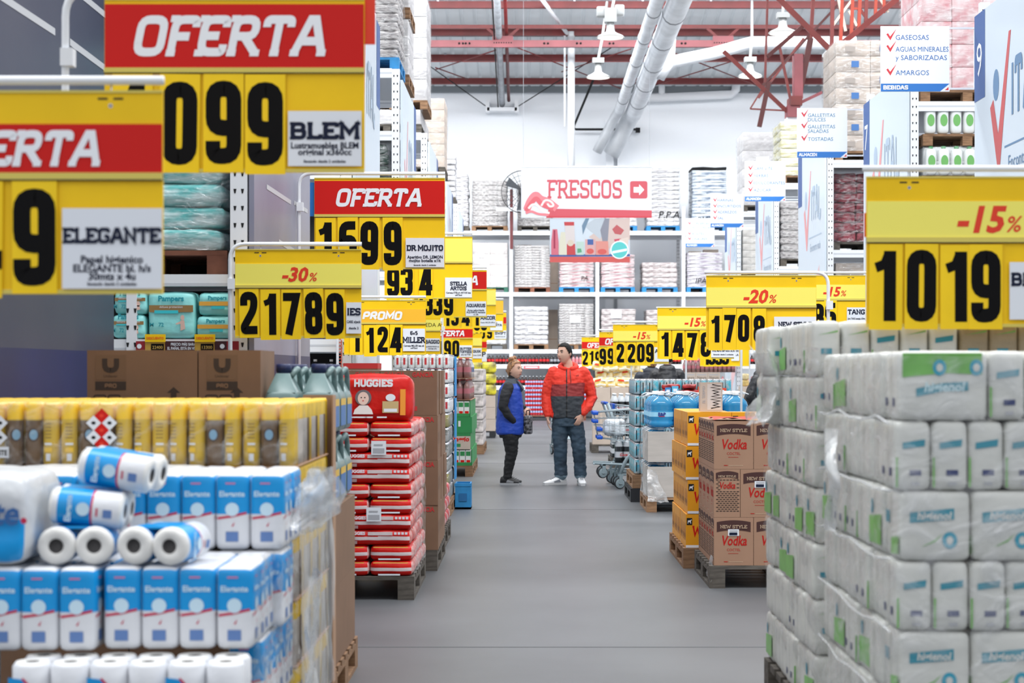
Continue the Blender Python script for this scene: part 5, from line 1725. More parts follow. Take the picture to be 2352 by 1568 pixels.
b.build('plastic_chain', None, (-1.76, 16.19, 1.22), 0, 'orange plastic chain hanging beside the dark bottles', 'chain')

# ---- diaper stack
hred = M('diaper_red', (202, 24, 18), .3, spec=.3, vary=.12, scale=8, bump=.35, bscale=10)
hwht = M('diaper_white', (216, 202, 202), .3, bump=.3, bscale=10)
hyel = M('diaper_yellow', (240, 196, 90), .35)
hend = M('diaper_end_film', (226, 180, 176), .25, vary=.9, scale=12, rgb2=(206, 70, 62), bump=.7, bscale=16)
HD, HX, BT = 10.62, -.715, .0935


def diaper_bag(w, d, text):
    b = MB()
    b.rbox(0, w, 0, d, 0, BT - .001, .03, lambda c: hend if c[0] > w - .012 else (hwht if BT * .30 < c[2] < BT * .56 and c[1] < .04 else hred), 6, 8, .004, w * 9, .004)
    o = (0, -.0065, 0)
    if text:
        b.text('HUGGIES', (.07, -.008, BT * .68), FX, FZ, .018, paper, bold=.05).rect(.14, .29, BT * .64, BT * .86, o, FX, FZ, hwht)
        for q in range(4):
            b.rect(.3 + q * .022, .315 + q * .022, BT * .68, BT * .84, o, FX, FZ, paper)
        b.rect(.02, .075, BT * .08, BT * .28, o, FX, FZ, M('barcode_grey', (160, 130, 130), .5))
    else:
        b.rect(.02, w - .03, BT * .84, BT * .9, o, FX, FZ, hyel).rect(.05, w * .7, BT * .05, BT * .15, o, FX, FZ, paper)
    return b.mesh('diaper_bag')


HA, HB = diaper_bag(.262, .395, False), diaper_bag(.405, .27, True)
pallet(-1.70, HD - .01, 1.0, 1.2, woodg, 'weathered grey pallet under the red diaper stack')
GH = 'red diaper bags on the stack'
zz = .1455
for k in range(10):
    A = (k // 2) % 2 == 0
    w, d, m, nx, ny = (.262, .395, HA, 3, 3) if A else (.405, .27, HB, 2, 4)
    for i in range(nx):
        for j in range(ny):
            if i > 0 and j > 0:
                continue
            put(m, 'diaper_bag', None, (HX - w - i * (w + .004) + random.uniform(-.005, .004) + (.008 if A else 0), HD + j * (d + .004) + random.uniform(-.005, .005), zz), random.uniform(-.012, .012),
                'red diaper bag, %s layer of the stack, %s along the front, %s back' % (tier(k, 10), ORD[i], ORD[j]), 'diaper bag', GH)
    zz += BT + (.0005 if k % 2 == 0 else .0012)
for k, (xx, zc) in enumerate(((-.99, .52), (-.96, .925))):
    MB().box(0, .09, 0, .001, 0, .085, paper).rect(.01, .08, .01, .04, (0, -.001, 0), FX, FZ, M('grey_ink', (170, 172, 178), .7)).rect(.015, .07, .055, .065, (0, -.001, 0), FX, FZ, M('grey_ink')).build('price_sticker', None, (xx, HD - .017, zc - .04), 0, 'white barcode sticker on the red diaper stack, %s one' % ('lower', 'upper')[k], 'sticker', 'barcode stickers on the diaper stack')
t = thing('diaper_bag', 'big upright red diaper bag with a baby picture, on top of the stack', 'diaper bag', (HX - .475, HD + .02, zz + .002))
t.rotation_euler = (-.08, .0, -.02)
w, h = .47, .283
b = MB().rbox(0, w, 0, .2, 0, h, .045, hred, 6, 6, .006, 2, .012)
o = (0, -.0165, 0)
b.slab('HUGGIES', (w * .51, -.0185, h * .73), FX, FZ, .046, paper, width=.235, hw=.8, serif=.6)
b.disc(w * .38, h * .5, .05, .048, o, FX, FZ, M('baby_hood', (110, 104, 108), .6), 20).disc(w * .38, h * .48, .034, .04, (0, -.0172, 0), FX, FZ, M('baby_skin2', (232, 200, 186), .6), 20)
b.mark([(w * .25, h * .14), (w * .27, h * .24), (w * .33, h * .33), (w * .44, h * .33), (w * .49, h * .24), (w * .51, h * .14)], (0, -.0168, 0), FX, FZ, M('baby_white', (236, 226, 222), .6))
for (a, c, mt) in ((.355, .5, hole), (.4, .5, hole), (.378, .43, sred)):
    b.disc(w * a, h * c, .005, .0035, (0, -.0178, 0), FX, FZ, mt, 8)
tan = M('bag_tan', (198, 170, 120), .4)
b.mark([(w * .63, h * .17), (w * .84, h * .17), (w * .84, h * .42), (w * .63, h * .42)], o, FX, FZ, tan).disc(w * .735, h * .5, .03, .022, (0, -.0172, 0), FX, FZ, paper).rect(w * .65, w * .82, h * .19, h * .26, (0, -.0172, 0), FX, FZ, paper)
b.rect(w * .86, w * .93, h * .12, h * .68, o, FX, FZ, M('bag_orange', (238, 150, 50), .4)).rect(w * .08, w * .16, h * .68, h * .93, o, FX, FZ, tan).disc(w * .12, h * .8, .014, .018, (0, -.0172, 0), FX, FZ, M('bag_paleblue', (196, 226, 232), .4))
b.mark([(w * .04, h * .17), (w * .05, h * .36), (w * .16, h * .38), (w * .17, h * .18)], o, FX, FZ, paper).disc(w * .11, h * .36, .02, .014, o, FX, FZ, paper)
for q, ww in enumerate((.08, .09, .05, .06)):
    b.rect(w * (.08 + q * .16), w * (.08 + q * .16) + ww, h * .06, h * .09, o, FX, FZ, paper)
b.build('bag', t)
crumple('stretch_film', None, lambda u, v: (HX + .016, HD + u * 1.16, .15 + v * .92), 24, 40, film('sheen_film', .05, .6, 14, (1, 1, 1), .5), 'clear film over the aisle face of the red diaper stack', 31, .012, 9)
put(HA, 'diaper_bag', None, (HX - .475 - .31, HD + .1, zz + .001), 0, 'red diaper bag lying flat behind the upright one', 'diaper bag', GH)

# ---- brown drink cartons behind the diapers
gred = M('carton_red_print', (190, 50, 48), .7)


def printed_carton(w, d, h, mat, text, tm, band=None, name='drink_carton'):
    b = MB().box(0, w, 0, d, 0, h, mat)
    b.rect(w * .46, w * .54, 0, d, (0, 0, h + .0006), FX, (0, 1, 0), M('packing_tape', (176, 148, 116), .3))
    b.text(text, (w / 2, -.0015, h * .86), FX, FZ, h * .1, tm, bold=.04, maxw=w * .75)
    b.rect(w * .1, w * .3, h * .1, h * .2, (0, -.001, 0), FX, FZ, tm)
    for q in (.2, .62):
        b.rect(d * q, d * q + .012, h * .35, h * .62, (w + .001, 0, 0), (0, 1, 0), FZ, box_ink)
    if band:
        b.rect(0, w, h * .8, h, (0, -.001, 0), FX, FZ, band)
    return b.mesh(name)


pallet(-1.64, 12.15, 1.0, 1.2, woodg, 'grey pallet under the brown drink cartons')
gm = printed_carton(.198, .295, .312, kraft2, 'GANCIA', gred)
for k in range(4):
    for i in range(5):
        for j in range(4):
            if i > 0 and j > 0 or (k < 2 and i > 1):
                continue
            put(gm, 'drink_carton', None, (-.64 - .198 - i * .2 + random.uniform(-.006, .006), 12.16 + j * .298, .1455 + k * .3135), random.uniform(-.015, .015), 'brown drink carton with red lettering, %s layer, %s from the aisle, %s back' % (tier(k, 4), ORD[i], ORD[j]), 'box', 'brown drink cartons')
MB().box(0, .24, 0, .3, 0, .05, kraft2).box(-.001, .241, -.001, .301, .012, .05, gred).build('red_tray', None, (-1.3, 12.2, .1455 + 4 * .3135), 0, 'flat red-sided tray lying on the brown drink cartons', 'tray')
# red sacks
pallet(-1.66, 13.62, 1.0, 1.1, woodg, 'pallet under the low red sacks', 0, False)
rs = MB().rbox(0, .5, 0, .36, 0, .105, .04, M('red_sack', (178, 36, 44), .35, vary=.5, scale=7, rgb2=(220, 200, 196)), 4, 3, .008).mesh('red_sack')
for k in range(3):
    for j in range(3):
        put(rs, 'red_sack', None, (-1.165, 13.63 + j * .365, .1455 + k * .107), 0, 'red sack beyond the brown drink cartons, %s layer, %s row back' % (tier(k, 3), ORD[j]), 'sack', 'low red sacks')

# ---- can packs
cgrey = M('can_pack_silver', (176, 178, 176), .3, .3, vary=.7, scale=16, rgb2=(96, 98, 92))
cwht = M('can_pack_white', (228, 230, 233), .35, vary=.15, scale=9)
colive = M('can_pack_olive', (150, 142, 84), .35, .2)


def can_pack_mesh(body, w=.133, d=.2, h=.137, red=True):
    b = MB()
    for i in range(2):
        for j in range(3):
            b.lathe([(.001, 0), (.028, 0), (.0325, .012), (.0325, h - .02), (.026, h - .002), (.001, h - .004)], (.0333 + i * .0665, .0333 + j * .0665, 0), body, 10, mats=[chrome, body, body, chrome, chrome])
    b.rbox(0, w, 0, d, .002, h - .01, .022, shr if not red else film('pack_film', .25, .6, 16, (1, 1, 1), .7), 3, 3)
    if red:
        b.rect(.024, .044, .035, .1, (0, -.001, 0), FX, FZ, M('can_label_red', (178, 52, 58), .4)).rect(.09, .11, .035, .1, (0, -.001, 0), FX, FZ, M('can_label_red'))
    return b.mesh('can_pack')


CPK = [can_pack_mesh(cwht), can_pack_mesh(cgrey, red=False), can_pack_mesh(colive, red=False)]
SD = 16.72
pallet(-1.60, SD, .85, 1.2, wood, 'pale pallet under the beer can packs')
for k in range(10):
    for i in range(4 if k > 7 else 2):
        for j in range(6):
            if i > 0 and j > 0:
                continue
            kk = 0 if k > 5 else 1
            if (k, i, j) in ((6, 1, 0), (1, 0, 0), (5, 0, 0)):
                kk = 2
            put(CPK[kk], 'can_pack', None, (-.76 - .133 - i * .135 + (.0 if k > 5 else -.008), SD + .01 + j * .198, .1455 + k * .1415), random.uniform(-.02, .02), '%s beer can pack, %s layer, %s from the aisle, %s row back' % (('white', 'silver', 'olive')[kk], tier(k, 10), ORD[i], ORD[j]), 'can pack', 'beer can packs')
b = MB()
for a in range(4):
    b.box(-.742, -.736, 17.0 + a * .0, 17.03, .2 + a * .36, .53 + a * .36, pblue)
bm2 = MB().box(0, .012, 0, .28, 0, .40, M('board_sky_blue', (60, 150, 214), .5)).mesh('slip_board')
for a in range(3):
    put(bm2, 'slip_board', None, (-.752, 17.55, .30 + a * .42), 0, 'sky blue board standing against the can packs, %s one' % ('lowest', 'middle', 'top')[a], 'board', 'sky blue boards')
t = thing('plastic_crate', 'small blue plastic crate on the floor beside the can packs', 'crate', (-.745, 17.55, 0))
b = MB().box(0, .16, 0, .3, 0, .02, pblue).box(0, .16, 0, .012, 0, .26, pblue).box(0, .16, .288, .3, 0, .26, pblue).box(0, .012, .012, .288, 0, .26, pblue).box(.148, .16, .012, .288, 0, .26, pblue).box(-.006, .166, -.006, .0, .23, .26, pblue)
b.build('crate_shell', t)
MB().box(.04, .12, -.008, -.006, .08, .16, M('crate_recess', (24, 96, 150), .6)).build('grip', t)
tanb = printed_carton(.19, .3, .1, M('olive_carton', (150, 140, 118), .8), 'MILLER', box_ink)
for i in range(2):
    put(tanb, 'low_carton', None, (-1.52 + i * .2, SD + .02, .1455), 0, 'low olive-brown carton beside the white can packs, %s from the rack' % ORD[i], 'box', 'low olive-brown cartons')

# ---- green juice cartons and soda bottles
JD = 22.9
pallet(-1.60, JD, .86, 1.2, wood, 'pallet under the green juice cartons')
pallet(-1.60, JD + 1.22, .86, 1.0, wood, 'second pallet behind the green juice cartons', 0, False)
jgreen = M('juice_green', (40, 136, 72), .5, vary=.1)
jcw = M('juice_white', (222, 226, 222), .4)


def juice_mesh(kind):
    w, d, h = .33, .3, .212
    b = MB()
    if kind == 0:      # open tray with the drink boxes showing
        b.box(0, w, 0, d, 0, h * .2, jgreen).box(w - .01, w, 0, d, 0, h, jgreen).box(0, .01, 0, d, 0, h, jgreen)
        for i in range(4):
            x = .015 + i * .077
            b.box(x, x + .07, .012, .09, h * .1, h * .95, jcw).rect(x + .01, x + .06, h * .12, h * .35, (0, .0112, 0), FX, FZ, sred).rect(x + .005, x + .065, h * .6, h * .88, (0, .0112, 0), FX, FZ, jgreen)
            b.box(x, x + .07, .1, d - .01, h * .1, h * .95, jcw)
    elif kind == 1:
        b.box(0, w, 0, d, 0, h, jgreen).rect(.15, .18, h * .4, h * .75, (0, -.001, 0), FX, FZ, jcw).rect(w * .3, w * .34, 0, h, (0, -.001, 0), FX, FZ, M('juice_dark', (30, 104, 58), .5))
    else:
        b.box(0, w, 0, d, 0, h, kraftg).text('Baggio', (.2, -.001, h * .5), FX, FZ, .06, sred, bold=.04, shear=.1)
        b.rect(0, w, h * .82, h, (0, -.001, 0), FX, FZ, jgreen).rect(0, d, 0, h, (w + .001, 0, 0), (0, 1, 0), FZ, jgreen).rect(.1, .2, h * .15, h * .35, (0, -.001, 0), FX, FZ, jgreen)
    return b.mesh('juice_carton')


JM = [juice_mesh(k) for k in range(3)]
for k, kk in enumerate((0, 2, 1, 0)):
    for i in range(2):
        for j in range(7):
            if i > 0 and j > 0:
                continue
            put(JM[kk] if j == 0 else JM[1], 'juice_carton', None, (-.75 - .33 - i * .335 + (-.02 if k % 2 else 0), JD + .01 + j * .305 + (.02 if j > 3 else 0), .1455 + k * .2145), 0, '%s juice carton, %s layer, %s from the aisle, %s row back' % (('open', 'green', 'brown-faced')[kk] if j == 0 else 'green', tier(k, 4), ORD[i], ORD[j]), 'box', 'green juice cartons')
sodab = M('soda_clear_brown', (158, 118, 114), .1, trans=.3)
sodal = M('soda_label', (170, 100, 108), .4)
sp = [pack_mesh(3, 2, .047, .27, sodab, sodal, M('cap_coral', (214, 96, 92), .4)).mesh('soda_pack'), pack_mesh(3, 2, .047, .27, M('soda_pale', (208, 206, 210), .1, trans=.3), M('soda_label_blue', (80, 96, 130), .4), capw).mesh('soda_pack')]
for k in range(2):
    MB().box(-1.45, -.76, JD + .01, JD + 2.0, 1.006 + k * .282, 1.011 + k * .282, kraft).build('layer_sheet', None, label='brown layer sheet under the %s soda bottles' % ('lower', 'upper')[k], cat='sheet', group='brown layer sheets')
    for i in range(2):
        for j in range(9):
            if i > 0 and j > 0:
                continue
            put(sp[1 if j > 2 and k == 1 else 0], 'soda_pack', None, (-.77 - .286 - i * .29, JD + .03 + j * .2, 1.012 + k * .282), 0, '%s soda pack over the juice cartons, %s layer, %s from the aisle, %s row back' % ('pale' if j > 2 and k == 1 else 'pinkish', ('lower', 'upper')[k], ORD[i], ORD[j]), 'drinks pack', 'soda packs over the juice cartons')

# ---- farther pallets on this side
ybag = M('yellow_bag', (232, 218, 60), .3, vary=.5, scale=5, rgb2=(120, 110, 60), bump=.5)
pb = MB().box(0, .3, 0, .3, 0, .24, kraftg).mesh('brown_box')
FB = 29.0
pallet(-1.60, FB, .85, 1.9, wood, 'pallet under pale boxes farther down the diaper side', 0, False)
gm2 = MB().rbox(0, .24, 0, .3, 0, .21, .03, M('film_pack_grey', (196, 188, 184), .35, vary=.5, scale=9), 3, 3, .006).mesh('film_pack')
for k in range(6):
    for i in range(2):
        for j in range(6):
            if i > 0 and j > 0:
                continue
            put(gm2, 'film_pack', None, (-.76 - .24 - i * .245, FB + .02 + j * .31, .1455 + k * .213), 0, 'grey film-wrapped pack beyond the juice cartons, %s layer, %s from the aisle, %s back' % (tier(k, 6), ORD[i], ORD[j]), 'pack', 'grey film-wrapped packs')
FY = 36.0
pallet(-1.60, FY, .9, 1.2, pblack, 'dark pallet under the boxes topped by yellow bags', 0, False)
for k in range(3):
    for i in range(2):
        put(pb, 'brown_box', None, (-.70 - .3 - i * .31, FY + .02, .1455 + k * .245), 0, 'pale brown box under the yellow bags, %s layer, %s from the aisle' % (tier(k, 3), ORD[i]), 'box', 'pale brown boxes under yellow bags')
yb = MB().rbox(0, .3, 0, .3, 0, .225, .06, ybag, 4, 4, .012).mesh('yellow_bag')
for k in range(3):
    for i in range(2):
        put(yb, 'yellow_bag', None, (-.68 - .3 - i * .305, FY + .02, .1455 + .735 + .002 + k * .228), 0, 'yellow bag over the pale brown boxes, %s layer, %s from the aisle' % (tier(k, 3), ORD[i]), 'bag', 'yellow bags')
# ------------------------------------------------------------------ goods on the water and vodka side
# ---- tall white paper stack
pw = M('paper_pack_white', (206, 207, 201), .32, vary=.06, scale=7, bump=.3, bscale=12)
pgrn = M('paper_pack_green', (112, 178, 84), .35, vary=.2, scale=9)
ptel = M('paper_pack_teal', (38, 136, 156), .4)
pnvy = M('paper_pack_navy', (36, 52, 104), .45)
pseam = M('paper_pack_seam', (120, 122, 110), .6)
pbei = M('paper_pack_beige', (152, 138, 112), .5, vary=.15, bump=.3)


def paper_pack(w, d, h, style, body=None):
    b = MB().rbox(0, w, 0, d, 0, h, .022, body or pw, 4, 5, .0018, w * 31 + style)
    o = (0, -.0026, 0)
    if style == 0:        # narrow: teal word high, navy bar low
        b.mark([(.02, h * .60), (w - .02, h * .64), (w - .018, h * .74), (.02, h * .69)], o, FX, FZ, ptel)
        b.rect(.04, w - .03, h * .22, h * .30, o, FX, FZ, pnvy).rect(.045, w - .035, h * .08, h * .13, o, FX, FZ, M('paper_grey_print', (170, 172, 176), .5))
        b.rect(0.0, .006, h * .05, h * .48, o, FX, FZ, pgrn)
    elif style == 1:      # wide: teal script, round badge
        b.mark([(.03, h * .55), (w - .05, h * .60), (w - .05, h * .76), (.03, h * .70)], o, FX, FZ, ptel)
        b.text('higienol', (w * .48, -.0034, h * .60), FX, FZ, .022, pw, bold=.03, shear=.15, maxw=w * .6)
        b.disc(w * .7, h * .3, .022, .025, o, FX, FZ, M('paper_badge', (30, 150, 176), .4), 14).disc(w * .7, h * .3, .010, .012, (0, -.0034, 0), FX, FZ, pw, 10)
        b.mark([(w * .3, h * .2), (w * .5, h * .28), (w * .6, h * .4), (w * .5, h * .31)], o, FX, FZ, pgrn)
    elif style == 2:      # big bundle with a green band
        b.mark([(.01, h * .62), (w * .5, h * .68), (w - .02, h * .66), (w - .02, h * .97), (.01, h * .97)], o, FX, FZ, pgrn)
        b.mark([(.05, h * .34), (w * .5, h * .42), (w - .06, h * .43), (w - .06, h * .56), (w * .5, h * .54), (.05, h * .46)], o, FX, FZ, ptel)
        b.text('higienol', (w * .5, -.0036, h * .42), FX, FZ, .026, M('paper_text_pale', (190, 220, 226), .4), bold=.03, shear=.15)
        for a in (.45, .86):
            b.disc(w * a, h * .76, .02, .024, (0, -.0034, 0), FX, FZ, M('paper_badge'), 14).disc(w * a, h * .76, .010, .012, (0, -.004, 0), FX, FZ, pw, 10)
    elif style == 4:
        b.mark([(.015, h * .74), (w - .012, h * .8), (w - .012, h * .83), (w * .5, h * .78)], o, FX, FZ, pgrn).rect(.03, .07, h * .4, h * .5, o, FX, FZ, ptel)
    # the face towards the aisle: one seam per roll and small prints
    os_, us = (-.0026, d, 0), (0, -1, 0)
    b.rect(d * .5 - .0015, d * .5 + .0015, h * .08, h * .92, os_, us, FZ, pseam)
    if style in (0, 2):
        b.rect(.03, .055, h * .2, h * .32, os_, us, FZ, pnvy).rect(.13, .155, h * .2, h * .32, os_, us, FZ, pnvy)
    if style == 1:
        b.rect(.02, .08, h * .5, h * .68, os_, us, FZ, ptel).mark([(.1, h * .06), (.2, h * .1), (.2, h * .36), (.1, h * .3)], os_, us, FZ, pgrn)
    if style == 3:
        b.mark([(.01, h * .1), (.2, h * .12), (.2, h * .58), (.01, h * .5)], os_, us, FZ, pgrn).disc(.06, h * .66, .02, .024, os_, us, FZ, ptel, 10)
    return b.mesh('paper_pack')


PH = .205
PP = {s: paper_pack(.104, .208, PH - .002, s) for s in (0, 3, 4)}
PW_ = paper_pack(.209, .208, PH - .002, 1)
PG = paper_pack(.262, .208, PH - .002, 2)
P0 = paper_pack(.104, .208, .286, 4)
PB_ = paper_pack(.11, .208, PH - .002, 4, pbei)
RX, RD = 1.075, 5.08
GW = 'white paper packs on the tall pallet'
pallet(1.05, 5.06, 1.0, 1.26, woodg, 'weathered pallet under the front half of the white paper stack', 0, False)
pallet(1.03, 6.38, 1.0, 1.25, woodg, 'weathered pallet under the rear half of the white paper stack', 0, False)
z = .1455
for k in range(6):
    hh = .288 if k == 0 else PH
    x = RX + random.uniform(-.006, .006)
    i = 0
    if k in (2, 4):
        widths = [(PP[3 if k == 2 else 0], .104)] * 8 if k == 4 else [(PP[0], .104)] * 8
    elif k in (1, 3):
        widths = [(PW_, .209)] * 4
    elif k == 5:
        widths = [(PG, .262), (PP[0], .104), (PP[4], .104), (PG, .262), (PP[0], .104)]
    else:
        widths = [(P0, .104)] * 8
    for m, ww in widths:
        if k == 5 and i == 0:
            pass
        put(m, 'paper_pack', None, (x, RD + random.uniform(-.006, .006), z), random.uniform(-.012, .012), 'white paper pack on the tall stack front, %s from the aisle, %s tier' % (ORD[i], tier(k, 6)), 'paper pack', GW)
        x += ww + .003
        i += 1
    for j in range(1, 6):
        m = P0 if k == 0 else random.choice((PP[0], PP[3], PP[4], PP[4]))
        put(m, 'paper_pack', None, (RX + random.uniform(-.008, .008), RD + j * .2105, z), random.uniform(-.015, .015), 'white paper pack on the aisle face, %s back from the front, %s tier' % (ORD[j], tier(k, 6)), 'paper pack', GW)
    z += hh
for k in range(7):
    for j in range(6):
        xx = 1.045 + random.uniform(-.008, .008) - (.05 if k >= 5 and j > 3 else 0)
        put(random.choice((PP[0], PP[3], PP[4], PP[4])), 'paper_pack', None, (xx, 6.40 + j * .2105, .1455 + k * (PH + .0005)), random.uniform(-.015, .015), 'white paper pack on the rear aisle face, %s row back, %s tier' % (ORD[j], tier(k, 7)), 'paper pack', GW)
for i in range(1, 9):
    bei = i > 4
    put(PB_ if bei else PP[4 if i % 2 else 0], 'paper_pack', None, (1.045 + i * (.107 if i < 5 else .1075), 6.40, .1455 + 6 * (PH + .0005)), random.uniform(-.02, .02), '%s pack showing over the front stack, %s from the aisle' % ('beige' if bei else 'white paper', ORD[i]), 'paper pack', GW)
    put(PP[4], 'paper_pack', None, (1.045 + i * .107, 6.40, .1455 + 5 * (PH + .0005)), 0, 'white paper pack hidden behind the front stack, %s from the aisle' % ORD[i], 'paper pack', GW)
crumple('stretch_film', None, lambda u, v: (1.050 + .01 * math.sin(v * 40) - .02 * (u > .5) * v, 5.06 + u * 2.56, .16 + v * 1.32), 46, 46, clear, 'clear film with bright creases on the aisle face of the white paper stack', 41, .014, 7)
crumple('stretch_film', None, lambda u, v: (1.055 + u * .95, 5.056, .16 + v * 1.28), 26, 40, film('clear_film_front', .04, .45, 6, (1, 1, 1.4), .35), 'clear film across the front of the white paper stack', 47, .010, 6)
crumple('stretch_film', None, lambda u, v: (.965 + .05 * math.sin(u * 3) + .03 * math.cos(v * 6.28), 7.3 + .2 * math.sin(v * 6.28), 1.18 + u * .3), 14, 18, MATS['white_film'], 'white tuft of film bulging from the far top corner of the paper stack', 51, .04, 8)
crumple('stretch_film', None, lambda u, v: (1.04 - .035 * math.sin(v * 3.14), 5.86 + .05 * math.cos(u * 6) + v * .08, .86 + u * .34), 14, 10, MATS['white_film'], 'twisted white strip of film on the aisle face of the paper stack', 55, .015, 9)
# raised film creases running round the stack
for k in range(5):
    zc = .435 + k * PH
    MB().tube([(1.046 + random.uniform(-.004, .004), 5.05 + q * .21, zc + random.uniform(-.012, .012)) for q in range(7)], .0045, MATS['white_film'], 5).build('film_crease', None, label='white film crease along the aisle face of the paper stack, %s one up' % ORD[k], cat='film crease', group='white film creases')

# ---- vodka cartons
vk = M('vodka_carton', (162, 126, 102), .8, vary=.08, scale=4)
vb = M('vodka_brown', (66, 34, 30), .7)
vr = M('vodka_red', (176, 30, 26), .7, spec=.2)
vt = M('vodka_text', (196, 168, 140), .7)


def vodka_face(b, o, u, w, h, big, sticker=False):
    O = Vector(o)
    U = Vector(u)
    n = Vector((0, -1, 0)) if abs(U.x) > .5 else Vector((-1, 0, 0))
    s = w / .25
    zc = h * (.80 if big else .86)
    hh = .032 if big else .02
    top, bot = [], []
    for i in range(9):
        t = i / 8
        a = w * .07 + t * w * .86
        arch = .012 * (1 - (2 * t - 1) ** 2)
        top.append((a, zc + hh + arch))
        bot.append((a, zc - hh + arch))
    b.mark(bot + top[::-1], O, U, FZ, vb)
    b.slab('NEW STYLE', O + U * (w / 2) + n * .0006 + Vector((0, 0, zc - .008)), U, FZ, .021 * (1 if big else .62), vt, width=w * .68, hw=.45, serif=.7)
    if big:
        b.text('Vodka', O + U * (w / 2) + Vector((0, 0, h * .42)), U, FZ, .062, vr, shear=.15, bold=.02, width=w * .66)
        b.text('COCTEL', O + U * (w / 2) + Vector((0, 0, h * .30)), U, FZ, .016, vr, maxw=w * .4)
        b.rect(w * .36, w * .62, h * .245, h * .253, O, U, FZ, vr).rect(w * .25, w * .35, h * .07, h * .085, O, U, FZ, vr).rect(w * .38, w * .74, h * .07, h * .08, O, U, FZ, vt)
    else:
        b.text('Vodka', O + U * (w / 2) + n * .0008 + Vector((0, 0, h * .60)), U, FZ, .04, vr, shear=.15, bold=.02, maxw=w * .62)
        z, r = h * .12, 0
        while z < h * .80:
            x = w * .08 + (r % 2) * .011
            while x < w * .9:
                if not (abs(z - h * .65) < .03 and abs(x - w / 2) < w * .32):
                    b.rect(x, x + .016, z, z + .0055, O, U, FZ, box_ink)
                x += .022
            z += .0125
            r += 1


def vodka_mesh(turn):
    A, B, h = .253, .168, .308
    w, d = (A, B) if not turn else (B, A)
    b = MB().box(0, w, 0, d, 0, h, vk)
    b.rect(w * .5 - .001, w * .5 + .001, 0, d, (0, 0, h + .0005), FX, (0, 1, 0), box_ink)
    vodka_face(b, (0, -.001, 0), FX, w, h, not turn)
    vodka_face(b, (-.001, d, 0), (0, -1, 0), d, h, turn)
    return b.mesh('vodka_carton')


VM = [vodka_mesh(False), vodka_mesh(True)]
VX, VD = 1.19, 11.2
pallet(1.16, VD - .02, 1.05, 1.03, woodg, 'weathered pallet under the vodka cartons')
GV = 'vodka cartons'
st = MB().box(0, .07, 0, .001, 0, .042, paper).rect(.008, .06, .004, .022, (0, -.001, 0), FX, FZ, navy).rect(.01, .062, .028, .036, (0, -.001, 0), FX, FZ, M('grey_ink')).mesh('barcode_sticker')
for k in range(3):
    turn = k == 1
    w, d = (.253, .168) if not turn else (.168, .253)
    for i in range(4):
        for j in range(6 if not turn else 4):
            if i > 0 and j > 0:
                continue
            tt, ww, dd = turn, w, d
            x = VX + i * (.256 if not turn else .171)
            if turn and i > 0:
                tt, ww, dd = False, .253, .168
                x = VX + .171 + (i - 1) * .256
            t = put(VM[1 if tt else 0], 'vodka_carton', None, (x, VD + j * (dd + .001), .1455 + k * .3095), 0, 'brown carton with red script lettering, %s layer, %s from the aisle, %s row back' % (tier(k, 3), ORD[i], ORD[j]), 'box', GV)
            if j == 0 and (k, i) in ((0, 0), (0, 1), (1, 1)):
                put(st, 'barcode_sticker', t, (.09, -.0022, .19))
b = MB()
n = 14
vs, fs = [], []
for i in range(n + 1):
    for j in range(5):
        a = i / n
        vs.append((VX - .0 + .6 * a, VD + .01 + j * .09, .1455 + 3 * .3095 + .006 + .016 * abs(math.sin(a * 9 + j)) + (.03 if .55 < a < .75 else 0)))
for i in range(n):
    for j in range(4):
        q = i * 5 + j
        fs.append((q, q + 1, q + 6, q + 5))
b.add(vs, fs, M('red_card', (184, 72, 58), .7), True).build('red_cardboard_sheet', None, label='torn red cardboard sheet lying on the vodka cartons', cat='sheet')
crumple('stretch_film', None, lambda u, v: (1.165 + .02 * v, VD - .02 + .22 * u, .05 + v * .16), 8, 8, MATS['white_film'], 'scrap of film at the pallet corner under the vodka cartons', 61, .02, 12)

# ---- yellow whisky cartons
wy = M('whisky_yellow', (232, 160, 22), .45, vary=.08)
wd_ = M('whisky_ochre', (196, 126, 22), .5)
WX, WD = 1.11, 12.32
pallet(1.09, WD - .02, 1.05, 1.22, wood, 'pale wooden pallet under the yellow cartons')
b = MB().box(0, .31, 0, .232, 0, .236, wy).rect(.0, .31, 0, .018, (0, -.001, 0), FX, FZ, paper)
b.rect(.006, .045, .16, .21, (0, -.001, 0), FX, FZ, hole).mark([(.012, .17), (.016, .17), (.018, .18), (.03, .18), (.032, .17), (.036, .17), (.036, .19), (.042, .194), (.04, .201), (.033, .195), (.014, .192)], (0, -.002, 0), FX, FZ, paper)
b.slab('WHITE', (.045, -.0015, .08), FX, FZ, .075, sred, width=.24, hw=.6, serif=.6, align='l', shear=.05)
for q in (.03, .13):
    b.mark([(q, .05), (q + .07, .05), (q + .07, .12), (q + .05, .17), (q + .02, .17), (q, .12)], (-.001, .232, 0), (0, -1, 0), FZ, wd_).rect(q + .015, q + .055, .07, .1, (-.002, .232, 0), (0, -1, 0), FZ, M('whisky_dark', (120, 76, 24), .5))
wm = b.mesh('yellow_carton')
for k in range(4):
    for i in range(3):
        for j in range(5):
            if i > 0 and 0 < j:
                continue
            put(wm, 'yellow_carton', None, (WX + i * .313 + (.012 if k % 2 else 0), WD + j * .2365, .1455 + k * .2405), random.uniform(-.01, .01), 'yellow carton beside the vodka boxes, %s layer, %s from the aisle, %s row back' % (tier(k, 4), ORD[i], ORD[j]), 'box', 'yellow cartons')
t = thing('upright_carton', 'small pale carton with a black scribble, standing on the yellow cartons', 'box', (X(1607, 12.4), 12.36, .1455 + 4 * .2405 + .001))
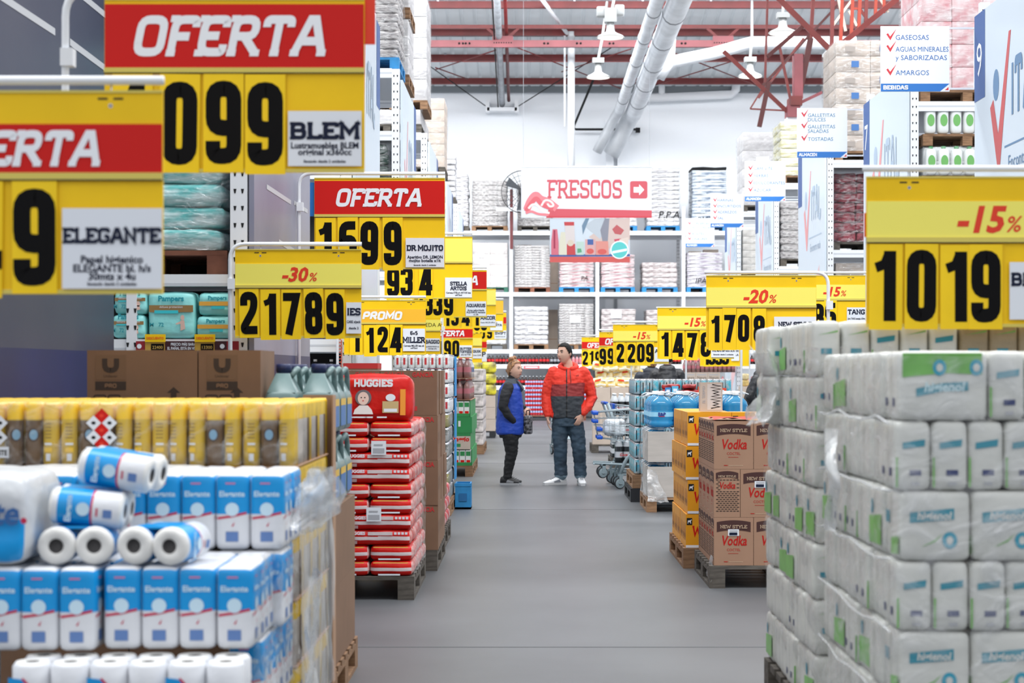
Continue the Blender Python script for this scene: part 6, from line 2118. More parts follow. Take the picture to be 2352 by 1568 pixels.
MB().box(0, .158, 0, .1, 0, .205, kraftg).rect(.05, .15, .01, .195, (0, -.0008, 0), FX, FZ, M('carton_face_pale', (206, 198, 192), .8)).build('carton_body', t)
b = MB()
pts = []
for q in range(17):
    pts.append((.105 + (.034 if q % 2 else -.02) + .01 * math.sin(q * 2.3), .19 - q * .0105))
for a in stroke(pts, .0034):
    b.mark([(p.x, p.y) for p in a], (0, -.002, 0), FX, FZ, ink)
b.text('EL TERMO', (.036, -.002, .12), (0, 0, 1), (-1, 0, 0), .02, M('grey_ink'), maxw=.12)
b.build('scribble', t)

# ---- blue water jugs
wblue = M('water_blue', (66, 178, 230), .08, trans=.5, vary=.12, scale=5)
wlab = M('water_label', (150, 206, 232), .3)
WTX, WTD = 1.19, 17.2
pallet(1.16, WTD - .03, 1.05, 1.05, wood, 'pallet under the blue water jugs')
jr, jh = .122, .345
b = MB()
prof = [(.001, 0), (jr * .9, 0), (jr, .02), (jr, .045), (jr * .93, .06), (jr, .075), (jr, .15), (jr * .92, .165), (jr, .18), (jr * .93, .195), (jr, .21), (jr * .88, .25), (jr * .6, .285), (jr * .24, .305), (jr * .22, .315)]
b.lathe(prof, (0, 0, 0), wblue, 18)
wj = b.mesh('jug_body')
wl = MB().lathe([(jr + .001, .1), (jr + .001, .145)], (0, 0, 0), wlab, 18).mesh('label_band')
wlog = MB().text('E&P', (0, -jr - .004, .108), FX, FZ, .032, M('logo_navy', (36, 56, 130), .4), bold=.05).rect(-.03, .03, .1, .104, (0, -jr - .004, 0), FX, FZ, sred).mesh('brand_print')
wc = MB().lathe([(.034, .312), (.036, .345), (.001, .345)], (0, 0, 0), capw, 10).tube(rp([(-.02, 0, .32), (-.11, .01, .325), (-.15, .02, .30)], .03), .007, capw, 5).tube(rp([(.02, .02, .33), (.07, -.05, .345), (.13, -.04, .32)], .03), .006, capw, 5).mesh('white_cap')
for k in range(3):
    for i in range(4):
        for j in range(4):
            if (i > 0 and j > 0 and k < 2) or (k < 2 and i == 1 and j > 0):
                continue
            t = thing('water_jug', 'blue water jug, %s layer, %s from the aisle, %s row back' % (tier(k, 3), ORD[i], ORD[j]), 'water jug', (WTX + .124 + i * .2475, WTD + .125 + j * .2475, .1455 + k * .3475), random.uniform(-.6, .6), 'blue water jugs')
            put(wj, 'jug_body', t), put(wc, 'white_cap', t)
            if j == 0 or i == 0:
                put(wl, 'label_band', t)
            if j == 0 and i < 2:
                t.rotation_euler = (0, 0, 0)
                put(wlog, 'brand_print', t)
gb_ = M('grey_board', (176, 170, 164), .75, vary=.12, scale=3, stretch=(1, 1, 8))
for k in range(2):
    b = MB().box(0, .36, -.012, 0, .0, .30, gb_).box(0, .012, 0, .8, 0, .30, gb_)
    b.build('grey_board', None, (WTX - .016, WTD - .003, .148 + k * .3475), 0, 'grey cardboard wrapped round the corner of the water jug stack, %s sheet' % ('lower', 'upper')[k], 'cardboard sheet', 'grey boards round the water jugs')
crumple('stretch_film', None, lambda u, v: (WTX - .035 + .012 * math.sin(9 * v), WTD - .03 + u * 1.0, .15 + v * .69), 16, 26, film('wrap_film', .12, .65, 9, (1, 1, 1), .55), 'stretch film round the aisle face of the water jugs', 71, .014)
crumple('stretch_film', None, lambda u, v: (WTX - .03 + .22 * u * (1 - v * .7), WTD - .045 - .02 * u, .10 + v * .32), 10, 14, MATS['white_film'], 'loose film skirt at the bottom corner of the water jugs', 73, .025, 8)

# ---- energy drink cans
CD, CXX = 18.52, 1.12
pallet(1.08, CD - .02, 1.1, 1.2, pblack, 'black plastic pallet under the energy drink cans')
pallet(1.10, CD - .01, 1.05, 1.15, wood, 'wooden pallet stacked on the black plastic one', .146)
cteal = M('energy_teal', (70, 176, 196), .25, .3, vary=.5, scale=14, rgb2=(176, 186, 190))
csil = M('energy_silver', (150, 152, 156), .25, .5)
b = MB()
for i in range(4):
    for j in range(3):
        b.lathe([(.001, .002), (.027, .002), (.032, .012), (.032, .06), (.032, .15), (.026, .165), (.001, .163)], (.034 + i * .0655, .034 + j * .0655, 0), cteal, 10, mats=[csil, csil, csil if (i + j) % 3 == 2 else cteal, cteal, csil, csil])
b.rbox(0, .263, 0, .198, .004, .164, .015, shr, 3, 3)
for i in range(3):
    b.rect(.02 + i * .07, .03 + i * .07, .03, .13, (0, -.001, 0), FX, FZ, hole)
ecm = b.mesh('energy_can_pack')
eTH = .1695
for k in range(6):
    for i in range(4):
        for j in range(5):
            if i > 0 and j > 1:
                continue
            if k == 5 and j == 0 and i > 0:
                continue
            put(ecm, 'energy_can_pack', None, (CXX + i * .266, CD + .02 + j * .201, .2925 + k * eTH), random.uniform(-.01, .01), 'turquoise can pack by the trolley, %s layer, %s from the aisle, %s row back' % (tier(k, 6), ORD[i], ORD[j]), 'can pack', 'energy drink can packs')
zt = .2925 + 5 * eTH + .001
snr = M('snack_red', (196, 40, 40), .3, vary=.4, scale=14, rgb2=(120, 40, 36), bump=.5)
for i in range(4):
    o = put(MB().rbox(-.09, .09, -.07, .07, 0, .05, .02, snr, 6, 4, .016, i).mesh('snack_bag'), 'snack_bag', None, (1.52 + (i % 2) * .2, CD + .13 + .06 * (i % 2), zt + .001 + (i // 2) * .056), .5 * i, 'red snack bag among the small goods on the energy cans, %s of the little heap' % ORD[i], 'snack bag', 'red snack bags')
for i, (xx, w, h, c, lab) in enumerate(((1.45, .06, .075, (60, 130, 190), 'little blue and white box on the energy cans'), (1.55 - .03, .07, .09, (90, 176, 210), 'taller pale blue box on the energy cans'), (1.80, .17, .085, (226, 84, 44), 'orange box on the energy cans, beside the red snack bags'), (1.98, .12, .07, (214, 70, 40), 'short orange-red box on the energy cans, near the scribbled carton'), (1.39, .05, .04, (180, 40, 40), 'tiny red box at the edge of the energy cans'))):
    m = M('small_box_%s' % 'abcde'[i], c, .4)
    MB().box(0, w, 0, .045, 0, h, m).rect(w * .2, w * .8, h * .35, h * .7, (0, -.001, 0), FX, FZ, paper).build('small_box', None, (xx, CD + .005, zt), 0, lab, 'box')

# ---- soda pallet, snack display, natura boxes
KD = 25.0
pallet(1.18, KD - .02, 1.0, 1.0, woodg, 'pallet under the soda bottle packs behind the trolley')
sdk, spl, slb = M('soda_dark', (38, 42, 46), .15), M('soda_neck_pale', (196, 200, 204), .15), M('soda_label_grey', (190, 193, 198), .4)
kb = MB()
for i in range(3):
    for j in range(2):
        kb.lathe([(.001, 0), (.0475, 0), (.0475, .06), (.0475, .13), (.0475, .19), (.03, .25), (.018, .27), (.018, .285), (.019, .285), (.019, .305), (.001, .305)], (.049 + i * .098, .049 + j * .098, 0), sdk, 10, mats=[sdk, sdk, slb, sdk, spl, spl, spl, capw, capw, capw])
kb.text('Coca-Cola', (.15, -.002, .08), FX, FZ, .03, lred, shear=.2, bold=.03, maxw=.2)
km = kb.mesh('soda_pack')
for k in range(3):
    for i in range(3):
        for j in range(3):
            if i and j:
                continue
            put(km, 'soda_pack', None, (1.19 + i * .3, KD + .01 + j * .2, .1455 + k * .307 + .0), 0, 'dark soda pack behind the trolley, %s layer, %s from the aisle, %s row back' % (tier(k, 3), ORD[i], ORD[j]), 'drinks pack', 'dark soda packs behind the trolley')
SDD = 29.5
pallet(1.06, SDD - .02, 1.05, 1.0, woodg, 'pallet under the brown boxes of the yellow snack display', 0, False)
for k in range(4):
    for i in range(3):
        put(pb, 'brown_box', None, (1.08 + i * .31, SDD, .1455 + k * .242), 0, 'brown box under the yellow snack display, %s layer, %s from the aisle' % (tier(k, 4), ORD[i]), 'box', 'brown boxes of the snack display')
syel = M('snack_pale_yellow', (238, 226, 190), .35, vary=.5, scale=12, rgb2=(226, 190, 92), bump=.5)
for i in range(18):
    c, r = i % 6, i // 6
    b = MB().rbox(-.1, .1, -.035, .035, 0, .16, .03, syel, 4, 4, .008, i * 3)
    b.mark([(-.06, .09), (.05, .10), (.06, .13), (-.05, .12)], (0, -.046, 0), FX, FZ, paper if i % 3 else ored).rect(-.05, .04, .03, .045, (0, -.046, 0), FX, FZ, paper)
    o = b.build('snack_bag', None, (1.15 + c * .13 + (r % 2) * .06 + random.uniform(-.04, .04), SDD + .06 + .10 * (r % 2) + .02 * c % 2, 1.117 + r * .135), random.uniform(-.3, .3), 'pale yellow snack bag on the brown boxes, %s along in the %s row' % (ORD[c], ('bottom', 'middle', 'top')[r]), 'snack bag', 'pale yellow snack bags')
    o.rotation_euler = (random.uniform(-.25, .1), random.uniform(-.25, .25), random.uniform(-.3, .3))
ND = 38.0
pallet(X(1565, ND), ND - .02, 1.1, 1.0, woodg, 'pallet under the pale boxes near the end rack', 0, False)
nb = MB().box(0, .262, 0, .3, 0, .30, kraftg).text('Natura', (.131, -.001, .16), FX, FZ, .06, box_ink, shear=.1, maxw=.2).rect(.06, .2, .06, .09, (0, -.001, 0), FX, FZ, M('grey_ink')).rect(.03, .23, .24, .26, (0, -.001, 0), FX, FZ, M('grey_ink')).mesh('printed_box')
for k in range(4):
    for i in range(3):
        put(nb, 'printed_box', None, (X(1570, ND) + i * .266, ND, .1455 + k * .302), 0, 'pale printed box near the end rack, %s layer, %s from the aisle' % (tier(k, 4), ORD[i]), 'box', 'pale printed boxes')
for i in range(4):
    put(sp[0], 'soda_pack', None, (X(1570, ND) + i * .29 - .01, ND + .02, .1455 + 4 * .302 + .001), 0, 'reddish bottle pack on the pale printed boxes, %s from the aisle' % ORD[i], 'drinks pack', 'reddish bottle packs on pale boxes')
QD = 31.0
pallet(3.75, QD, 1.0, 1.0, wood, 'pallet under the far snack boxes beside the dark puffer jacket', 0, False)
for k in range(4):
    for i in range(3):
        put(pb, 'brown_box', None, (3.77 + i * .31, QD + .02, .1455 + k * .242), 0, 'brown box beside the dark puffer jacket, %s layer, %s along' % (tier(k, 4), ORD[i]), 'box', 'brown boxes by the puffer jacket')
for i in range(6):
    m = M('treat_%s' % 'abcdef'[i], ((220, 190, 120), (180, 60, 60), (90, 140, 90), (230, 210, 160), (190, 120, 60), (120, 60, 60))[i], .4, vary=.4, scale=12)
    MB().rbox(-.07, .07, -.05, .05, 0, .11, .03, m, 3, 3, .006, i).build('treat_bag', None, (3.86 + (i % 3) * .25, QD + .1, 1.116 + (i // 3) * .112), .2, 'small %s bag on the boxes beside the puffer jacket' % ('sand coloured', 'crimson', 'leaf green', 'cream', 'caramel', 'dark red')[i], 'snack bag')

# ---- shopping trolleys
tsil = M('trolley_steel', (164, 176, 182), .3, .7)
tgrey = M('trolley_frame_grey', (150, 166, 172), .4, .3)
tblu = M('trolley_blue', (24, 84, 190), .35)
tyre = M('tyre_black', (40, 42, 46), .7)


def trolley(loc, rz, label):
    """nose towards -x, handle towards +x"""
    t = thing('shopping_trolley', label, 'shopping trolley', loc, rz, 'shopping trolleys')
    # basket corners: nose narrow and shallow, handle end wide and deep
    N = dict(x0=-.42, x1=.42)

    def pt(u, s, v):                                     # u along, s across -1..1, v up
        x = -.42 + .84 * u
        hw = .19 + .08 * u
        zb = .60 - .10 * u
        zt = .90 + .08 * u
        return (x + (.05 if v < .5 and u < .01 else 0), s * hw, zb + (zt - zb) * v)

    b = MB()
    for s in (-1, 1):
        for v in (0, .25, .5, .75, 1):
            b.tube([pt(0, s, v), pt(1, s, v)], .0045 if v < 1 else .008, tsil, 5)
        for q in range(15):
            b.tube([pt(q / 14, s, 0), pt(q / 14, s, 1)], .0028, tsil, 4)
    for u in (0, 1):
        for v in (0, .25, .5, .75, 1):
            b.tube([pt(u, -1, v), pt(u, 1, v)], .0045, tsil, 5)
        for q in range(9):
            b.tube([pt(u, -1 + q / 4, 0), pt(u, -1 + q / 4, 1)], .0028, tsil, 4)
    for q in range(9):
        b.tube([pt(0, -1 + q / 4, 0), pt(1, -1 + q / 4, 0)], .003, tsil, 4)
    b.build('basket', t)
    for s in (-1, 1):
        for v in (.02, .34, .66, .98):
            p = pt(0, s, v)
            MB().rbox(p[0] - .022, p[0] + .05, p[1] - .02, p[1] + .02, p[2] - .022, p[2] + .022, .012, tblu, 2).build('corner_bumper', t)
    fr = MB()
    for s in (-1, 1):
        fr.tube(rp([(.52, s * .26, 1.0), (.38, s * .25, .60), (.30, s * .24, .46), (-.02, s * .22, .42), (-.12, s * .21, .16)], .12), .021, tgrey, 8)
        fr.tube(rp([(.44, s * .25, .16), (.30, s * .24, .46)], .05), .014, tgrey, 8)
        fr.tube([(-.42, s * .17, .30), (.38, s * .23, .27)], .014, tgrey, 8)
        fr.tube([(-.12, s * .21, .17), (.44, s * .25, .17)], .012, tgrey, 6)
    for x in (-.42, -.2, 0, .2, .38):
        fr.tube([(x, -.19, .29), (x, .19, .29)], .01, tgrey, 6)
    fr.build('frame', t)
    MB().tube([(.53, -.27, 1.0), (.53, .27, 1.0)], .02, tblu, 10).build('handle', t)
    MB().box(.40, .45, -.18, .18, .93, .99, tblu).tube([(.42, -.2, .95), (.28, -.2, .86)], .006, tsil, 5).tube([(.42, .2, .95), (.28, .2, .86)], .006, tsil, 5).build('child_seat_flap', t)
    whl = MB().lathe([(.02, -.016), (.055, -.016), (.065, -.010), (.065, .010), (.055, .016), (.02, .016)], (0, 0, 0), tyre, 18, 'y', [tgrey, tyre, tyre, tyre, tgrey]).tube([(0, -.02, 0), (0, .02, 0)], .02, tsil, 10).mesh('wheel')
    fk = MB().box(-.012, .03, -.026, -.018, -.01, .10, tgrey).box(-.012, .03, .018, .026, -.01, .10, tgrey).box(-.02, .04, -.026, .026, .085, .11, tgrey).mesh('fork')
    for x, y in ((-.32, -.18), (-.32, .18), (.42, -.25), (.42, .25), (-.12, -.21), (-.12, .21)):
        if x == -.32:
            o = put(fk, 'fork', t, (x, y, .175), .4)
        else:
            o = put(fk, 'fork', t, (x, y, .066), .3)
        if x == -.32:
            o.location.z = .19
            put(whl, 'wheel', t, (x, y, .19 - .0), .4)
        else:
            put(whl, 'wheel', t, (x, y, .0655), .3)
    return t


TRD = 20.75
t1 = trolley((1.19, TRD, 0), 0, 'laden shopping trolley with blue corner bumpers beside the energy drink cans')
t2 = trolley((1.455, TRD + .66, 0), math.pi + .06, 'second shopping trolley nested behind the laden one')
t3 = trolley((X(1306, 28.6), 28.6, 0), math.pi / 2 + .05, 'empty-looking shopping trolley standing behind the man in the red jacket')
tq = [('clear plastic bag of groceries in the laden trolley', (.30, .22, .18), (196, 192, 186), (1.36, TRD, .60)), ('pack wrapped in white film in the nose of the laden trolley', (.26, .26, .2), (206, 212, 218), (1.02, TRD, .62)),
      ('red and blue grocery pack low in the laden trolley', (.2, .2, .1), (150, 60, 66), (1.33, TRD + .02, .795))]
for lab, s, c, p in tq:
    m = M('grocery_' + lab.split()[0] + lab.split()[1], c, .25, vary=.5, scale=11, bump=.7)
    MB().rbox(-s[0] / 2, s[0] / 2, -s[1] / 2, s[1] / 2, 0, s[2], .05, m, 4, 4, .014, s[0] * 9).build('grocery_bag', None, p, 0, lab, 'grocery bag')
put(km, 'soda_pack', None, (1.02, TRD - .1, .305), 0, 'dark soda pack on the lower rack of the laden trolley', 'drinks pack')
# ------------------------------------------------------------------ people
skin = M('skin', (206, 164, 144), .55)
lipm = M('lips', (172, 110, 100), .5)
eyew = M('eye_white', (176, 164, 158), .4)
iris = M('iris_dark', (34, 24, 20), .2)
hairb = M('hair_black', (13, 12, 13), .6, vary=.3, scale=40, spec=.2)
hairl = M('hair_blond_brown', (168, 122, 82), .5, vary=.6, scale=40, stretch=(1, 1, .4), rgb2=(92, 62, 42), bump=.6, bscale=60)


def limb(b, pts, rad, mat, n=14):
    b.tube(pts, rad, mat, n)
    for p, r in zip(pts, rad):
        b.ell(p, (r, r, r), mat, n, 8)
    return b


def loft(b, rings, mat, n=24):
    """rings: (cx, cy, z, rx, ry)"""
    vs, fs = [], []
    for (cx, cy, z, rx, ry) in rings:
        for k in range(n):
            a = 2 * math.pi * k / n
            c, s = math.cos(a), math.sin(a)
            e = .8
            vs.append((cx + rx * math.copysign(abs(c) ** e, c), cy + ry * math.copysign(abs(s) ** e, s), z))
    for i in range(len(rings) - 1):
        for k in range(n):
            l = (k + 1) % n
            fs.append((i * n + k, i * n + l, (i + 1) * n + l, (i + 1) * n + k))
    fs.append(tuple(range(n))[::-1])
    fs.append(tuple(range((len(rings) - 1) * n, len(rings) * n)))
    return b.add(vs, fs, mat, True)


def remesh(b, voxel, iters, name, matfn, mats, fold=0.0, ff=14):
    me = b.mesh('tmp')
    o = bpy.data.objects.new('tmp', me)
    COL.objects.link(o)
    r = o.modifiers.new('r', 'REMESH')
    r.mode, r.voxel_size = 'VOXEL', voxel
    s = o.modifiers.new('s', 'SMOOTH')
    s.factor, s.iterations = .5, iters
    dg = bpy.context.evaluated_depsgraph_get()
    e = o.evaluated_get(dg)
    m2 = bpy.data.meshes.new_from_object(e)
    bpy.data.objects.remove(o)
    m2.name = name
    m2.materials.clear()
    for m in mats:
        m2.materials.append(m)
    if fold:
        for v in m2.vertices:
            p = v.co
            k = noise.noise(Vector((p.x * ff, p.y * ff, p.z * ff * 1.6))) + .5 * noise.noise(Vector((p.x * ff * 2.2, p.y * ff * 2.2, p.z * ff * 3)))
            v.co = p + v.normal * (k * fold)
    mi = [mats.index(matfn(p.center, p.normal)) for p in m2.polygons]
    m2.polygons.foreach_set('material_index', mi)
    m2.polygons.foreach_set('use_smooth', [True] * len(m2.polygons))
    m2.update()
    return m2


def g(x, s):
    return math.exp(-(x / s) ** 2)


def head_shape(b, c, R, k=1.0, female=False):
    """a head looking towards -y, turned by R"""
    n, m = 48, 40
    vs, fs = [], []
    for i in range(m + 1):
        t = math.pi * i / m
        for j in range(n):
            a = 2 * math.pi * j / n
            x, y, z = math.sin(t) * math.cos(a), math.sin(t) * math.sin(a), math.cos(t)
            rx, ry, rz_ = .075, .094, .120
            p = Vector((x * rx, y * ry, z * rz_))
            if z < 0:
                q = -z
                p.x *= 1 - (.34 if female else .25) * q ** 1.6
                p.y = p.y * (1 - .22 * q ** 2) - .012 * q
            if y > 0:
                p.z += .006 * y
            f = max(0.0, -y)
            fr = f ** 2
            d = 0
            d += .024 * g(p.x, .011) * g(p.z + .018, .016) * fr      # nose tip
            d += .012 * g(p.x, .009) * g(p.z - .012, .022) * fr       # bridge
            d += .005 * g(p.x, .045) * g(p.z - .036, .010) * fr       # brow
            d -= .007 * (g(p.x - .031, .015) + g(p.x + .031, .015)) * g(p.z - .016, .012) * fr
            d += .006 * g(p.x, .024) * g(p.z + .056, .009) * fr       # lips
            d -= .004 * g(p.x, .03) * g(p.z + .073, .007) * fr
            d += .009 * g(p.x, .022) * g(p.z + .098, .018) * f        # chin
            d += .004 * (g(p.x - .048, .02) + g(p.x + .048, .02)) * g(p.z + .02, .02) * f
            p.y -= d
            vs.append(R @ (p * k) + Vector(c))
    for i in range(m):
        for j in range(n):
            l = (j + 1) % n
            fs.append((i * n + j, (i + 1) * n + j, (i + 1) * n + l, i * n + l))
    b.add(vs, fs, skin, True)
    for s in (-1, 1):
        b.ell(R @ Vector((s * .076 * k, .012 * k, -.006 * k)) + Vector(c), (.010 * k, .020 * k, .032 * k), skin, 10, 8, R)


def face_parts(t, c, R, k, hair, brow=.0045):
    C = Vector(c)
    for s in (-1, 1):
        b = MB()
        b.ell(C + R @ (Vector((s * .031, -.0835, .015)) * k), (.0115 * k, .007 * k, .0048 * k), eyew, 12, 8, R)
        b.ell(C + R @ (Vector((s * .0315, -.0872, .015)) * k), (.0058 * k, .004 * k, .0056 * k), iris, 10, 6, R)
        b.tube([C + R @ (Vector((s * (.031 + q * .0135), -.0888 + abs(q) * .005, .0225 - .003 * q * q)) * k) for q in (-1, -.5, 0, .5, 1)], .0017 * k, iris, 5)
        b.build('eye', t)
        MB().tube([C + R @ (Vector((s * (.016 + q * .034), -.094 + q * q * .014, .034 + .006 * math.sin(q * 2.6))) * k) for q in (0, .3, .6, .85, 1)], [brow * k, brow * k * 1.1, brow * k, brow * k * .8, brow * k * .4], hair, 6).build('eyebrow', t)
    b = MB()
    b.ell(C + R @ (Vector((0, -.0925, -.0515)) * k), (.0215 * k, .0065 * k, .0042 * k), lipm, 12, 6, R)
    b.ell(C + R @ (Vector((0, -.0915, -.0605)) * k), (.018 * k, .007 * k, .0052 * k), lipm, 12, 6, R)
    b.tube([C + R @ (Vector((q * .021, -.098 + q * q * .007, -.0562)) * k) for q in (-1, -.5, 0, .5, 1)], .0011 * k, iris, 4)
    b.build('mouth', t)


def hair_cap(t, c, R, k, mat, low_back=-.05, front=.072, side=.01, thick=.010, wob=.003, bun=None):
    n, m = 40, 30
    b, vs, fs, ok = MB(), [], [], []
    for i in range(m + 1):
        th = math.pi * i / m
        for j in range(n):
            a = 2 * math.pi * j / n
            x, y, z = math.sin(th) * math.cos(a), math.sin(th) * math.sin(a), math.cos(th)
            p = Vector((x * (.075 + thick), y * (.094 + thick), z * (.120 + thick * .8)))
            if y > 0:
                p.z += .006 * y
            lim = front if y < -.55 else (low_back if y > .35 else (front + (side - front) * min(1, (y + .55) / .45) if y < -.1 else side + (low_back - side) * (y + .1) / .45))
            ok.append(p.z >= lim)
            p += noise.noise_vector(p * 60) * wob
            vs.append(R @ (p * k) + Vector(c))
    for i in range(m):
        for j in range(n):
            l = (j + 1) % n
            q = (i * n + j, (i + 1) * n + j, (i + 1) * n + l, i * n + l)
            if all(ok[z] for z in q):
                fs.append(q)
    b.add(vs, fs, mat, True)
    if bun:
        for (p, r) in bun:
            b.ell(R @ (Vector(p) * k) + Vector(c), (r * k, r * k, r * k * .85), mat, 14, 10)
    h = b.build('hair', t)
    so = h.modifiers.new('thickness', 'SOLIDIFY')
    so.thickness, so.offset = -.008 * k, 0
    return h


def hand(b, w, d, side, back, curl=.5, k=1.0):
    """w wrist, d direction of the fingers, side towards the thumb, back the back of the hand"""
    W, D, S, B = Vector(w), Vector(d).normalized(), Vector(side).normalized(), Vector(back).normalized()
    P = W + D * .048 * k
    rot = Matrix((S, B, D)).transposed()
    b.ell(P, (.040 * k, .016 * k, .054 * k), skin, 14, 10, rot)
    b.ell(W, (.027 * k, .021 * k, .03 * k), skin, 12, 8, rot)
    L = (.066, .078, .084, .076)
    for i in range(4):
        o = P + S * (-.030 + i * .020) * k + D * .038 * k
        ln = (.058, .074, .080, .072)[i] * k
        a1, a2, a3 = curl * .5, curl * 1.2, curl * 1.7
        p1 = o + (D * math.cos(a1) - B * math.sin(a1)) * ln * .45
        p2 = p1 + (D * math.cos(a2) - B * math.sin(a2)) * ln * .32
        p3 = p2 + (D * math.cos(a3) - B * math.sin(a3)) * ln * .25
        limb(b, [o - D * .02 * k, o, p1, p2, p3], [.0085 * k, .009 * k, .0082 * k, .0075 * k, .0062 * k], skin, 8)
    o = P + S * .030 * k - D * .02 * k
    p1 = o + (S * .7 + D * .7 - B * .2).normalized() * .032 * k
    p2 = p1 + (S * .25 + D * .95 - B * .3).normalized() * .028 * k
    limb(b, [o, p1, p2], [.012 * k, .0098 * k, .0075 * k], skin, 8)


def shoe(t, ank, direc, mats, L=.27, label=None):
    """ank: ankle point on the ground; direc: where the toe points"""
    d = Vector((direc[0], direc[1], 0)).normalized()
    s = Vector((-d.y, d.x, 0))
    up, sole, acc = mats

    def ring(a, hw, z0, z1):
        o = Vector((ank[0], ank[1], 0)) + d * a
        return o, hw, z0, z1
    secs = [(-.085, .026, .075), (-.075, .036, .10), (-.03, .040, .115), (.02, .041, .105), (.07, .043, .082), (.12, .047, .062), (.16, .043, .05), (L - .09, .024, .038)]
    b, n = MB(), 12
    for (z0, lo, mat, ex) in ((.022, True, up, 0), (0.0, False, sole, .005)):
        vs, fs = [], []
        for (a, hw, hh) in secs:
            o = Vector((ank[0], ank[1], 0)) + d * (a * L / .27)
            for q in range(n):
                an = 2 * math.pi * q / n
                yy = math.cos(an) * (hw + ex)
                if lo:
                    zz = z0 + (hh - z0) * (.5 + .5 * math.sin(an)) if math.sin(an) > -.3 else z0
                else:
                    zz = .001 if math.sin(an) < 0 else .028
                vs.append(o + s * yy + Vector((0, 0, zz)))
        for i in range(len(secs) - 1):
            for q in range(n):
                l = (q + 1) % n
                fs.append((i * n + q, i * n + l, (i + 1) * n + l, (i + 1) * n + q))
        fs.append(tuple(range(n))[::-1])
        fs.append(tuple(range((len(secs) - 1) * n, len(secs) * n)))
        b.add(vs, fs, mat, lo)
    o = Vector((ank[0], ank[1], 0))
    for sg in (-1, 1):
        b.mark([(.0, .035), (.09, .03), (.10, .045), (.02, .07)], o + s * sg * .0465, d, FZ, acc)
    for q in range(4):
        b.tube([o + d * (.05 + q * .022) + s * -.02 + Vector((0, 0, .098 - q * .011)), o + d * (.05 + q * .022) + Vector((0, 0, .106 - q * .012)), o + d * (.05 + q * .022) + s * .02 + Vector((0, 0, .098 - q * .011))], .003, acc, 5)
    return b.build('shoe', t, label=label)


def Rz(a):
    return Matrix.Rotation(a, 3, 'Z')


# ---- the man in the red jacket
MDp = 21.3
mx = X(1303, MDp)
b = MB()
HC = Vector((-.035, -.02, 1.605))
HR = Rz(-.72) @ Matrix.Rotation(.05, 3, 'X')
head_shape(b, HC, HR, 1.04)
limb(b, [(.015, .02, 1.40), (.01, .015, 1.48), (-.015, .0, 1.545)], [.062, .056, .052], skin)
loft(b, [(0, 0, .84, .14, .10), (0, 0, 1.1, .15, .10), (0, 0, 1.3, .16, .10), (.01, .01, 1.40, .10, .08)], skin)
AL = [(-.19, .0, 1.36), (-.262, .02, 1.08), (-.243, -.06, .835)]
AR = [(.225, .0, 1.36), (.305, .03, 1.06), (.178, -.10, .862)]
for A in (AL, AR):
    limb(b, A, [.05, .04, .029], skin)
hand(b, (-.243, -.06, .825), (.10, -.12, -1), (.15, -1, -.1), (-1, -.15, 0), .45)
hand(b, (.172, -.107, .855), (-.42, -.22, -.9), (-.8, -.45, .35), (.25, -1, -.1), .55)
for s, kx, ax in ((-.09, -.085, -.075), (.11, .14, .158)):
    limb(b, [(s, 0, .86), (kx, -.02, .45), (ax, .01, .10)], [.09, .06, .042], skin)
LIP = None
pm_ = put(remesh(b, .0065, 2, 'person', lambda c, nn: skin, [skin]), 'person', None, (mx, MDp, 0), 0, 'man in a red and grey hooded jacket, jeans and white trainers, looking at the woman', 'person')
face_parts(pm_, HC, HR, 1.04, hairb)
hair_cap(pm_, HC, HR, 1.04, hairb, -.055, .076, -.022, .006, .003)
zipm = M('zip_black', (16, 17, 19), .5)
jr1, jr2, jr3 = M('jacket_red', (222, 52, 32), .7), M('jacket_maroon', (142, 46, 46), .7), M('jacket_charcoal', (52, 57, 63), .75)
b = MB()
loft(b, [(.0, 0, .815, .195, .125), (.0, 0, .83, .208, .140), (0, 0, .95, .212, .148), (0, 0, 1.12, .208, .145), (.008, 0, 1.25, .212, .140), (.012, .005, 1.34, .208, .125), (.012, .01, 1.40, .15, .10), (.01, .01, 1.43, .10, .085)], jr1)
limb(b, [(-.165, .005, 1.365), (-.225, .015, 1.22), (-.258, .02, 1.08), (-.256, -.02, .95), (-.244, -.055, .862)], [.082, .074, .066, .058, .045], jr1)
limb(b, [(.195, .005, 1.365), (.265, .02, 1.22), (.302, .03, 1.06), (.255, -.035, .96), (.190, -.095, .885)], [.082, .074, .067, .060, .047], jr1)


def sleeve(c):
    def dist(A):
        best = 9
        for a, e in zip(A, A[1:]):
            a, e = Vector(a), Vector(e)
            tt = max(0, min(1, (c - a).dot(e - a) / (e - a).length_squared))
            best = min(best, (a + (e - a) * tt - c).length)
        return best
    return min(dist([(-.225, .015, 1.24), (-.265, .02, 1.08), (-.262, -.02, .95), (-.248, -.055, .862)]) - .088, dist([(.262, .02, 1.24), (.312, .03, 1.06), (.26, -.035, .96), (.190, -.095, .885)]) - .088)


def jmat(c, nn):
    if c.z < 1.26 and sleeve(c) < 0 and (abs(c.x) > .17):
        if c.x > .25 and c.y < .06 and .02 < c.x - .25 < .2 and nn.x > .75 and abs(math.sin((c.y + .02) * 130)) > .8 and c.z > .95:
            return jr3
        return jr1
    if abs(c.x + .012) < .0065 and c.y < 0 and c.z < 1.42:
        return zipm
    if c.z > 1.235 + .012 * math.sin(c.x * 9):
        return jr1
    if c.z > 1.085:
        return jr2
    return jr3


